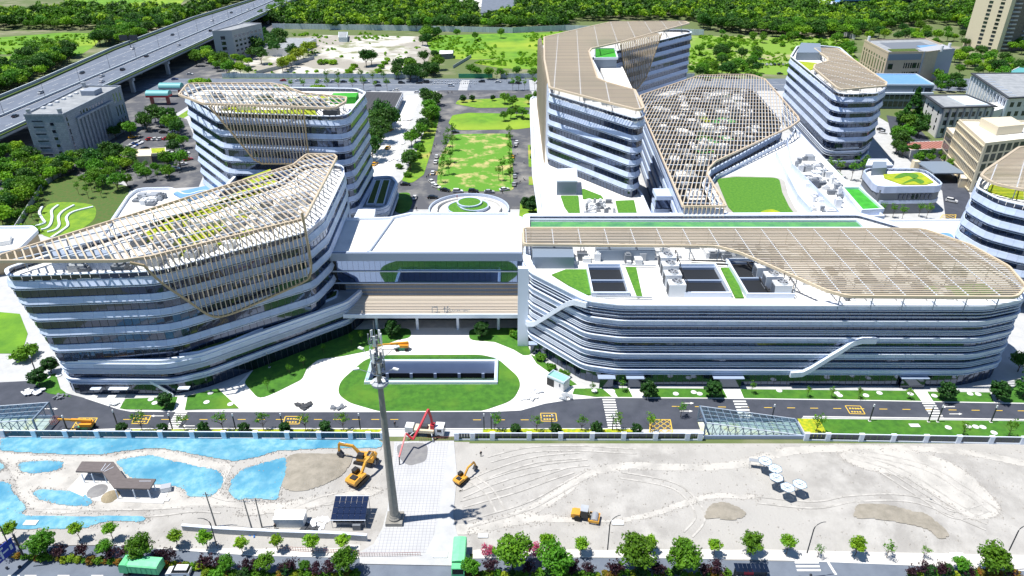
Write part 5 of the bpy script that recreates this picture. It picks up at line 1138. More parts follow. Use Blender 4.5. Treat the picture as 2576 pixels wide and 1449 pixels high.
dc = thing('drop_off_canopy', 'dark flat drop off canopy on a pale pier beside the cream office', 'canopy'); MB().box(188, 302, 4.6, 202, 318, 5.1).build('slab', 'blue_grey', dc); MB().box(186.5, 316, 0, 189, 319, 5.6).build('pier', 'cream', dc); MB().box(188, 302.5, 0, 188.6, 303.1, 4.6).build('post', 'steel', dc)
gbth = plain('guard_booth', 'small cream guard booth with two dark windows', pxs([(2410, 472), (2442, 474), (2440, 456), (2408, 452)]), 4.2, 'cream', 'roof_white', .2); wins(gbth, P(2410, 472)[:2], P(2408, 452)[:2], [1.4], 2, 1.0, 1.6)
rd = plain('red_roof_arcade', 'low arcade with red corrugated roof between the offices', [(196, 338), (246, 344), (245, 356), (194, 350)], 4, 'render_white', 'roof_red', .2)
for k in range(24): MB().bar([(196.4 + k * 2.05, 338.4 + k * .24, 4.25), (194.6 + k * 2.05, 349.6 + k * .24, 4.25)], .35, .2).build('roof_rib', 'roof_red', rd)
Rt = [(391, 640), (405, 616), (480, 640), (462, 690)]
rt2 = plain('apartment_tower', 'tall cream and dark brown apartment tower cut by the frame', Rt, 66, 'brown_brick', 'roof_grey', 1)
MB().prism(ccw([(390.5, 640.5), (404.6, 615.4), (409, 617), (395, 643)]), 0, 66.5).build('cream_face', 'cream', rt2)
for k in range(20): wins(rt2, (394, 634), (404.2, 616), [1.5 + k * 3.2], 2, 3.2, 1.7, proud=.12)
for k in range(19):
    for j in range(4): x, y = 412 + j * 17, 617.6 + j * 5.4; MB().box(x - 3, y - 1.3, 2 + k * 3.2, x + 3, y + .2, 3.1 + k * 3.2).build('balcony', 'render_grey', rt2)
sb = thing('far_glass_centre', 'far blue glazed centre with white frames among the woods', 'building')
for x0, x1, y0, z in ((352, 372, 850, 8), (370, 395, 858, 26), (398, 425, 862, 26), (428, 482, 866, 22), (470, 500, 875, 28)):
    MB().box(x0, y0, 0, x1, y0 + 40, z).build('hall', 'roof_blue' if z == 26 else 'blue_grey', sb); MB().box(x0 - .6, y0 - .6, z, x1 + .6, y0 + 40, z + 1.2).build('roof_edge', 'white_ledge', sb)
    for k in range(int(z / 4)): MB().box(x0 + .5, y0 - .3, 1 + k * 4, x1 - .5, y0 + .2, 3.6 + k * 4).build('window_band', 'glass', sb)
for i in range(6):
    x = 252 + i * 15; T = thing('white_roof_shed', 'far white pitched shed behind the woods', 'shed', (x, 940, 0), 0, 'far white sheds'); MB().extrude(ccw([(-6.5, 0), (6.5, 0), (6.5, 6), (0, 8.5), (-6.5, 6)]), lambda p, q, d: (p, d, q), 0, 30).build('shell', 'roof_white', T); MB().box(-2, -.2, 0, 2, .05, 4).build('door', 'box_grey', T)
bw = plain('blue_band_shops', 'low shop row with blue band at the foot of the apartment tower', [(330, 470), (400, 540), (396, 552), (322, 482)], 7, 'render_white', 'roof_teal', .5); wins(bw, (330, 470), (400, 540), [1], 14, 4.5, 2.6, 'sign_blue')
# ---------------------------------------------------------------- hoardings and walls
def hoard(line, h, lab, m='hoarding', name='hoarding'):
    o = MB().bar([(x, y, h / 2) for x, y in line], .25, h).build(name, m); T = tag(o, lab, 'wall'); 
    for x, y in walk(line, 9.0, False): MB().box(x - .2, y + .15, 0, x + .2, y + .7, h).build('post', 'galv', o)
    return o
hoard([(-236, 737), (-130, 728), (0.8, 712)], 5, 'long white hoarding before the dense wood')
hoard([(0.9, 713), (52, 727), (180, 700)], 5, 'white hoarding stretch running behind the angled tower')
hoard([(-207, 517.5), (-66, 516)], 3.2, 'white hoarding along the rear street beside the cleared lot')
hoard([(-38, 517), (-14, 517.2)], 3.0, 'dark green hoarding gate behind the crossing', 'green_paint')
hoard([(-8, 517), (130, 517)], 3.2, 'white hoarding along the rear street beside the bright field')
hoard([(-186, 528), (-168, 560), (-158, 585)], 2.6, 'grey garden wall beside the cleared lot', 'concrete_wall', 'garden_wall')
hoard(pxs([(1140, 172), (1185, 145)]), 2.2, 'leaning grey wall beside the dusty track', 'concrete_wall', 'garden_wall')
hoard(pxs([(30, 600), (110, 470), (185, 420)]), 2.4, 'grey slatted garden fence beside the planted garden', 'concrete_wall', 'garden_fence')
hoard(pxs([(2105, 82), (2150, 100)]), 4, 'broken grey wall in the scrub', 'concrete_wall', 'garden_wall')
# street markings at the back
b = MB()
for x in range(-250, 320, 9):
    if not -30 < x < 20: b.box(x, 488, .06, x + 4, 488.2, .08); b.box(x, 503, .06, x + 4, 503.2, .08)
for i in range(12):
    b.box(-36, 480 + i * 2.6, .06, -30, 481.2 + i * 2.6, .08); b.box(12, 480 + i * 2.6, .06, 18, 481.2 + i * 2.6, .08)
b.box(-250, 495.7, .06, -40, 496, .08); b.box(22, 495.7, .06, 320, 496, .08)
tag(b.build('street_markings', 'paint_white'), 'white lane lines and crossings of the rear street', None, None, 'structure')
# ---------------------------------------------------------------- trees and shrubs
import numpy as np
def leaf_cloud(seed, rx, rz, zc, nc, nl, leaf, cr=.36, shell=.55, dome=0.0, cone=False, up_bias=.35):
    """leaf-sized quads on many small clumps spread through a crown's volume -> (n*4, 3) array"""
    r = np.random.RandomState(seed); out = []
    for _ in range(nc):
        d = r.normal(size=3); d /= np.linalg.norm(d); k = shell + (1 - shell) * r.rand()
        if cone: h = r.rand() ** .8; a = r.rand() * 6.283; q = (1 - h) * rx * (.75 + .25 * r.rand()); c = np.array([math.cos(a) * q, math.sin(a) * q, zc - rz + 2 * rz * h]); R_ = cr * rx * (.35 + .7 * (1 - h))
        else:
            if d[2] < -.3: d[2] *= .5
            c = np.array([d[0] * rx * k, d[1] * rx * k, zc + d[2] * rz * k]); R_ = cr * rx * (.7 + .6 * r.rand())
        n = r.normal(size=(nl, 3)); n /= np.linalg.norm(n, axis=1)[:, None]; p = c + n * R_ * (.55 + .5 * r.rand(nl, 1)) * np.array([1, 1, .8])
        nn = n + r.normal(size=(nl, 3)) * .55 + np.array([0, 0, up_bias]); nn /= np.linalg.norm(nn, axis=1)[:, None]
        t = np.cross(nn, r.normal(size=(nl, 3))); t /= np.linalg.norm(t, axis=1)[:, None]; b = np.cross(nn, t); s = leaf * (.6 + .8 * r.rand(nl, 1))
        out.append(np.stack([p - t * s - b * s * .6, p + t * s - b * s * .6, p + t * s * .7 + b * s * .7, p - t * s * .7 + b * s * .7], 1).reshape(-1, 3))
    return np.concatenate(out)
def quads_mesh(name, v, m):
    n = len(v) // 4; me = bpy.data.meshes.new(name); me.vertices.add(len(v)); me.vertices.foreach_set('co', v.astype(np.float32).ravel()); me.loops.add(4 * n); me.loops.foreach_set('vertex_index', np.arange(4 * n, dtype=np.int32))
    me.polygons.add(n); me.polygons.foreach_set('loop_start', np.arange(0, 4 * n, 4, dtype=np.int32)); me.update(calc_edges=True); me.materials.append(MATS[m]); return me
def trunk_mesh(h, r, limbs, spread, seed):
    rr = random.Random(seed); b = MB(); b.tube([(0, 0, -.2), (rr.uniform(-.1, .1), rr.uniform(-.1, .1), h * .5), (0, 0, h)], r, 6, r * .55)
    for i in range(limbs):
        a = 6.283 * i / limbs + rr.uniform(-.4, .4); z = h * rr.uniform(.6, .98); L = spread * rr.uniform(.6, 1.0)
        b.tube([(0, 0, z), (math.cos(a) * L * .5, math.sin(a) * L * .5, z + L * .55), (math.cos(a) * L, math.sin(a) * L, z + L * .95)], r * .5, 5, r * .15, cap=False)
    return b.mesh('trunk', 'trunk')
KIND = {}
def kind(key, name, m, variants, h_trunk, r_trunk, limbs, spread, cat='tree', **kw):
    KIND[key] = (name, cat, [(trunk_mesh(h_trunk, r_trunk, limbs, spread, s) if limbs else None, quads_mesh('crown', leaf_cloud(s, **kw), m)) for s in range(variants)])
kind('broad', 'broad_tree', 'leaf', 4, 3.4, .22, 5, 2.6, rx=3.6, rz=3.0, zc=6.0, nc=42, nl=34, leaf=.30)
kind('dark', 'dark_tree', 'leaf_dark', 4, 3.2, .25, 5, 2.6, rx=3.8, rz=3.3, zc=6.2, nc=46, nl=34, leaf=.30)
kind('light', 'light_tree', 'leaf_light', 3, 3.0, .2, 5, 2.4, rx=3.6, rz=2.6, zc=5.4, nc=42, nl=34, leaf=.30)
kind('yellow', 'golden_tree', 'leaf_yellow', 2, 2.4, .16, 4, 1.8, rx=2.8, rz=2.4, zc=4.6, nc=34, nl=30, leaf=.26)
kind('slim', 'slender_tree', 'leaf', 3, 3.4, .10, 6, 1.9, rx=1.7, rz=2.1, zc=5.0, nc=26, nl=11, leaf=.17, cr=.34, shell=.3)
kind('sparse', 'young_tree', 'leaf', 4, 2.8, .10, 8, 2.2, rx=1.9, rz=1.8, zc=4.6, nc=24, nl=12, leaf=.15, cr=.30, shell=.3)
kind('lolly', 'round_street_tree', 'leaf_light', 3, 2.1, .09, 4, .9, rx=1.35, rz=1.2, zc=3.4, nc=30, nl=46, leaf=.13, cr=.40, shell=.4)
kind('street', 'leafy_street_tree', 'leaf', 3, 3.2, .16, 6, 2.2, rx=3.0, rz=2.7, zc=5.3, nc=64, nl=52, leaf=.19, cr=.30, shell=.35)
kind('purple', 'purple_leaf_tree', 'leaf_purple', 4, 1.3, .09, 9, 1.7, rx=1.8, rz=1.4, zc=2.6, nc=50, nl=13, leaf=.14, cr=.24, shell=.2)
kind('pink', 'pink_flowering_shrub', 'leaf_pink', 1, .8, .06, 5, .9, 'shrub', rx=1.4, rz=1.1, zc=1.6, nc=26, nl=22, leaf=.12)
kind('conifer', 'cedar', 'leaf_dark', 1, 6.0, .3, 6, 2.0, rx=4.6, rz=6.5, zc=7.6, nc=110, nl=30, leaf=.30, cr=.22, cone=True)
kind('topiary', 'clipped_shrub', 'leaf_topiary', 2, .5, .08, 3, .3, 'shrub', rx=1.0, rz=1.15, zc=1.35, nc=46, nl=60, leaf=.10, cr=.34, shell=.55)
kind('shrub', 'round_shrub', 'leaf', 2, .2, .05, 3, .3, 'shrub', rx=1.0, rz=.75, zc=.75, nc=36, nl=40, leaf=.11, cr=.34, shell=.5)
kind('shrub_y', 'golden_shrub', 'leaf_yellow', 1, .2, .05, 3, .3, 'shrub', rx=1.0, rz=.65, zc=.65, nc=36, nl=40, leaf=.11, cr=.34, shell=.5)
kind('shrub_o', 'rusty_shrub', 'leaf_orange', 1, .2, .05, 3, .3, 'shrub', rx=1.0, rz=.7, zc=.7, nc=36, nl=40, leaf=.11, cr=.34, shell=.5)
kind('bush', 'wild_bush', 'leaf', 2, .6, .1, 4, 1.0, 'shrub', rx=2.6, rz=1.7, zc=1.6, nc=36, nl=34, leaf=.26)
kind('bush_l', 'pale_bush', 'leaf_light', 2, .6, .1, 4, 1.0, 'shrub', rx=2.6, rz=1.5, zc=1.4, nc=36, nl=34, leaf=.26)
VR = random.Random(99)
def plant(key, x, y, s, label, group, z=.05):
    name, cat, var = KIND[key]; tm, cm = VR.choice(var); T = thing(name, label, cat, (x, y, z), VR.uniform(0, 6.28), group)
    k = s * VR.uniform(.92, 1.08); T.scale = (k * VR.uniform(.92, 1.08), k * VR.uniform(.92, 1.08), k)
    if tm: obj('trunk', tm, T)
    obj('crown', cm, T); return T
def plants(key, pts, s, label, group, jit=.12, z=.05):
    for p in pts:
        u, v = p[:2]; x, y, _ = P(u, v); plant(key, x, y, (p[2] if len(p) > 2 else s) * VR.uniform(1 - jit, 1 + jit), label, group, z)
def fill(keys, poly_px, n, s, label, group, mind=4.0, jit=.25, seed=1, avoid=()):
    rr = random.Random(seed); poly = pxs(poly_px); xs = [p[0] for p in poly]; ys = [p[1] for p in poly]; got = []; t = 0
    while len(got) < n and t < n * 60:
        t += 1; x, y = rr.uniform(min(xs), max(xs)), rr.uniform(min(ys), max(ys))
        if not inside((x, y), poly) or any(math.dist((x, y), g) < mind for g in got): continue
        got.append((x, y)); k = rr.choice(keys); plant(k, x, y, s * rr.uniform(1 - jit, 1 + jit), label % KIND[k][0].replace('_', ' ') if '%s' in label else label, group)
# woods at the back: nearest trees singly, the rest as one mass
W = []
wr = random.Random(5)
def wood(poly_px, sp, seed):
    poly = pxs(poly_px); xs = [p[0] for p in poly]; ys = [p[1] for p in poly]; nx = int((max(xs) - min(xs)) / sp); ny = int((max(ys) - min(ys)) / sp)
    for i in range(nx + 1):
        for j in range(ny + 1):
            x = min(xs) + (i + wr.uniform(.05, .95)) * sp; y = min(ys) + (j + wr.uniform(.05, .95)) * sp
            if inside((x, y), poly): W.append((x, y, wr.uniform(.9, 1.6)))
wood([(655, 58), (700, 71), (950, 77), (1200, 80), (1204, 26), (1100, 14), (1090, -25), (780, -25)], 8.2, 1)
wood([(1205, 78), (1300, 80), (1420, 75), (1440, 55), (1560, 52), (1745, 52), (1760, 78), (1850, 84), (2000, 100), (2120, 96), (2200, 84), (2330, 60), (2400, 66), (2440, 90), (2452, 20), (2330, 26), (2090, 32), (2080, -25), (1930, -25), (1925, 10), (1770, 10), (1760, -25), (1310, -25), (1302, 40), (1215, 62)], 8.2, 2)
wood([(-60, 28), (60, 45), (150, 30), (470, 34), (620, -25), (690, -25), (560, 25), (470, 60), (390, 88), (300, 90), (270, 75), (-60, 78)], 8.0, 3)
wood([(-60, 165), (20, 190), (80, 172), (95, 140), (185, 138), (190, 152), (90, 208), (-60, 270)], 7.0, 4)
wood([(230, 120), (270, 92), (390, 88), (300, 118)], 7.5, 5)
vis = sorted(W, key=lambda q: q[1])
def shown(q):
    u, v = proj(q[0], q[1], 6); return -30 < u < 2606 and -30 < v
near = [q for q in vis if shown(q)][:290]; ns = set(near)
WK = ['broad', 'dark', 'broad', 'light', 'dark']
for x, y, s in near:
    k = wr.choice(WK); w = 'wood beyond the highway' if x < -240 else 'wood beside the far road' if x < 20 else 'wood behind the angled tower'
    plant(k, x, y, s, {'broad': 'mid green', 'dark': 'dark green', 'light': 'bright green'}[k] + ' tree at the edge of the ' + w, '%s trees of the ' % k + w)
far = [q for q in vis if q not in ns and -60 < proj(q[0], q[1], 6)[0] < 2640]
for key, m, nm in (('a', 'leaf', 0), ('b', 'leaf_dark', 1), ('c', 'leaf_light', 2)):
    cl = [leaf_cloud(200 + nm * 7 + i, 4.0, 3.3, 5.6, 17, 14, .62, cr=.40, shell=.5) for i in range(4)]; acc = []
    for i, (x, y, s) in enumerate(far):
        if (i * 7 + int(x * 3)) % 5 not in ((0, 3), (1, 4), (2,))[nm]: continue
        a = cl[i % 4] * s; t = (i * 2.4) % 6.28; ca, sa = math.cos(t), math.sin(t); q = np.empty_like(a); q[:, 0] = a[:, 0] * ca - a[:, 1] * sa + x; q[:, 1] = a[:, 0] * sa + a[:, 1] * ca + y; q[:, 2] = a[:, 2]; acc.append(q)
    tag(obj('wood', quads_mesh('wood', np.concatenate(acc), m)), ['mid green mass of the wood beyond the hoarding', 'dark green mass of the wood beyond the hoarding', 'bright green mass of the wood beyond the hoarding'][nm], None, None, 'stuff')
# scrub behind the angled tower, beside the right tower and round the old offices
fill(['bush', 'dark', 'broad'], [(1735, 195), (1740, 140), (1800, 120), (1900, 130), (1930, 195), (1800, 205)], 46, .95, '%s in the scrub behind the lattice block', 'scrub behind the lattice block', 4.5, seed=11)
fill(['bush', 'bush_l', 'broad'], [(1745, 130), (1760, 90), (1960, 100), (2130, 105), (2150, 150), (1990, 130), (1850, 125)], 42, .9, '%s on the waste ground', 'scrub on the waste ground', 6, seed=12)
fill(['light', 'broad', 'dark'], [(2130, 100), (2170, 85), (2330, 85), (2440, 95), (2425, 130), (2160, 105)], 26, 1.05, '%s behind the beige office', 'trees behind the beige office', 6, seed=13)
fill(['broad', 'light', 'dark'], [(2392, 190), (2400, 150), (2430, 135), (2500, 150), (2570, 190), (2560, 215), (2480, 205)], 26, 1.0, '%s between the beige office and the shops', 'trees before the apartment tower', 5, seed=14)
fill(['broad', 'light'], [(2500, 140), (2576, 110), (2640, 100), (2640, 150), (2576, 150)], 14, 1.1, '%s beside the apartment tower', 'trees beside the apartment tower', 6, seed=15)
plants('conifer', [(2285, 325)], 1.5, 'tall dark cedar before the blue roofed hall', None)
fill(['dark', 'broad'], [(2232, 345), (2255, 300), (2330, 312), (2320, 335), (2290, 365), (2250, 400)], 14, .9, '%s round the tall cedar', 'trees round the tall cedar', 5, seed=16)
fill(['broad', 'light', 'dark'], [(2235, 385), (2270, 370), (2375, 400), (2440, 445), (2420, 465), (2300, 420)], 16, .55, '%s lining the campus lane', 'small trees lining the campus lane', 4, seed=17)
fill(['broad', 'dark'], [(2330, 205), (2390, 200), (2440, 225), (2430, 240), (2350, 235)], 9, .8, '%s in the yard of the old offices', 'trees in the office yard', 5, seed=18)
plants('slim', [(2085, 440), (2110, 448), (2150, 425), (2172, 430), (2140, 455), (2100, 470), (2165, 450)], 1.25, 'slender tree in the court below the right tower', 'slender trees below the right tower')
plants('slim', [(2245, 548), (2268, 555), (2310, 545), (2330, 552), (2215, 545)], .95, 'slender tree before the rounded block', 'slender trees before the rounded block')
# left: behind and round the stone office, car park, garden
fill(['broad', 'light'], [(462, 190), (470, 160), (520, 135), (545, 150), (640, 165), (640, 195)], 17, 1.1, '%s along the street beside the grey slab office', 'trees beside the grey slab office', 5, seed=21)
fill(['dark'], [(610, 150), (640, 110), (700, 95), (745, 115), (745, 155), (660, 165)], 13, 1.35, 'tall dark tree behind the grey slab office', 'tall dark trees by the white shed', 6, seed=22)
plants('yellow', [(712, 182), (722, 176), (733, 170), (742, 163), (752, 156), (764, 148), (776, 140), (788, 135)], 1.5, 'golden green tree in the row along the grey garden wall', 'golden trees along the garden wall')
plants('bush_l', [(808, 162), (822, 160), (838, 162), (870, 192), (878, 184), (886, 176), (892, 170), (945, 192), (952, 182), (960, 172), (968, 162), (975, 154)], 1.0, 'pale bush in an overgrown strip on the cleared lot', 'overgrown strips on the cleared lot')
plants('dark', [(922, 168), (935, 164)], 1.25, 'big tree standing alone on the cleared lot', 'big trees on the cleared lot')
fill(['dark', 'broad', 'bush'], [(990, 205), (1005, 170), (1060, 165), (1095, 150), (1090, 130), (1110, 150), (1100, 190), (1070, 208)], 26, .95, '%s between cleared lot and hoarding gate', 'trees beside the hoarding gate', 4.5, seed=23)
fill(['dark', 'broad'], [(1062, 120), (1066, 92), (1100, 88), (1110, 108), (1085, 130)], 8, 1.05, '%s at the corner of the bright field', 'trees at the field corner', 5, seed=24)
plants('broad', [(1150, 95), (1195, 104), (1260, 96), (1230, 200), (1200, 196), (1260, 198), (1300, 196), (1340, 200), (1185, 190)], .9, 'single tree at the edge of the bright field', 'trees round the bright field')
plants('slim', [(735, 229), (765, 230), (800, 229), (825, 230), (853, 229), (888, 229), (916, 229), (944, 229), (974, 229), (1290, 228), (1305, 228), (1320, 227), (1345, 226), (823, 208), (852, 208), (909, 209), (938, 209), (966, 209), (1003, 209), (1250, 206), (1275, 206)], 1.25, 'small street tree on the rear street', 'street trees on the rear street')
plants('bush_l', [(700, 230), (712, 232), (790, 231), (805, 231), (490, 212), (505, 214), (520, 214)], 1.4, 'rounded bright bush beside the rear street', 'bushes on the rear street')
fill(['broad', 'dark', 'bush'], [(1000, 440), (1010, 400), (1060, 300), (1072, 250), (1108, 245), (1108, 275), (1085, 330), (1060, 400), (1030, 450)], 30, .85, '%s between works road and loop road', 'trees between works road and loop road', 3.5, seed=25)
plants('dark', [(945, 385), (958, 360), (970, 335), (950, 340), (938, 405), (965, 318), (985, 330)], 1.35, 'dense dark tree between warehouse and ward tower', 'dark trees beside the warehouse')
plants('slim', [(1127, 352), (1124, 370), (1121, 388), (1118, 406), (1115, 424), (1112, 442), (1110, 460), (1140, 352), (1138, 380), (1134, 410), (1130, 440)], 1.15, 'slender tree along the worn lawn near the works road', 'slender trees on the worn lawn')
plants('slim', [(1280, 352), (1281, 372), (1282, 392), (1283, 415), (1284, 438), (1284, 462), (1264, 440), (1255, 455)], 1.15, 'slender tree along the worn lawn near the angled tower', 'slender trees on the worn lawn')
plants('broad', [(1270, 262), (1290, 270), (1300, 295), (1285, 300), (1268, 305), (1315, 300), (1330, 262), (1350, 258)], .75, 'tree on the bright lawn near the rear street', 'trees on the rear lawns')
plants('topiary', [(1165, 258), (1188, 256), (1240, 254), (1320, 522), (1340, 520), (1342, 385), (1342, 405), (1335, 535)], 1.7, 'round clipped shrub on a rear lawn', 'clipped shrubs on rear lawns')
fill(['dark', 'broad'], [(355, 330), (365, 295), (420, 285), (460, 300), (475, 370), (440, 395), (400, 340)], 12, .95, '%s in the car park', 'trees in the car park', 6, seed=26)
fill(['broad', 'dark'], [(285, 345), (330, 330), (340, 345), (300, 365)], 4, .9, '%s beside the stone office', 'trees beside the stone office', 4, seed=27)
fill(['broad', 'dark', 'light', 'bush'], [(0, 500), (60, 400), (110, 420), (190, 415), (330, 400), (340, 425), (290, 440), (220, 440), (110, 470), (40, 560), (0, 580)], 74, .85, '%s in the planted garden', 'trees of the planted garden', 3.6, seed=28)
fill(['slim', 'broad'], [(180, 500), (230, 450), (330, 430), (440, 420), (470, 430), (430, 455), (330, 470), (260, 500)], 34, .8, '%s along the terraced parking court', 'trees of the parking court', 4, seed=29)
fill(['slim', 'bush_l'], [(20, 590), (60, 540), (110, 500), (105, 580), (60, 600)], 16, .75, '%s beside the curved garden walls', 'trees beside the curved walls', 3.2, seed=30)
fill(['broad', 'light'], [(-20, 400), (0, 380), (50, 390), (60, 400), (0, 500)], 9, .9, '%s below the elevated highway', 'trees below the highway', 4, seed=31)
# campus front
plants('topiary', [(987, 846, 2.2), (1212, 848, 2.2)], 1, 'large rounded clipped shrub flanking the entrance canopy', 'shrubs flanking the entrance')
plants('topiary', [(1630, 1000), (1792, 1000)], 2.0, 'clipped cone on the lawn with two cones before the long block', 'cones before the long block')
plants('topiary', [(2376, 1006), (2508, 1006)], 1.9, 'round clipped shrub at the rounded end of the long block', 'shrubs at the rounded end')
plants('topiary', [(420, 1026)], 1.9, 'round clipped shrub on the plot by the white path', None)
plants('topiary', [(102, 972), (131, 938)], 1.9, 'round clipped shrub at the corner of the campus road', 'shrubs at the road corner')
plants('topiary', [(311, 1090), (412, 1090), (514, 1090), (616, 1090), (718, 1090), (820, 1090)], 1.3, 'clipped ball in the golden hedge beside the blue nets', 'clipped balls along the fence')
plants('topiary', [(1297, 1092), (1397, 1092), (1500, 1092), (1600, 1092)], 1.3, 'clipped ball in the golden hedge beside the bare lot', 'clipped balls along the fence')
plants('sparse', [(360, 1087), (465, 1087), (562, 1086), (665, 1086), (770, 1087), (865, 1086)], .95, 'sparse young tree in the hedge beside the blue nets', 'young trees along the fence')
plants('sparse', [(1245, 1087), (1350, 1088), (1463, 1087), (1550, 1087), (1636, 1092)], .95, 'sparse young tree in the hedge beside the bare lot', 'young trees along the fence')
plants('sparse', [(2052, 1092)], 1.1, 'yellowing young tree beside the glazed ramp cover', None)
plants('sparse', [(2420, 1100), (2535, 1100), (1712, 1048)], .8, 'nearly bare young tree beside the campus road', 'young trees on the roadside lawn')
plants('slim', [(675, 985), (730, 945), (815, 890), (885, 870), (910, 860), (765, 925)], .55, 'small sapling on the sloping lawn', 'saplings on the sloping lawn')
plants('shrub', [(1320, 862), (1300, 850), (1360, 905), (1385, 930), (1415, 950), (1290, 845)], 1.5, 'dark shrub beside the slanted end of the long block', 'shrubs at the slanted end')
plants('slim', [(1490, 990), (1565, 985), (1890, 990), (2030, 1000), (2090, 1002), (2158, 1004), (2283, 1005)], .55, 'small dark sapling before the long block', 'saplings before the long block')
plants('dark', [(2560, 935), (2590, 970), (2572, 1000)], .55, 'dark tree beyond the rounded end of the long block', 'trees beyond the rounded end')
plants('bush', [(60, 905), (75, 895)], .9, 'dark bush beside the bright side lawn', 'bushes beside the side lawn')
# street side
plants('lolly', [(203, 1362), (286, 1362), (450, 1378), (612, 1392), (40, 1360)], 1.0, 'round young tree on the footway beside the blue nets', 'round trees on the footway')
plants('lolly', [(700, 1386), (787, 1392), (868, 1388), (522, 1382)], 1.0, 'round young tree below the low grey wall', 'round trees on the footway')
plants('lolly', [(1374, 1392), (1461, 1398), (1635, 1392), (1717, 1394), (1795, 1398), (1976, 1397), (2149, 1399)], .95, 'round young tree on the footway beside the bare lot', 'round trees on the footway')
plants('sparse', [(2056, 1403), (2229, 1404), (2321, 1405)], .6, 'thin young tree on the footway beside the bare lot', 'thin trees on the footway')
plants('street', [(1886, 1397)], .8, 'airy broad young tree on the footway', None)
plants('street', [(108, 1404, .8), (365, 1412, .8), (120, 1390, .6)], .8, 'leafy tree in the planted median before the blue nets', 'leafy median trees')
plants('street', [(672, 1440, .7), (875, 1445, .7), (770, 1440, .45), (575, 1440, .5), (270, 1398, .5)], .7, 'leafy tree in the planted median below the solar shed', 'leafy median trees')
plants('street', [(1290, 1438, 1.25), (1395, 1452, 1.0), (1185, 1452, .6)], 1.0, 'big leafy tree in the median beside the green truck', 'leafy median trees')
plants('street', [(1595, 1445, 1.15), (1715, 1450, 1.15)], 1.0, 'big leafy tree in the median beside the bus shelter', 'leafy median trees')
plants('street', [(2480, 1450, 1.0), (2410, 1440, .45)], 1.0, 'leafy tree in the median beyond the stop line', 'leafy median trees')
plants('purple', [(20, 1400), (155, 1404), (215, 1404), (280, 1408), (320, 1410), (402, 1416), (430, 1418)], .85, 'purple leaved tree in the median before the blue nets', 'purple median trees')
plants('purple', [(520, 1432), (555, 1430), (625, 1440), (650, 1440), (715, 1444), (735, 1440), (800, 1448), (835, 1446)], .85, 'purple leaved tree in the median below the solar shed', 'purple median trees')
plants('purple', [(1235, 1442), (1330, 1446), (1440, 1446), (1480, 1446), (1545, 1450), (1650, 1452), (1770, 1452), (1800, 1450)], .85, 'purple leaved tree in the median beside the bare lot', 'purple median trees')
plants('purple', [(2320, 1446), (2360, 1448), (2430, 1452), (2530, 1455), (2290, 1452)], .85, 'purple leaved tree in the median beyond the stop line', 'purple median trees')
plants('pink', [(1225, 1400), (1345, 1400), (1390, 1402)], 1.0, 'pink flowering shrub on the footway', 'pink shrubs on the footway')
for u in range(45, 560, 17):
    k = VR.choice(['shrub', 'shrub_y', 'shrub_o', 'shrub', 'shrub_o']); x, y, _ = P(u, 1404 + (u - 45) * .058 + VR.uniform(-2, 2)); plant(k, x, y, VR.uniform(.6, 1.05), '%s in the median before the blue nets' % KIND[k][0].replace('_', ' '), 'shrubs of the planted median')
for u in list(range(520, 910, 17)) + list(range(1180, 1830, 18)) + list(range(2290, 2576, 22)):
    k = VR.choice(['shrub', 'shrub_y', 'shrub_o', 'shrub', 'topiary']); x, y, _ = P(u, 1447 + VR.uniform(-2, 6)); plant(k, x, y, VR.uniform(.6, 1.05), '%s in the median %s' % (KIND[k][0].replace('_', ' '), 'below the solar shed' if u < 1000 else 'beside the bare lot' if u < 2000 else 'beyond the stop line'), 'shrubs of the planted median')
# ---------------------------------------------------------------- fence, lamps, small site things
def fence(us, v0f, lab_side, skip=()):
    pts = [P(u, v0f(u))[:2] for u in us]
    for i, (x, y) in enumerate(pts):
        T = thing('fence_bay', 'white pier and dark glazed fence bay %s' % lab_side, 'fence', (x, y, 0), 0, 'fence bays ' + lab_side)
        pr_ = MB().box(-.55, -.28, 0, .55, .28, 2.15).build('pier', 'white_ledge', T); MB().box(-.62, -.34, 2.15, .62, .34, 2.3).build('cap', 'white_ledge', pr_)
        if i < len(pts) - 1 and i not in skip:
            L = pts[i + 1][0] - x; dy = pts[i + 1][1] - y; q = lambda a, z: (a, dy * a / L, z)
            MB().bar([q(.6, .2), q(L - .6, .2)], .3, .4).build('plinth', 'white_ledge', T); MB().bar([q(.56, 2.12), q(L - .56, 2.12)], .22, .16).build('top_rail', 'white_ledge', T)
            n = 4
            for k in range(n):
                a0 = .6 + (L - 1.2) * k / n; a1 = .6 + (L - 1.2) * (k + 1) / n - .06; MB().bar([q(a0, 1.2), q(a1, 1.2)], .05, 1.55).build('pane', 'glass_fence', T)
fence([10 + 79.4 * k for k in range(12)] + [928, 964], lambda u: 1100.5 + u * .006, 'beside the blue nets')
fence([1149, 1189, 1239, 1331, 1410, 1489, 1568, 1648, 1728, 1760], lambda u: 1107 + (u - 1149) * .001, 'beside the bare lot')
fence([2027, 2080, 2164, 2244, 2326, 2408, 2490, 2569], lambda u: 1108 + (u - 2027) * .018, 'before the roadside lawn')
def inner_lamp():
    T = thing('path_lamp', 'dark square section lamp post beside the campus road', 'lamp post'); MB().box(-.11, -.11, 0, .11, .11, 5.0).build('pole', 'lamp_metal', T); MB().box(-.13, -.13, 4.4, .13, .13, 5.1).build('lamp_head', 'box_white', T); MB().box(-.3, -.3, 0, .3, .3, .12).build('base', 'kerb', T); return Proto(T)
pl = inner_lamp()
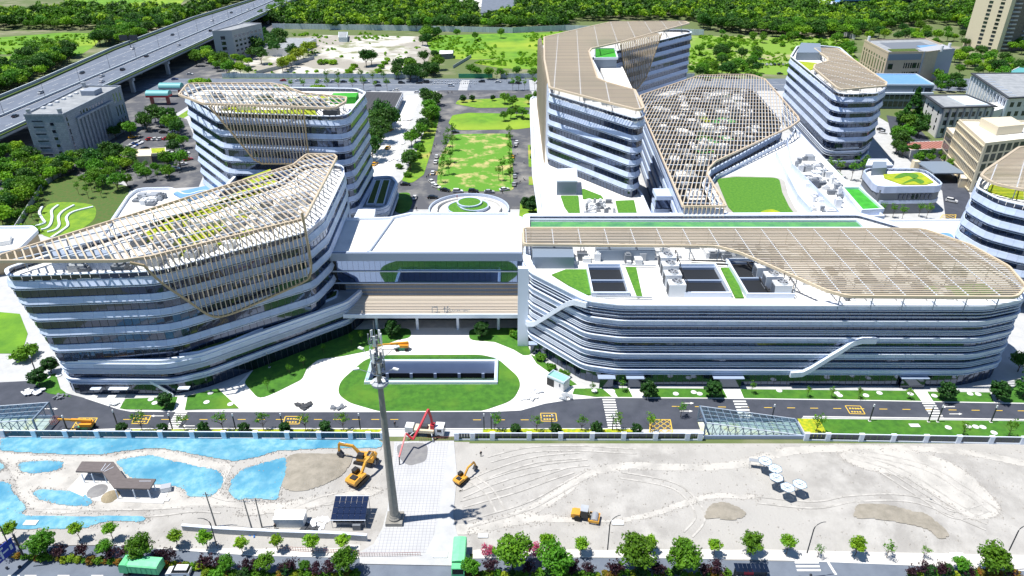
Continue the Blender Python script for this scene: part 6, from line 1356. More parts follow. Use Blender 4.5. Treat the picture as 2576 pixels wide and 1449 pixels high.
for u, v, lb in [(u, v, 'dark square lamp post by the hedge beside the blue nets') for u, v in ((172, 1088), (297, 1074), (435, 1083), (594, 1084), (713, 1083), (907, 1083))] + [(u, v, 'dark square lamp post by the hedge beside the bare lot') for u, v in ((1218, 1084), (1236, 1084), (1387, 1086), (1540, 1086))] + [(u, v, 'dark square lamp post along the roadside lawn') for u, v in ((1940, 1060), (2187, 1060), (2335, 1062), (2358, 1062), (2492, 1063))] + [(u, v, 'dark square lamp post on the sloping lawn') for u, v in ((678, 925), (895, 828))] + [(90, 935, 'dark square lamp post at the road corner')]:
    pl.put((*P(u, v)[:2], .1), 0, None, lb, 'lamp posts of the campus road')
def street_lamp(u, v, h, rz, lb):
    T = thing('street_lamp', lb, 'street lamp', (*P(u, v)[:2], .1), rz, 'curved street lamps'); MB().tube([(0, 0, 0), (0, 0, h * .8)] + [(1.6 - 1.6 * math.cos(a), 0, h * .8 + h * .2 * math.sin(a)) for a in (.4, .8, 1.2, 1.57, 1.9)], .11, 8, .05).build('pole', 'lamp_metal', T)
    MB().lathe([(.04, 0), (.22, .1), (.26, .4), (.1, .6)], 8, (2.2, 0)).build('lamp_head', 'lamp_metal', T); T.children[-1].location = (0, 0, h * .98 - .55); MB().lathe([(.3, 0), (.3, .25), (.15, .4)], 8).build('base', 'lamp_metal', T)
for a in ((50, 1428, 7.5, 3.3, 'curved street lamp beside the blue direction sign'), (562, 1432, 7, 3.1, 'curved street lamp in the median below the utility poles'), (1522, 1452, 8, .4, 'curved street lamp in the median beside the bare lot'), (2012, 1455, 7.5, .2, 'curved street lamp beside the crossing'), (2512, 1440, 6.5, .1, 'curved street lamp beyond the stop line')): street_lamp(*a)
# tall mast
ms = thing('telecom_mast', 'very tall concrete mast with antenna clusters and lamp arms', 'mast', (*P(994, 1311)[:2], .15))
MB().tube([(0, 0, 1.6), (0, 0, 20), (0, 0, 40)], .95, 16, .42).build('shaft', 'pole_concrete', ms); MB().tube([(0, 0, 40), (0, 0, 48)], .06, 6, .03).build('spike', 'galv', ms)
MB().box(-1.7, -1.7, 0, 1.7, 1.7, .9).build('plinth', 'pole_concrete', ms); MB().lathe([(1.3, .9), (1.35, 1.3), (1.15, 1.5), (1.0, 2.0)], 16).build('collar', 'pole_concrete', ms)
zz = lambda v: top_z(994, 1311, v)
MB().lathe([(1.5, zz(968)), (1.6, zz(964)), (1.6, zz(962)), (.5, zz(961))], 18).build('platform', 'concrete_wall', ms)
for k, v in enumerate((862, 874, 896, 905, 938)):
    z = zz(v); b = MB(); ring = [(1.15 * math.cos(6.283 * i / 14), 1.15 * math.sin(6.283 * i / 14), z) for i in range(15)]; b.tube(ring, .05, 5)
    for i in range(4): b.tube([(0, 0, z), (1.15 * math.cos(1.57 * i), 1.15 * math.sin(1.57 * i), z)], .04, 4)
    b.build('hoop', 'steel_blue', ms)
for k in range(15):
    a = 6.283 * k / 5 + (k // 5) * .5; z = (zz(930), zz(905), zz(862))[k // 5]; r = 1.15; b = MB(); b.cbox(r * math.cos(a), r * math.sin(a), z - .2, .18, .42, 2.1, a); b.build('antenna', 'box_white' if k % 3 else 'box_grey', ms)
    MB().cbox(.8 * math.cos(a + .4), .8 * math.sin(a + .4), z + .1, .3, .4, .8, a).build('radio_unit', 'box_grey', ms)
for k, (a, L, z) in enumerate(((2.6, 3.4, 41), (.5, 3.4, 41.3), (3.4, 3.6, 38.5), (-.4, 3.4, 38.8), (4.4, 2.2, 36.6), (5.2, 2.2, 36.8))):
    MB().tube([(0, 0, z - 2), (math.cos(a) * L, math.sin(a) * L, z)], .06, 6).build('lamp_arm', 'galv', ms); MB().cbox(math.cos(a) * (L + .3), math.sin(a) * (L + .3), z - .05, 1.1, .5, .22, a).build('lamp_head', 'box_white', ms)
# driveway barriers
def barrier(line, lb):
    T = thing('mesh_barrier', lb, 'barrier'); q = walk(line, 2.0, False)
    for a, b in zip(q, q[1:]):
        m = MB()
        for z in (.15, .65, 1.2): m.bar([(*a, z), (*b, z)], .05, .05)
        for k in range(5): t = k / 4; x, y = a[0] + (b[0] - a[0]) * t, a[1] + (b[1] - a[1]) * t; m.box(x - .025, y - .025, .1, x + .025, y + .025, 1.25)
        m.build('mesh_panel', 'rust_steel', T)
barrier([(x, y) for x, y in pxs([(905, 1402), (985, 1402), (1058, 1400)])], 'low rusty mesh barrier across the end of the driveway'); barrier(pxs([(1056, 1112), (1142, 1108)]), 'rusty mesh barrier at the fence opening')
barrier(pxs([(700, 1385), (905, 1396)]), 'rusty mesh barrier along the footway below the low wall')
# low retaining wall and shed corner
for l_, lb in (([(462, 1337), (560, 1345), (700, 1352)], 'low pale wall below the utility poles'), ([(700, 1352), (830, 1356), (925, 1362)], 'low grey wall below the solar shed')):
    q = pxs(l_); o = MB().bar([(x, y, .9) for x, y in q], .35, 1.8).build('low_wall', 'concrete_wall'); tag(o, lb, 'wall'); MB().bar([(x, y, 1.85) for x, y in q], .6, .14).build('coping', 'white_ledge', o)
ss = thing('solar_shed', 'small shed with blue solar panel roof beside the mast', 'shed'); x0, y0, _ = P(838, 1328); sw = 6.6
MB().box(x0 + .6, y0 + .4, 0, x0 + sw - .4, y0 + 4.2, 2.5).build('body', 'render_grey', ss); MB().box(x0 + .2, y0 - .2, 1.7, x0 + sw, y0 + .5, 1.9).build('awning', 'box_dark', ss); MB().box(x0 + 4.2, y0 - .9, 0, x0 + 5.8, y0 + .2, 1.6).build('crate', 'box_grey', ss)
for i in range(6):
    for j in range(4):
        a = x0 - .1 + i * 1.16; y = y0 - .3 + j * 1.3; z = 2.7 + j * .32; MB().add([(a, y, z), (a + 1.1, y, z), (a + 1.1, y + 1.24, z + .31), (a, y + 1.24, z + .31), (a, y, z - .06), (a + 1.1, y, z - .06), (a + 1.1, y + 1.24, z + .25), (a, y + 1.24, z + .25)], [(0, 1, 2, 3), (7, 6, 5, 4), (0, 4, 5, 1), (1, 5, 6, 2), (2, 6, 7, 3), (3, 7, 4, 0)]).build('solar_panel', 'solar', ss)
MB().bar([(x0 - .2, y0 - .4, 2.55), (x0 + 6.9, y0 - .4, 2.55)], .12, .12).build('frame_rail', 'white_ledge', ss); MB().bar([(x0 - .2, y0 + 4.9, 3.9), (x0 + 6.9, y0 + 4.9, 3.9)], .12, .12).build('frame_rail', 'white_ledge', ss)
for x in (x0, x0 + 6.7):
    for y, z in ((y0 - .3, 2.6), (y0 + 4.8, 3.9)): MB().tube([(x, y, 0), (x, y, z)], .06, 6).build('post', 'steel', ss)
wc = thing('site_container', 'pale flat roofed site container beside the utility poles', 'container'); x0, y0, _ = P(692, 1330)
MB().box(x0, y0, .1, x0 + 6.0, y0 + 2.5, 2.5).build('body', 'box_white', wc); MB().box(x0 - .1, y0 - .1, 2.5, x0 + 6.1, y0 + 2.6, 2.65).build('roof', 'roof_white', wc)
for k in range(20): MB().box(x0 + .2 + k * .29, y0 - .04, .2, x0 + .32 + k * .29, y0 + .02, 2.4).build('corrugation', 'hoard_white', wc)
bo_ = thing('green_roof_booth', 'white booth with pale green roof before the slanted end', 'booth', (*P(1404, 972)[:2], .1), rad(-38)); MB().box(-2.6, -1.4, 0, 2.6, 1.4, 2.7).build('body', 'render_white', bo_); MB().box(-2.7, -1.5, 2.7, 2.7, 1.5, 2.85).build('roof', 'roof_green', bo_)
for a in ((-2.7, -1.5, 2.7, -1.38), (-2.7, 1.38, 2.7, 1.5), (-2.7, -1.38, -2.58, 1.38), (2.58, -1.38, 2.7, 1.38)): MB().box(a[0], a[1], 2.85, a[2], a[3], 3.3).build('roof_upstand', 'white_ledge', bo_)
MB().box(-2.65, -1.44, .2, -.4, -1.38, 2.4).build('open_bay', 'dark_core', bo_); MB().box(1.2, -1.44, 1.2, 1.6, -1.38, 2.1).build('window', 'glass_dark', bo_)
def upole(u, v, vt, lb, lean=0.0):
    x, y, _ = P(u, v); h = top_z(u, v, vt); T = thing('utility_pole', lb, 'utility pole', (x, y, .2)); MB().tube([(0, 0, 0), (lean, 0, h)], .17, 8, .10).build('pole', 'pole_concrete', T); MB().bar([(-.9, 0, h * .93), (.9, 0, h * .93)], .1, .1).build('crossarm', 'galv', T)
    for k in (-.8, 0, .8): MB().tube([(k, 0, h * .94), (k, 0, h * .94 + .25)], .05, 5).build('insulator', 'box_white', T)
    return Vector((x + lean, y, h * .93 + .2))
w1 = upole(545, 1328, 1240, 'single leaning utility pole beside a rubbish heap', -.3); w2 = upole(636, 1338, 1258, 'utility pole carrying wires beside the container', -.3); w3 = upole(660, 1330, 1255, 'thin utility pole against the site container')
for a, b, lb in ((w1, w2, 'sagging wire between the leaning pole and the wired pole'), (w2, w3, 'short wire between the two poles at the container')):
    tag(MB().tube([a.lerp(b, t / 8) - Vector((0, 0, .8 * math.sin(math.pi * t / 8))) for t in range(9)], .03, 4).build('overhead_wire', 'machine_black'), lb, 'wire')
# zigzag pavilion
zp = thing('zigzag_pavilion', 'dark zigzag roofed open pavilion on a white slab', 'pavilion'); zr = ccw(pxs([(190, 1186), (206, 1161), (286, 1162), (316, 1203), (392, 1205), (377, 1230), (287, 1228), (257, 1188)], 3.3))
MB().prism(zr, 3.0, 3.35).build('roof', 'wood_roof', zp); sheet('slab', ccw(pxs([(172, 1237), (212, 1192), (262, 1208), (300, 1216), (432, 1228), (412, 1272), (232, 1264)])), .62, 'concrete', (), None, None, zp, thick=.6)
for u, v in ((205, 1192), (230, 1192), (262, 1194), (290, 1232), (334, 1232), (372, 1232), (385, 1212), (318, 1208), (282, 1168), (212, 1168)): x, y, _ = P(u, v, 3.1); MB().box(x - .09, y - .09, .5, x + .09, y + .09, 3.05).build('post', 'white_ledge', zp)
for a, b in (((254, 1184), (266, 1166)), ((258, 1185), (278, 1166)), ((262, 1186), (286, 1174)), ((350, 1210), (380, 1210))): MB().bar([(*P(*a, 3.4)[:2], 3.38), (*P(*b, 3.4)[:2], 3.38)], .09, .05).build('roof_batten', 'white_ledge', zp)
tag(MB().lathe([(1.9, .6), (1.3, 1.1), (.6, 1.5), (.05, 1.65)], 16, P(280, 1254)[:2]).build('sand_heap', 'sand_pile'), 'small brown sand heap on the pavilion slab', 'heap'); tag(MB().lathe([(2.2, .6), (1.2, .75), (.1, .8)], 16, P(247, 1240)[:2]).build('mortar_heap', 'concrete_wet'), 'flat grey mortar heap on the pavilion slab', 'heap')
cr = thing('packing_crate', 'pale packing crate at the corner of the pavilion slab', 'crate', (*P(421, 1238)[:2], .6), .3); MB().box(-1, -.7, 0, 1, .7, 1.1).build('body', 'box_white', cr); MB().box(-1.05, -.75, 1.1, 1.05, .75, 1.2).build('lid', 'render_grey', cr)
# hexagon canopies
HL = ['hexagonal glass canopy at the scaffold end of the cluster', 'second hexagonal canopy from the scaffold', 'middle hexagonal canopy of the cluster', 'hexagonal canopy beside the last of the cluster', 'hexagonal canopy at the free end of the cluster']
for (u, v), lb in zip(((1925, 1160), (1950, 1179), (1953, 1201), (1981, 1226), (2012, 1218)), HL):
    x, y, _ = P(u, v, 3.6); T = thing('hexagon_canopy', lb, 'canopy', (x, y, .3), rad(20), 'hexagonal canopies on the bare lot'); c = [(1.55 * math.cos(rad(60 * k)), 1.55 * math.sin(rad(60 * k))) for k in range(6)]; ci = [(a * .55, b * .55) for a, b in c]
    for k in range(6):
        q = [c[k], c[(k + 1) % 6], ci[(k + 1) % 6], ci[k]]; MB().prism(ccw(q), 3.25, 3.3).build('pane', 'frost_glass', T); MB().bar([(*c[k], 3.32), (*c[(k + 1) % 6], 3.32)], .08, .1).build('rim_bar', 'steel_blue', T); MB().bar([(0, 0, 3.2), (*c[k], 3.36)], .06, .08).build('spoke', 'steel_blue', T)
    MB().prism(ci, 3.12, 3.17).build('centre_pane', 'frost_glass', T)
    for k in range(3): a = rad(120 * k); MB().tube([(.16 * math.cos(a), .16 * math.sin(a), 0), (.16 * math.cos(a), .16 * math.sin(a), 3.15)], .05, 6).build('post', 'steel_blue', T)
sfd = thing('scaffold_bench', 'small scaffold trestle beside the hexagon canopies', 'scaffold', (*P(1897, 1180)[:2], .3), -.2)
for sx in (-1.2, 1.2):
    for sy in (-.5, .5): MB().tube([(sx, sy, 0), (sx, sy, 2.2)], .04, 5).build('leg', 'galv', sfd)
MB().box(-1.4, -.5, 2.2, 1.4, .5, 2.28).build('deck', 'galv', sfd)
# glazed steel ramp covers
def ramp_cover(x0, x1, y0, y1, h0, h1, lb):
    T = thing('ramp_cover', lb, 'canopy'); H = lambda x: h0 + (h1 - h0) * (x - x0) / (x1 - x0); n = 13
    sheet('ramp_floor', [(x0, y0), (x1, y0), (x1, y1), (x0, y1)], .14, 'ramp_floor', (), None, None, T); MB().box(x0, y0 - .6, .1, x1, y0 - .2, 1.1).build('kerb_wall', 'grey_panel', T); MB().box(x0, y1 + .2, .1, x1, y1 + .5, 1.0).build('kerb_wall', 'grey_panel', T)
    for i in range(n + 1):
        x = x0 + (x1 - x0) * i / n; w = .35 if i in (0, n) else .14; MB().bar([(x, y0 - .3, H(x)), (x, y1 + .3, H(x))], w, w).build('rafter', 'steel_blue', T)
        for y in (y0 - .3, y1 + .3): MB().bar([(x, y, .9), (x, y, H(x))], w, w, (1, 0, 0)).build('post', 'steel_blue', T) if H(x) > 1.2 else None
        if i < n:
            xb = x0 + (x1 - x0) * (i + 1) / n
            for y in (y0 - .3, y1 + .3):
                if H(xb) > 1.3: MB().bar([(x, y, 1.0), (xb, y, H(xb))], .08, .08).build('brace', 'steel_blue', T)
            for k in range(4): MB().bar([(x + .1, y0 + (y1 - y0) * (k + .5) / 4, H(x) + .1), (xb - .06, y0 + (y1 - y0) * (k + .5) / 4, H(xb) + .1)], 1.4, .03).build('glass_panel', 'clear_glass', T) if h1 < h0 else None
    for k in range(5): y = y0 - .3 + (y1 - y0 + .6) * k / 4; MB().bar([(x0, y, H(x0)), (x1, y, H(x1))], .16 if k in (0, 4) else .1, .18).build('purlin', 'steel_beam', T)
ramp_cover(45.3, 69.0, 130.6, 136.2, 4.8, .9, 'sloping steel and glass ramp cover beside the roadside lawn')
ramp_cover(-112.5, -138, 131.6, 137.5, 4.9, 2.6, 'tall open steel frame ramp cover beside the road corner')
# ---------------------------------------------------------------- vehicles
for nm, c in (('white', (.75, .76, .78)), ('black', (.012, .013, .016)), ('silver', (.40, .42, .45)), ('red', (.45, .02, .03)), ('blue', (.02, .06, .25)), ('yellow', (.75, .38, .02))): mat('car_' + nm, c, .25, coat=.6)
mat('lamp_red', (.4, .01, .01), .3); mat('lamp_clear', (.8, .8, .8), .15)
CARS = {}
def car_proto(col, tall):
    T = thing('parked_car', 'car', 'car'); k = 1.16 if tall else 1.0
    prof = [(-2.25, .32), (-2.32, .72 * k), (-2.2, .95 * k), (-1.6, 1.0 * k), (.95, .98 * k), (1.9, .86 * k), (2.25, .68 * k), (2.3, .36)]
    b = MB(); b.extrude(ccw(prof), lambda p, q, d: (p, d * (1 - .06 * abs(p) / 2.3), q), -.9, .9); b.build('body', 'car_' + col, T)
    xb0, xb1, xt0, xt1 = (-2.1, 1.15, -1.85, .35) if tall else (-1.85, 1.15, -1.25, .3); z0, z1 = .97 * k, 1.42 * k + (.06 if tall else 0); cb = MB()
    cb.add([(xb0, -.84, z0), (xb1, -.84, z0), (xb1, .84, z0), (xb0, .84, z0), (xt0, -.66, z1), (xt1, -.66, z1), (xt1, .66, z1), (xt0, .66, z1)], [(4, 5, 6, 7), (0, 1, 5, 4), (1, 2, 6, 5), (2, 3, 7, 6), (3, 0, 4, 7)]); cb.build('cabin_glass', 'car_glass', T)
    MB().box(xt0 - .04, -.67, z1, xt1 + .04, .67, z1 + .05).build('roof', 'car_' + col, T)
    for x in (-1.4, 1.4):
        for y in (-.82, .82): wl_ = MB().tube([(x, y - .1, .33), (x, y + .1, .33)], .33, 12).build('wheel', 'tyre', T); MB().tube([(x, y - .115, .33), (x, y + .115, .33)], .2, 8).build('rim', 'steel', wl_)
    for y in (-.62, .62): MB().box(2.16, y - .2, .55, 2.29, y + .2, .68).build('headlight', 'lamp_clear', T); MB().box(-2.33, y - .2, .62, -2.22, y + .2, .78).build('tail_light', 'lamp_red', T)
    return Proto(T)
def car(u, v, col, rz, lb, gp, tall=False, z=.08, sc=1.0):
    if (col, tall) not in CARS: CARS[(col, tall)] = car_proto(col, tall)
    x, y, _ = P(u, v, z); CARS[(col, tall)].put((x, y, z), rz, sc, '%s %s %s' % (col, 'sport utility car' if tall else 'car', lb), gp)
w_, k_, s_, r_, y_, b_ = 'white', 'black', 'silver', 'red', 'yellow', 'blue'
for u, v, c, t in ((840, 206, w_, 0), (865, 207, k_, 0), (890, 207, k_, 1), (922, 208, w_, 1), (948, 208, k_, 0), (974, 208, s_, 0), (1010, 210, k_, 1), (1054, 210, k_, 0), (1072, 208, k_, 1), (1212, 207, k_, 1), (1253, 208, w_, 0), (1286, 210, k_, 0), (1304, 211, k_, 1), (1357, 211, k_, 1)): car(u, v, c, VR.choice((0, 3.14)), 'parked along the hoarding on the rear street', 'cars on the rear street', bool(t))
for u, v, c, t in ((750, 204, w_, 0), (803, 206, w_, 0), (712, 204, r_, 0), (951, 217, k_, 0), (996, 229, w_, 0), (1050, 234, w_, 0), (1075, 236, k_, 1), (1135, 217, w_, 1)): car(u, v, c, VR.choice((0, 3.14)), 'driving on the rear street', 'cars on the rear street', bool(t))
for u, v, c, a, t in ((1020, 466, k_, 0, 0), (1098, 472, w_, -.7, 0), (1086, 460, w_, -1.1, 0), (1120, 481, k_, -.35, 0), (1152, 484, w_, 0, 1), (1191, 484, k_, 0, 1), (1231, 485, s_, 0, 0), (1269, 479, w_, .4, 0), (1089, 437, w_, 1.57, 0), (1096, 410, w_, 1.57, 0), (1099, 396, w_, 1.57, 0)): car(u, v, c, a, 'parked along the kerb of the worn lawn', 'cars round the worn lawn', bool(t))
for u, v, c, a in ((1044, 499, w_, 1.57), (1089, 499, k_, 0), (1295, 446, s_, 1.57), (1293, 466, s_, 1.57), (1289, 397, y_, 1.57), (1297, 366, w_, 1.57), (1145, 335, k_, .2), (1300, 360, w_, 1.57)): car(u, v, c, a, 'on the loop road', 'cars on the loop road')
for k in range(7): car(312 + k * 6.5, 381 - k * 3.6, (w_, w_, s_, w_, b_, w_, w_)[k], -.25, 'in the slanting row beside the stone office', 'cars in the car park')
for u, v, c, a in ((364, 376, k_, 1.2), (425, 386, w_, .1), (466, 387, w_, .1), (474, 403, r_, .7), (460, 416, w_, .7), (441, 427, w_, .3), (378, 352, r_, .9), (392, 352, w_, .9), (405, 352, w_, .9), (420, 351, r_, .9), (412, 322, k_, 0), (412, 335, k_, 0), (438, 336, w_, .1), (335, 347, y_, .8), (320, 313, y_, .2), (348, 362, w_, .3)): car(u, v, c, a, 'among the trees of the car park', 'cars in the car park')
for k in range(9): car(1898 + k * 10, 164, (w_, k_, k_, w_, w_, k_, k_, s_, w_)[k], 1.5, 'in the row behind the lattice block', 'cars in the rear row')
for u, v, c, a, lb, t in ((1962, 187, k_, .1, 'beside the row behind the lattice block', 0), (1947, 226, w_, .1, 'parked below the row behind the lattice block', 0), (2393, 508, w_, -.6, 'on the lane beside the rounded block', 1), (2325, 383, w_, 0, 'parked before the cream grid office', 1), (2356, 383, w_, 0, 'parked beside the drop off canopy', 0), (2220, 335, w_, -.6, 'parked behind the right tower', 0), (2216, 328, k_, -.6, 'parked behind the right tower', 0), (452, 1443, w_, 3.14, 'following the green covered truck on the street', 1)): car(u, v, c, a, lb, 'single cars', bool(t))
for u, v, c, t in ((39, 294, k_, 0), (257, 193, w_, 0), (257, 207, w_, 0), (309, 177, k_, 1), (369, 143, k_, 0), (450, 115, w_, 0), (530, 79, k_, 1)): car(u, v, c, 1.57, 'driving on the near carriageway of the highway', 'cars on the highway', bool(t), 11.05)
for u, v, c in ((334, 124, w_), (434, 89, k_), (534, 53, w_), (582, 33, k_), (624, 25, w_), (207, 185, k_), (103, 235, s_)): car(u, v, c, -1.57, 'driving on the far carriageway of the highway', 'cars on the highway', False, 11.05)
for u, v in ((983, 329), (976, 374), (943, 415), (925, 440)): car(u, v, y_, 1.3, 'parked under the trees of the works road', 'yellow cars on the works road')
for u, v, a in ((440, 201, .3), (478, 188, 0)): car(u, v, (b_, w_)[u > 450], a, 'beside the highway underpass', 'single cars')
# parked scooters at the gate
def scooter():
    T = thing('scooter', 'parked scooter among the rows before the hoarding gate', 'scooter'); b = MB(); b.extrude(ccw([(-.7, .35), (-.65, .8), (-.1, .75), (0, .4), (.35, .4), (.5, 1.0), (.6, 1.0), (.62, .3)]), lambda p, q, d: (p, d, q), -.16, .16); b.build('body', 'box_white', T)
    for x in (-.6, .62): MB().tube([(x, -.06, .26), (x, .06, .26)], .26, 10).build('wheel', 'tyre', T)
    MB().tube([(.52, -.32, 1.02), (.52, .32, 1.02)], .03, 5).build('handlebar', 'machine_black', T); return Proto(T)
sp_ = scooter()
for k in range(46):
    u = 1083 + (k % 23) * 5.2 + VR.uniform(-1, 1); v = 205 + (k // 23) * 6 + VR.uniform(-1, 1); sp_.put((*P(u, v)[:2], .1), 1.57 + VR.uniform(-.3, .3), None, None, 'scooters before the hoarding gate')
# trucks
def truck(u, v, rz, lb, cover):
    T = thing('dump_truck', lb, 'truck', (*P(u, v)[:2], .06), rz); MB().box(-3.6, -.5, .7, 3.4, .5, 1.1).build('chassis', 'machine_black', T)
    b = MB(); b.extrude(ccw([(2.1, 1.0), (2.1, 2.9), (2.4, 3.05), (3.5, 3.0), (3.85, 2.0), (3.9, .8), (2.4, .8)]), lambda p, q, d: (p, d, q), -1.2, 1.2); b.build('cab', 'truck_green', T); MB().add([(3.56, -1.05, 2.85), (3.56, 1.05, 2.85), (3.90, 1.05, 1.95), (3.90, -1.05, 1.95)], [(0, 1, 2, 3), (3, 2, 1, 0)]).build('windscreen', 'car_glass', T)
    b = MB(); b.box(-3.9, -1.25, 1.15, 1.9, 1.25, 2.9); b.build('tipper_body', 'truck_green', T); b = MB(); b.extrude(ccw([(-1.28, 2.88), (1.28, 2.88), (1.1, 3.15), (0, 3.3), (-1.1, 3.15)]), lambda p, q, d: (d, p, q), -3.92, 1.92); b.build('tarpaulin', 'tarp_green', T)
    for k in range(6): MB().box(-3.6 + k * 1.0, -1.3, 1.3, -3.5 + k * 1.0, 1.3, 2.86).build('body_rib', 'truck_green', T)
    for x in (-2.9, -1.6, 2.7):
        for y in (-.95, .95): MB().tube([(x, y - .22, .5), (x, y + .22, .5)], .5, 14).build('wheel', 'tyre', T)
truck(1156, 1420, -1.57, 'green tipper truck leaving the driveway with covered load', 1); truck(362, 1440, 3.05, 'bright green covered truck on the street beside the median', 1)
# ---------------------------------------------------------------- machines
def crawler(T, L, w, gauge, h):
    for s in (-1, 1):
        pr = [(-L / 2 + h / 2, 0), (L / 2 - h / 2, 0), (L / 2, h * .3), (L / 2, h * .7), (L / 2 - h / 2, h), (-L / 2 + h / 2, h), (-L / 2, h * .7), (-L / 2, h * .3)]; b = MB(); b.extrude(ccw(pr), lambda p, q, d: (p, d, q), s * gauge / 2 - w / 2, s * gauge / 2 + w / 2); b.build('track', 'machine_black', T)
def excavator(u, v, rz, lb, sc=1.0, swing=0.0, boom=((.8, 1.7), (2.4, 4.2), (5.3, 4.6), (6.6, 2.4))):
    T = thing('excavator', lb, 'excavator', (*P(u, v)[:2], lot_h(*P(u, v)[:2]) + .02), rz, 'yellow excavators'); T.scale = (sc,) * 3; crawler(T, 4.2, .6, 2.4, .95); MB().lathe([(.9, .8), (.9, 1.15)], 14).build('slew_ring', 'machine_black', T)
    b = MB(); b.extrude(ccw([(-2.6, 1.2), (-2.75, 1.9), (-2.4, 2.35), (-.6, 2.35), (-.5, 1.9), (1.3, 1.8), (1.4, 1.2)]), lambda p, q, d: (p, d, q), -1.3, 1.3); b.build('house', 'machine_yellow', T); MB().box(-2.1, -.9, 2.35, -.9, .5, 2.6).build('engine_hood', 'machine_black', T)
    b = MB(); b.extrude(ccw([(-.35, 1.85), (-.35, 2.95), (.9, 2.95), (1.35, 2.3), (1.35, 1.8)]), lambda p, q, d: (p, d, q), .4, 1.3); b.build('cab', 'car_glass', T); MB().box(-.42, .35, 2.95, .95, 1.35, 3.05).build('cab_roof', 'machine_black', T)
    p = [Vector((a, -.3, z)) for a, z in boom]; MB().bar([p[0], p[1], p[2]], .45, .62, (0, 1, 0)).build('boom', 'machine_yellow', T); MB().bar([p[2] + Vector((-.4, 0, .5)), p[2], p[3]], .32, .45, (0, 1, 0)).build('stick', 'machine_yellow', T)
    MB().tube([p[0] + Vector((.5, 0, -.3)), (p[0] + p[1]) / 2 + Vector((.6, 0, .3))], .09, 8).build('boom_ram', 'steel', T); MB().tube([(p[1] + p[2]) / 2 + Vector((0, 0, .45)), p[2] + Vector((-.3, 0, .6))], .08, 8).build('stick_ram', 'steel', T)
    q = p[3]; b = MB(); b.extrude(ccw([(q.x - .2, q.z), (q.x + .3, q.z - .1), (q.x + .35, q.z - .7), (q.x - .2, q.z - 1.2), (q.x - .95, q.z - 1.0), (q.x - .5, q.z - .5)]), lambda a, c, d: (a, d, c), -.95, .35); b.build('bucket', 'box_dark', T)
excavator(918, 1166, rad(168), 'yellow excavator reaching towards the blue net', 1.0, boom=((.8, 1.7), (2.6, 3.9), (5.9, 3.9), (6.1, 1.8)))
excavator(903, 1216, rad(62), 'yellow excavator parked on the white sheeting', 1.0, boom=((.8, 1.7), (2.6, 3.6), (5.2, 4.0), (6.0, 2.0)))
excavator(1162, 1212, rad(52), 'small yellow excavator beyond the driveway', .72, boom=((.8, 1.7), (2.6, 3.8), (5.4, 4.0), (6.2, 2.0)))
rl = thing('road_roller', 'yellow single drum road roller on the bare lot', 'road roller', (*P(1472, 1309)[:2], lot_h(*P(1472, 1309)[:2])), rad(-14))
b = MB(); b.extrude(ccw([(-2.9, .7), (-2.9, 1.5), (-2.4, 1.75), (-1.1, 1.8), (-.9, .8)]), lambda p, q, d: (p, d, q), -.9, .9); b.build('engine_body', 'machine_yellow', rl); b = MB(); b.extrude(ccw([(-1.0, 1.0), (-.95, 2.9), (.4, 2.9), (.65, 1.0)]), lambda p, q, d: (p, d, q), -.8, .8); b.build('cab', 'car_glass', rl); MB().box(-1.05, -.9, 2.9, .5, .9, 3.02).build('cab_roof', 'concrete_wall', rl)
for y in (-.85, .85): MB().tube([(-1.5, y - .28, .72), (-1.5, y + .28, .72)], .72, 16).build('tyre', 'tyre', rl)
MB().tube([(1.9, -1.05, .78), (1.9, 1.05, .78)], .78, 20).build('drum', 'steel', rl)
for a in ((.8, -1.25, 2.9, -1.1), (.8, 1.1, 2.9, 1.25), (2.75, -1.1, 2.9, 1.1), (.7, -1.1, .9, 1.1)): MB().box(a[0], a[1], .6, a[2], a[3], 1.15).build('drum_frame', 'machine_yellow', rl)
def boom_lift(u, v, rz, lb, bang, blen):
    T = thing('boom_lift', lb, 'boom lift', (*P(u, v)[:2], .08), rz, 'boom lifts'); MB().box(-1.5, -.8, .5, 1.5, .8, 1.1).build('chassis', 'green_paint', T)
    for x in (-1.35, 1.35):
        for y in (-.95, .95): MB().tube([(x, y - .2, .5), (x, y + .2, .5)], .5, 14).build('wheel', 'tyre', T)
    MB().box(-.9, -.85, 1.15, 1.9, .85, 1.9).build('turret', 'machine_orange', T); tp = Vector((1.9, 0, 2.4)); dr = Vector((-math.cos(bang), 0, math.sin(bang)))
    MB().bar([tp, tp + dr * blen * .6], .5, .6, (0, 1, 0)).build('lower_boom', 'machine_orange', T); MB().bar([tp + dr * blen * .55, tp + dr * blen], .34, .4, (0, 1, 0)).build('upper_boom', 'machine_yellow', T)
    e = tp + dr * (blen + .3) + Vector((-.6, 0, -.9)); b = MB()
    for z in (0, .55, 1.1):
        for p0, p1 in (((-.6, -.9), (.6, -.9)), ((.6, -.9), (.6, .9)), ((.6, .9), (-.6, .9)), ((-.6, .9), (-.6, -.9))): b.bar([e + Vector((*p0, z)), e + Vector((*p1, z))], .06, .06)
    for x in (-.6, 0, .6):
        for y in (-.9, .9): b.tube([e + Vector((x, y, 0)), e + Vector((x, y, 1.1))], .035, 4)
    b.build('basket', 'rust_steel', T)
boom_lift(1012, 880, 0, 'orange and green boom lift on the white forecourt', -.10, 8.5); boom_lift(218, 1079, 0, 'orange and green boom lift beside the steel frame cover', .06, 8.0)
pt = thing('concrete_pump_truck', 'white concrete pump truck with folded red boom at the fence opening', 'truck'); cx, cy, _ = P(1072, 1092); rz = rad(-6)
L_ = lambda x, y, z: (cx + x * math.cos(rz) - y * math.sin(rz), cy + x * math.sin(rz) + y * math.cos(rz), z)
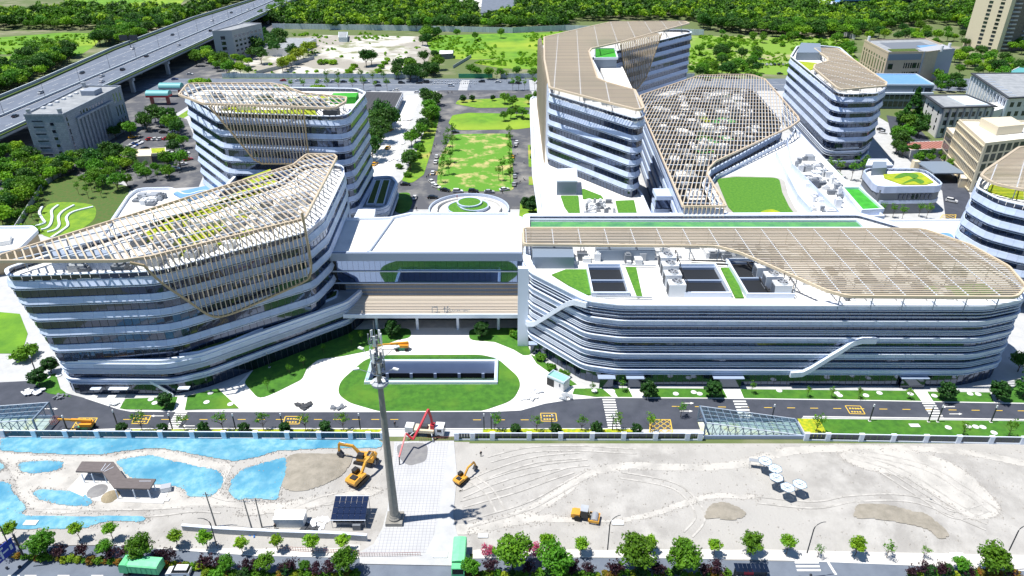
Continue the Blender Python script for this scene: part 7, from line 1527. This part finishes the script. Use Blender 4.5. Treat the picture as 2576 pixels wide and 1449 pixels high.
def lbox(x0, y0, z0, x1, y1, z1, nm, m): b = MB(); b.box(x0, y0, z0, x1, y1, z1); b.v = [L_(*p) for p in b.v]; b.build(nm, m, pt)
lbox(-4.6, -.6, .7, 4.2, .6, 1.2, 'chassis', 'machine_black'); lbox(2.4, -1.2, .8, 4.5, 1.2, 3.0, 'cab', 'box_white'); lbox(4.45, -1.05, 1.8, 4.56, 1.05, 2.8, 'windscreen', 'car_glass'); lbox(3.0, -1.23, 1.9, 4.0, -1.19, 2.6, 'side_window', 'car_glass'); lbox(-2.6, -1.2, 1.2, 2.1, 1.2, 2.0, 'deck_box', 'cream'); lbox(-4.8, -1.0, 1.0, -2.9, 1.0, 2.5, 'hopper', 'box_white'); lbox(-1.5, -.6, 2.0, .5, .6, 2.8, 'pump_block', 'box_dark'); lbox(1.2, -.6, 2.0, 2.2, .6, 3.2, 'turret', 'red_paint')
for x in (-3.4, -2.1, 1.0, 3.3):
    for y in (-1.0, 1.0): b = MB(); b.tube([(x, y - .22, .5), (x, y + .22, .5)], .5, 14); b.v = [L_(*p) for p in b.v]; b.build('wheel', 'tyre', pt)
for x, y in ((-3.8, -2.6), (2.3, -2.9), (2.3, 2.7)): b = MB(); b.bar([(x * .7, y * .4, 1.2), (x, y, .9), (x, y, .1)], .25, .25, (1, 0, 0)); b.v = [L_(*p) for p in b.v]; b.build('outrigger', 'galv', pt)
bp = [Vector(L_(1.7, 0, 3.2)), Vector(P(1084, 1050, 5.5)), Vector(P(1077, 1030, 8.0)), Vector(P(1058, 1070, 5.5)), Vector(P(1039, 1106, 3.0)), Vector(P(1021, 1090, 4.5)), Vector(P(1012, 1122, 3.2)), Vector(P(1004, 1150, 2.2))]
for a, b_2, w in ((0, 2, .5), (2, 4, .42), (4, 5, .34), (5, 7, .3)): MB().bar([bp[i] for i in range(a, b_2 + 1)], w, w).build('boom_section', 'red_paint', pt)
MB().tube([bp[7], bp[7] + Vector((0, -.3, -1.9))], .12, 8).build('end_hose', 'machine_black', pt)
# roof cooling towers with fans
def cooling():
    T = thing('cooling_tower', 'large white fan cooling tower on the roof of the long block', 'cooling tower'); MB().box(-2.1, -1.55, 0, 2.1, 1.55, 3.6).build('casing', 'box_white', T)
    for s in (-1, 1):
        for k in range(9): MB().box(-2.18 if s < 0 else 2.1, -1.4, .4 + k * .33, -2.1 if s < 0 else 2.18, 1.4, .52 + k * .33).build('louvre', 'box_dark', T)
    MB().lathe([(1.45, 3.6), (1.35, 4.1), (1.3, 4.1), (1.3, 3.65)], 24, cap=False).build('fan_ring', 'box_white', T); MB().lathe([(1.3, 3.64), (.05, 3.64)], 20, cap=False).build('fan_well', 'dark_core', T); MB().lathe([(.3, 3.7), (.3, 4.0), (.1, 4.05)], 12).build('fan_hub', 'steel', T)
    for k in range(6): a = rad(60 * k); MB().bar([(0, 0, 3.86), (1.25 * math.cos(a), 1.25 * math.sin(a), 3.92)], .34, .04).build('fan_blade', 'steel', T)
    MB().tube([(2.35, -1.5, .4), (2.35, -1.5, 4.4), (2.35, 1.5, 4.4), (2.35, 1.5, .4)], .12, 8).build('pipe', 'machine_black', T); return Proto(T)
ct = cooling()
for k, (u, v) in enumerate(((1680, 640), (1686, 661), (1693, 684), (1703, 708))): x, y, _ = P(u, v, 27.3); ct.put((x, y, 23.5), 0, None, ('fan cooling tower of the row, closest to the lattice', 'fan cooling tower of the row, second from the lattice', 'fan cooling tower of the row, third from the lattice', 'fan cooling tower of the row, farthest from the lattice')[k], 'cooling towers on the long block')
for k, (u, v) in enumerate(((1922, 668), (1945, 690), (1968, 712))): x, y, _ = P(u, v, 27.0); ct.put((x, y, 23.5), 0, None, 'fan cooling tower tucked under the slanting lattice edge', 'cooling towers on the long block')
for k, l_ in enumerate([[(1740, 655), (1900, 660)], [(1738, 662), (1880, 668)], [(1880, 660), (1905, 690), (1935, 735)], [(1480, 664), (1650, 668)], [(1500, 745), (1640, 748)]]): tag(MB().tube([(*P(u, v, 24.2)[:2], 24.2) for u, v in l_], .22, 8).build('roof_pipe', 'machine_black' if k < 3 else 'galv'), ['thick black pipe beside the fan row', 'second black pipe beside the fan row', 'bent black pipe towards the slanting lattice', 'thin grey pipe along the light well', 'thin grey pipe near the roof edge'][k], 'pipe')
roof_boxes(blk, ccw(pxs([(1345, 650), (1650, 640), (1650, 668), (1350, 672)], 23.5)), 23.5, 16, 71, 1, 3.2, .8, 2.6); roof_boxes(blk, ccw(pxs([(1760, 640), (1880, 640), (1880, 655), (1760, 655)], 23.5)), 23.5, 8, 72, 1, 2.6, .8, 2.2); roof_boxes(blk, ccw([(30, 179), (110, 176), (122, 160), (118, 186), (30, 188)]), 23.5, 60, 73, 1, 4, .5, 1.8); roof_boxes(blk, ccw([(80, 152.5), (120, 152.5), (126, 165), (118, 178), (70, 176)]), 23.5, 50, 74, 1, 4, .5, 1.8)
MB().box(*P(1340, 676, 23.5)[:2], 23.5, *P(1438, 642, 23.5)[:2], 27.0).build('plant_room', 'blue_grey', blk); MB().box(*P(1500, 656, 23.5)[:2], 23.5, *P(1640, 640, 23.5)[:2], 26.6).build('plant_room', 'blue_grey', blk)
# ---------------------------------------------------------------- lettering on the canopy
def text(body, parent, loc, size, rx, m, nm='lettering'):
    c = bpy.data.curves.new(nm, 'FONT'); c.body = body; c.size = size; c.extrude = .05; c.materials.append(MATS[m]); o = bpy.data.objects.new(nm, c); C.objects.link(o); dg = bpy.context.evaluated_depsgraph_get(); me = bpy.data.meshes.new_from_object(o.evaluated_get(dg)); bpy.data.objects.remove(o); o = obj(nm, me, parent, loc); o.rotation_euler = rx; return o
lx, ly, _ = P(1085, 780, 8.2); text('\u95e8', brg, (lx, by0 - 7.9, 7.7), 2.0, (rad(80), 0, 0), 'steel_blue'); lx2 = P(1115, 780, 8.2)[0]; text('\u8bca', brg, (lx2, by0 - 7.9, 7.7), 2.0, (rad(80), 0, 0), 'steel_blue'); text('OUTPATIENT', brg, (P(1132, 780, 8.2)[0], by0 - 7.9, 7.8), .95, (rad(80), 0, 0), 'steel_blue')
# ---------------------------------------------------------------- blue direction sign, bus shelter
ds = thing('direction_sign', 'large blue direction sign on a dark gantry post over the street', 'road sign'); bx, by, _ = P(62, 1405); MB().tube([(bx, by, 0), (bx, by, 6.6)], .2, 10).build('post', 'lamp_metal', ds)
a0 = Vector(P(2, 1432, 4.0)); ax = (Vector(P(53, 1366, 6.2)) - Vector(P(0, 1412, 6.2))); ax.z = 0; ax.normalize(); W_, H_ = 5.2, 3.2; a0 = Vector((bx, by, 3.2)) - ax * (W_ + .6)
nn = Vector((ax.y, -ax.x, 0)); 
def board(o0, o1, z0, z1, d0, d1, nm, m): q = [a0 + ax * o0 + nn * d0, a0 + ax * o1 + nn * d0, a0 + ax * o1 + nn * d1, a0 + ax * o0 + nn * d1]; MB().prism(ccw([(p.x, p.y) for p in q]), z0, z1).build(nm, m, ds)
board(0, W_, 3.2, 6.4, -.06, .06, 'board', 'sign_blue'); board(-.1, W_ + .8, 5.9, 6.05, -.25, -.1, 'arm', 'lamp_metal'); board(-.1, W_ + .8, 4.0, 4.15, -.25, -.1, 'arm', 'lamp_metal')
for o0, o1, z0, z1 in ((.5, .75, 3.6, 4.6), (2.4, 2.75, 3.5, 5.4), (1.2, 2.3, 4.5, 4.85), (2.85, 4.0, 4.5, 4.85), (2.0, 3.2, 5.6, 6.0), (4.3, 4.8, 4.0, 5.2), (.4, .9, 5.2, 5.5), (1.3, 2.2, 3.7, 4.0)): board(o0, o1, z0, z1, .06, .075, 'lettering', 'box_white')
bs = thing('bus_shelter', 'dark bus shelter with glazed roof panels beside the street', 'bus shelter', (*P(1885, 1452)[:2], .1), rad(-2)); MB().box(-3.1, -.1, .1, 3.1, .05, 2.3).build('back_panel', 'box_dark', bs)
for k in range(8): MB().box(-3.1 + k * .78, -1.0, 2.5, -2.38 + k * .78, .9, 2.58).build('roof_pane', 'glass_dark', bs)
for x in (-2.9, 2.9): MB().box(x - .08, -.1, 0, x + .08, .1, 2.5).build('post', 'lamp_metal', bs)
MB().box(-1.2, -.14, .7, .6, -.1, 2.0).build('poster', 'red_paint', bs); MB().box(-2.5, -.6, .45, 2.5, -.2, .52).build('seat', 'galv', bs)
# ---------------------------------------------------------------- people
def person_mesh(nm, pose):
    V = [(0, 0, .95), (0, 0, 1.2), (0, .02, 1.42), (0, .02, 1.53), (0, .03, 1.62), (0, .03, 1.74), (-.1, 0, .9), (-.12, .06 * pose, .5), (-.12, -.02 + .12 * pose, .08), (-.12, .12 + .12 * pose, .05), (.1, 0, .9), (.12, -.06 * pose, .5), (.12, -.02 - .16 * pose, .08), (.12, .12 - .16 * pose, .05), (-.2, 0, 1.4), (-.27, -.02, 1.12), (-.26, .1 + .1 * pose, .88), (-.26, .13 + .1 * pose, .78), (.2, 0, 1.4), (.27, -.02, 1.12), (.26, .1, .88), (.26, .13, .78)]
    E_ = [(0, 1), (1, 2), (2, 3), (3, 4), (4, 5), (0, 6), (6, 7), (7, 8), (8, 9), (0, 10), (10, 11), (11, 12), (12, 13), (2, 14), (14, 15), (15, 16), (16, 17), (2, 18), (18, 19), (19, 20), (20, 21)]
    Rr = [.15, .16, .17, .06, .1, .08, .1, .075, .05, .045, .1, .075, .05, .045, .075, .055, .045, .04, .075, .055, .045, .04]
    me = bpy.data.meshes.new(nm); me.from_pydata(V, E_, []); o = bpy.data.objects.new(nm, me); C.objects.link(o); md = o.modifiers.new('skin', 'SKIN'); sv = me.skin_vertices[0].data
    for i, r in enumerate(Rr): sv[i].radius = (r, r * .85)
    sv[0].use_root = True; o.modifiers.new('sub', 'SUBSURF').levels = 1; dg = bpy.context.evaluated_depsgraph_get(); out = bpy.data.meshes.new_from_object(o.evaluated_get(dg)); bpy.data.objects.remove(o); return out
PM = [person_mesh('person', .3), person_mesh('person', 1.0)]
for m_ in PM:
    m_.materials.clear(); [m_.materials.append(MATS[q]) for q in ('cloth_dark', 'skin')]
    for p in m_.polygons: p.material_index = 1 if p.center.z > 1.5 or p.center.z < .0 else 0
PV = {}
def person(u, v, top, rz, lb, gp, k=1, z=.1):
    if (top, k) not in PV:
        a = PM[k].copy(); a.materials.append(MATS[top]); [setattr(p, 'material_index', 2) for p in a.polygons if .92 < p.center.z < 1.46]; PV[(top, k)] = a
    x, y, _ = P(u, v); o = obj('person', PV[(top, k)], None, (x, y, z), rz); tag(o, lb, 'person', gp)
for u, v, t in ((1094, 372, 'cloth_dark'), (1082, 388, 'cloth_dark'), (1085, 390, 'cloth_dark'), (1075, 398, 'cloth_dark'), (1090, 370, 'cloth_blue'), (1098, 366, 'cloth_white'), (1078, 446, 'cloth_dark'), (1074, 450, 'cloth_dark'), (1100, 335, 'cloth_dark'), (1107, 338, 'cloth_white'), (1093, 342, 'cloth_blue')): person(u, v, t, VR.uniform(0, 6), 'person in %s top walking on the loop road beside the grass verge' % t.split('_')[1], 'people on the loop road', VR.choice((0, 1)))
for u, v, t in ((1186, 492, 'cloth_dark'), (1150, 500, 'cloth_red'), (1048, 530, 'cloth_dark'), (1264, 488, 'cloth_dark')): person(u, v, t, 1.0, 'person in %s top standing near the round court' % t.split('_')[1], 'people near the round court', 0)
for u, v in ((1125, 235), (1128, 237), (1137, 236), (1112, 245), (1178, 242), (1184, 221)): person(u, v, VR.choice(('cloth_dark', 'cloth_blue')), VR.uniform(0, 6), 'person crossing the rear street near the hoarding gate', 'people at the crossing')
for u, v in ((1310, 460), (1307, 462), (1317, 452), (1320, 455), (1302, 390), (1318, 412)): person(u, v, 'cloth_white', VR.uniform(0, 6), 'person walking on the loop road beside the angled tower', 'people beside the angled tower')
for u, v, t, lb in ((994, 1075, 'cloth_dark', 'worker in dark clothes beside the concrete pump truck'), (1005, 1306, 'cloth_dark', 'worker in dark clothes standing at the foot of the mast'), (694, 1334, 'cloth_dark', 'person in dark clothes beside the site container'), (1210, 1150, 'cloth_dark', 'worker in dark clothes on the bare lot beyond the fence opening')): person(u, v, t, .5, lb, None, 0, .16)
person(562, 850, 'cloth_white', .5, 'worker in white top on the planted terrace', None, 0, 11.0)
# ---------------------------------------------------------------- paint on the campus road
mk = MB(); my = MB()
def quad(b, l_, z=.075): b.add([(*p, z) for p in ccw(pxs(l_))], [(0, 1, 2, 3)])
def zebra(u0, v0, u1, v1, w, n):
    for i in range(n):
        t0 = (i + .2) / n; t1 = (i + .72) / n; a, b = u0 + (u1 - u0) * t0, u0 + (u1 - u0) * t1; quad(mk, [(a, v0 + (v1 - v0) * t0), (a + w, v0 + (v1 - v0) * t0), (b + w, v0 + (v1 - v0) * t1), (b, v0 + (v1 - v0) * t1)])
zebra(442, 1037, 418, 1077, 30, 9); zebra(1515, 1003, 1530, 1080, 32, 12); zebra(1843, 1007, 1872, 1078, 32, 10); zebra(2318, 1012, 2345, 1056, 32, 7); zebra(1998, 1411, 2006, 1440, 60, 3)
quad(mk, [(2079, 1413), (2085, 1413), (2106, 1446), (2099, 1446)], .06)
for u in range(310, 1000, 48): quad(my, [(u, 1055), (u + 20, 1055), (u + 20, 1056.4), (u, 1056.4)])
for u in range(1190, 1330, 60): quad(my, [(u, 1056), (u + 20, 1056), (u + 20, 1057.4), (u, 1057.4)])
for u in range(1690, 2576, 58): v = 1022 + (u - 1690) * .013; quad(my, [(u, v), (u + 20, v + .2), (u + 20, v + 1.6), (u, v + 1.4)])
for u, v, d in ((400, 1046, -1), (478, 1071, -1), (125, 1028, 1), (1725, 1014, 1), (1722, 1034, 1), (2390, 1023, -1), (2400, 1041, 1)):
    quad(mk, [(u - 12, v), (u + 12, v), (u + 12, v + 1.5), (u - 12, v + 1.5)]); e = u + 12 * d; mk.add([(*P(e, v - 2)[:2], .075), (*P(e, v + 3.5)[:2], .075), (*P(e + 9 * d, v + .8)[:2], .075)], [(0, 1, 2) if d > 0 else (2, 1, 0)])
def ybox(l_, hatch=False, rows=2):
    for i in range(4):
        a, b = P(*l_[i])[:2], P(*l_[(i + 1) % 4])[:2]; my.bar([(*a, .07), (*b, .07)], .22, .012)
    A = lambda s, t: tuple((l_[0][j] * (1 - s) + l_[1][j] * s) * (1 - t) + (l_[3][j] * (1 - s) + l_[2][j] * s) * t for j in (0, 1))
    if hatch:
        for k in range(1, 6):
            for p, q in (((k / 3, 0), (0, k / 3)), ((1 - k / 3, 0), (1, k / 3))):
                cl = lambda s, t: (max(0, min(1, s)), max(0, min(1, t)))
                if k <= 3: my.bar([(*P(*A(*cl(*p)))[:2], .072), (*P(*A(*cl(*q)))[:2], .072)], .16, .012)
                else: 
                    d = k / 3 - 1; e = ((1, d), (d, 1)) if p[0] > 0 and q[0] == 0 else ((0, d), (1 - d, 1)); my.bar([(*P(*A(*e[0]))[:2], .072), (*P(*A(*e[1]))[:2], .072)], .16, .012)
    else:
        for r in range(rows):
            for k in range(4):
                s = .16 + k * .18; t = .25 + r * .42; quad(mk if False else my, [A(s, t), A(s + .12, t), A(s + .12, t + .16), A(s, t + .16)], .074)
for l_ in ([(340, 1046), (380, 1046), (370, 1066), (331, 1066)], [(718, 1048), (758, 1048), (752, 1067), (712, 1067)], [(1360, 1040), (1398, 1040), (1401, 1060), (1362, 1060)], [(2126, 1021), (2164, 1022), (2176, 1042), (2138, 1041)], [(1085, 432), (1100, 432), (1098, 440), (1082, 440)]): ybox(l_)
ybox([(1636, 1056), (1686, 1056), (1692, 1090), (1634, 1090)], True); ybox([(198, 1052), (245, 1052), (226, 1086), (176, 1086)], True); ybox([(2372, 540), (2405, 540), (2402, 556), (2360, 556)], True)
for u in (20, 62, 145, 230): quad(mk, [(u, 1447), (u + 30, 1447), (u + 30, 1449), (u, 1449)], .06)
tag(mk.build('white_road_paint', 'paint_white'), 'white crossings and arrows on the roads', None, None, 'structure'); tag(my.build('yellow_road_paint', 'paint_yellow'), 'yellow boxes, hatching and centre dashes on the campus road', None, None, 'structure')
# ---------------------------------------------------------------- small things lying about
cov = MB().lathe([(.75, 0), (.75, .12), (.6, .16), (.05, .16)], 14).mesh('drain_cover', 'box_white')
for u, v, a in [(u, v, 'the lawns before the long block') for u, v in ((1540, 985), (1625, 986), (1700, 992), (1745, 988), (1760, 992), (1960, 984), (2105, 990), (2112, 996), (2178, 996), (2212, 990), (2290, 992), (2350, 997), (2440, 992), (2460, 993), (1495, 984))] + [(u, v, 'the roadside lawn') for u, v in ((2385, 1077), (2435, 1074), (2454, 1075), (2472, 1076), (2500, 1090))] + [(u, v, 'the plots beside the forecourt') for u, v in ((380, 1006), (390, 1015), (520, 1013), (530, 990), (580, 1018), (530, 990), (120, 950), (148, 945))]:
    tag(obj('drain_cover', cov, None, (*P(u, v)[:2], .12)), 'pale round drain cover on ' + a, 'drain cover', 'drain covers on ' + a)
def heap(u, v, n, m, lb, s=1.0, cat='heap'):
    rr = random.Random(int(u * 7 + v)); b = MB()
    for k in range(n): b.cbox(rr.uniform(-1.6, 1.6) * s, rr.uniform(-.9, .9) * s, rr.uniform(0, .35), rr.uniform(.6, 1.9) * s, rr.uniform(.3, .8) * s, rr.uniform(.08, .3), rr.uniform(0, 3))
    o = b.build('debris_heap', m, None, False, (*P(u, v)[:2], .12)); tag(o, lb, cat, None, 'stuff')
for a in ((85, 988, 26, 'bag_white', 'heap of white sheeting at the road corner', 1.3), (155, 1000, 16, 'box_grey', 'heap of grey offcuts beside the kerb', .8), (285, 1018, 16, 'box_white', 'stack of pale slabs on the paved corner', .8), (760, 1024, 18, 'box_dark', 'stack of dark pipes on the forecourt edge', 1.2), (850, 1026, 14, 'box_grey', 'stack of steel sections on the forecourt edge', 1.0), (1330, 1000, 20, 'box_white', 'heap of pale packaging beside the oval lawn', 1.2), (1430, 1000, 14, 'galv', 'stack of boards beside the campus road', 1.1), (1350, 985, 14, 'bag_white', 'white bags beside the oval lawn', .9),
          (860, 1202, 22, 'bag_white', 'crumpled white sheeting between the excavators', 1.2), (800, 1318, 18, 'bag_white', 'white tarpaulin heap beside the solar shed', 1.3), (560, 1330, 12, 'bag_white', 'rubbish heap at the leaning pole', .8), (640, 1345, 10, 'tarp_blue', 'blue rubbish at the wired pole', .7), (2350, 1263, 5, 'box_grey', 'small stack of blocks on the bare lot', .5), (2253, 1240, 5, 'green_paint', 'small green tarpaulin bundle on the bare lot', .6), (2078, 1190, 6, 'bag_white', 'white sheeting scrap beside the hexagon canopies', .8), (770, 1338, 12, 'box_dark', 'dark pipes behind the low grey wall', 1.2), (1003, 1308, 3, 'tarp_blue', 'blue box beside the mast', .25), (1010, 300, 30, 'bag_white', 'pale sheeting strewn along the works road', 3.0), (990, 360, 30, 'bag_white', 'pale rubble strewn along the works road', 3.0), (1005, 400, 30, 'bag_white', 'white sheeting heaped beside the verge', 2.6)): heap(*a)
for u, v, s, lb in ((80, 1320, 1.3, 'white panel lying on the wide blue net'), (1553, 1320, 1.2, 'white panel lying behind the road roller'), (1215, 1352, 1.0, 'white board lying beside the driveway'), (1108, 1398, 1.4, 'white board lying at the driveway end'), (2300, 1072, 1.2, 'white square cover on the roadside lawn'), (2408, 1400, 1.3, 'white board lying on the footway'), (418, 1262, .8, 'pale board at the pavilion slab')):
    b = MB(); b.box(-s, -s * .5, 0, s, s * .5, .12); b.box(-s, -s * .5, .12, -s + .08, s * .5, .2); tag(b.build('loose_board', 'box_white', None, False, (*P(u, v)[:2], lot_h(*P(u, v)[:2]) + .15 if v > 1110 else .16)), lb, 'board')
st_ = MB(); sr_ = random.Random(77); edges = [ccw(spline(pxs(t), 3)) for t in tracks] + [ccw(pxs(t)) for t, _ in nets]
for k in range(9000):
    if k < 6800: e = sr_.choice(edges); i = sr_.randrange(len(e)); t = sr_.random(); x = e[i - 1][0] * t + e[i][0] * (1 - t) + sr_.gauss(0, .5); y = e[i - 1][1] * t + e[i][1] * (1 - t) + sr_.gauss(0, .35)
    else: x, y = sr_.uniform(-118, 120), sr_.uniform(97, 128)
    if DRIVE[0] - .5 < x < DRIVE[1] + .5 or not inside((x, y), lot_poly): continue
    s = .07 + .24 * sr_.random() ** 2; z = lot_h(x, y); v = [(x + s * sr_.uniform(.6, 1.2), y, z), (x, y + s * sr_.uniform(.6, 1.2), z), (x - s, y, z), (x, y - s, z), (x, y, z + s * sr_.uniform(.6, 1.1))]; st_.add(v, [(0, 1, 4), (1, 2, 4), (2, 3, 4), (3, 0, 4)])
tag(st_.build('rubble', 'rubble'), 'pale stones and clods strewn over the building lot', None, None, 'stuff')

tm = MB(); tr_ = random.Random(8)
for l_ in ([(1150, 1230), (1250, 1190), (1350, 1160), (1460, 1150)], [(1160, 1245), (1270, 1205), (1370, 1180), (1480, 1168)], [(1160, 1270), (1280, 1240), (1380, 1205), (1440, 1185)], [(1230, 1160), (1330, 1135), (1450, 1130), (1600, 1140)], [(2140, 1150), (2260, 1190), (2360, 1250), (2440, 1300)], [(2180, 1145), (2320, 1180), (2430, 1240), (2500, 1290)], [(2480, 1280), (2400, 1300), (2330, 1260), (2220, 1190)], [(1480, 1195), (1400, 1240), (1320, 1280), (1180, 1320)], [(1900, 1262), (2050, 1275), (2150, 1260), (2300, 1262), (2480, 1330)], [(1560, 1200), (1700, 1230), (1760, 1300), (1730, 1350)], [(1180, 1200), (1230, 1240), (1260, 1290)], [(740, 1290), (820, 1262), (930, 1236)], [(60, 1290), (240, 1296), (430, 1292), (560, 1288)]):
    for off in (-.95, .95):
        q = spline(pxs(l_), 14, False); pts = []
        for i in range(len(q)):
            a, b = q[max(i - 1, 0)], q[min(i + 1, len(q) - 1)]; L = math.dist(a, b) or 1; x = q[i][0] - (b[1] - a[1]) / L * off; y = q[i][1] + (b[0] - a[0]) / L * off; pts.append((x, y, lot_h(x, y) + .085))
        tm.bar(pts, .42, .02)
tag(tm.build('tyre_marks', 'dirt_rut'), 'pale pressed tyre marks curving over the bare lot', None, None, 'structure')
tf = []; tr_ = random.Random(31); cl = [leaf_cloud(400 + i, 1.1, .5, .35, 5, 5, .34, cr=.5, shell=.3) for i in range(4)]
for l_, n in (([(1070, 90), (1420, 80), (1420, 140), (1200, 150), (1100, 148)], 700), ([(1210, 152), (1420, 142), (1420, 178), (1195, 160)], 260), ([(1735, 90), (2130, 95), (2160, 160), (1735, 180)], 900), ([(-60, 100), (265, 84), (200, 140), (-60, 140)], 450), ([(150, -20), (480, -20), (440, 28), (180, 26)], 300), ([(690, 85), (1065, 84), (1060, 100), (800, 96)], 220), ([(560, 192), (800, 88), (1065, 92), (1060, 195)], 260)):
    q = pxs(l_); xs = [p[0] for p in q]; ys = [p[1] for p in q]
    for k in range(n):
        x, y = tr_.uniform(min(xs), max(xs)), tr_.uniform(min(ys), max(ys))
        if inside((x, y), q) and fbm(x * .03, y * .03, 3, 77) > .42: tf.append(cl[k % 4] * tr_.uniform(.8, 2.2) + np.array([x, y, 0]))
tag(obj('weeds', quads_mesh('weeds', np.concatenate(tf), 'leaf_light')), 'tufts of weeds over fields and cleared lot', None, None, 'stuff')
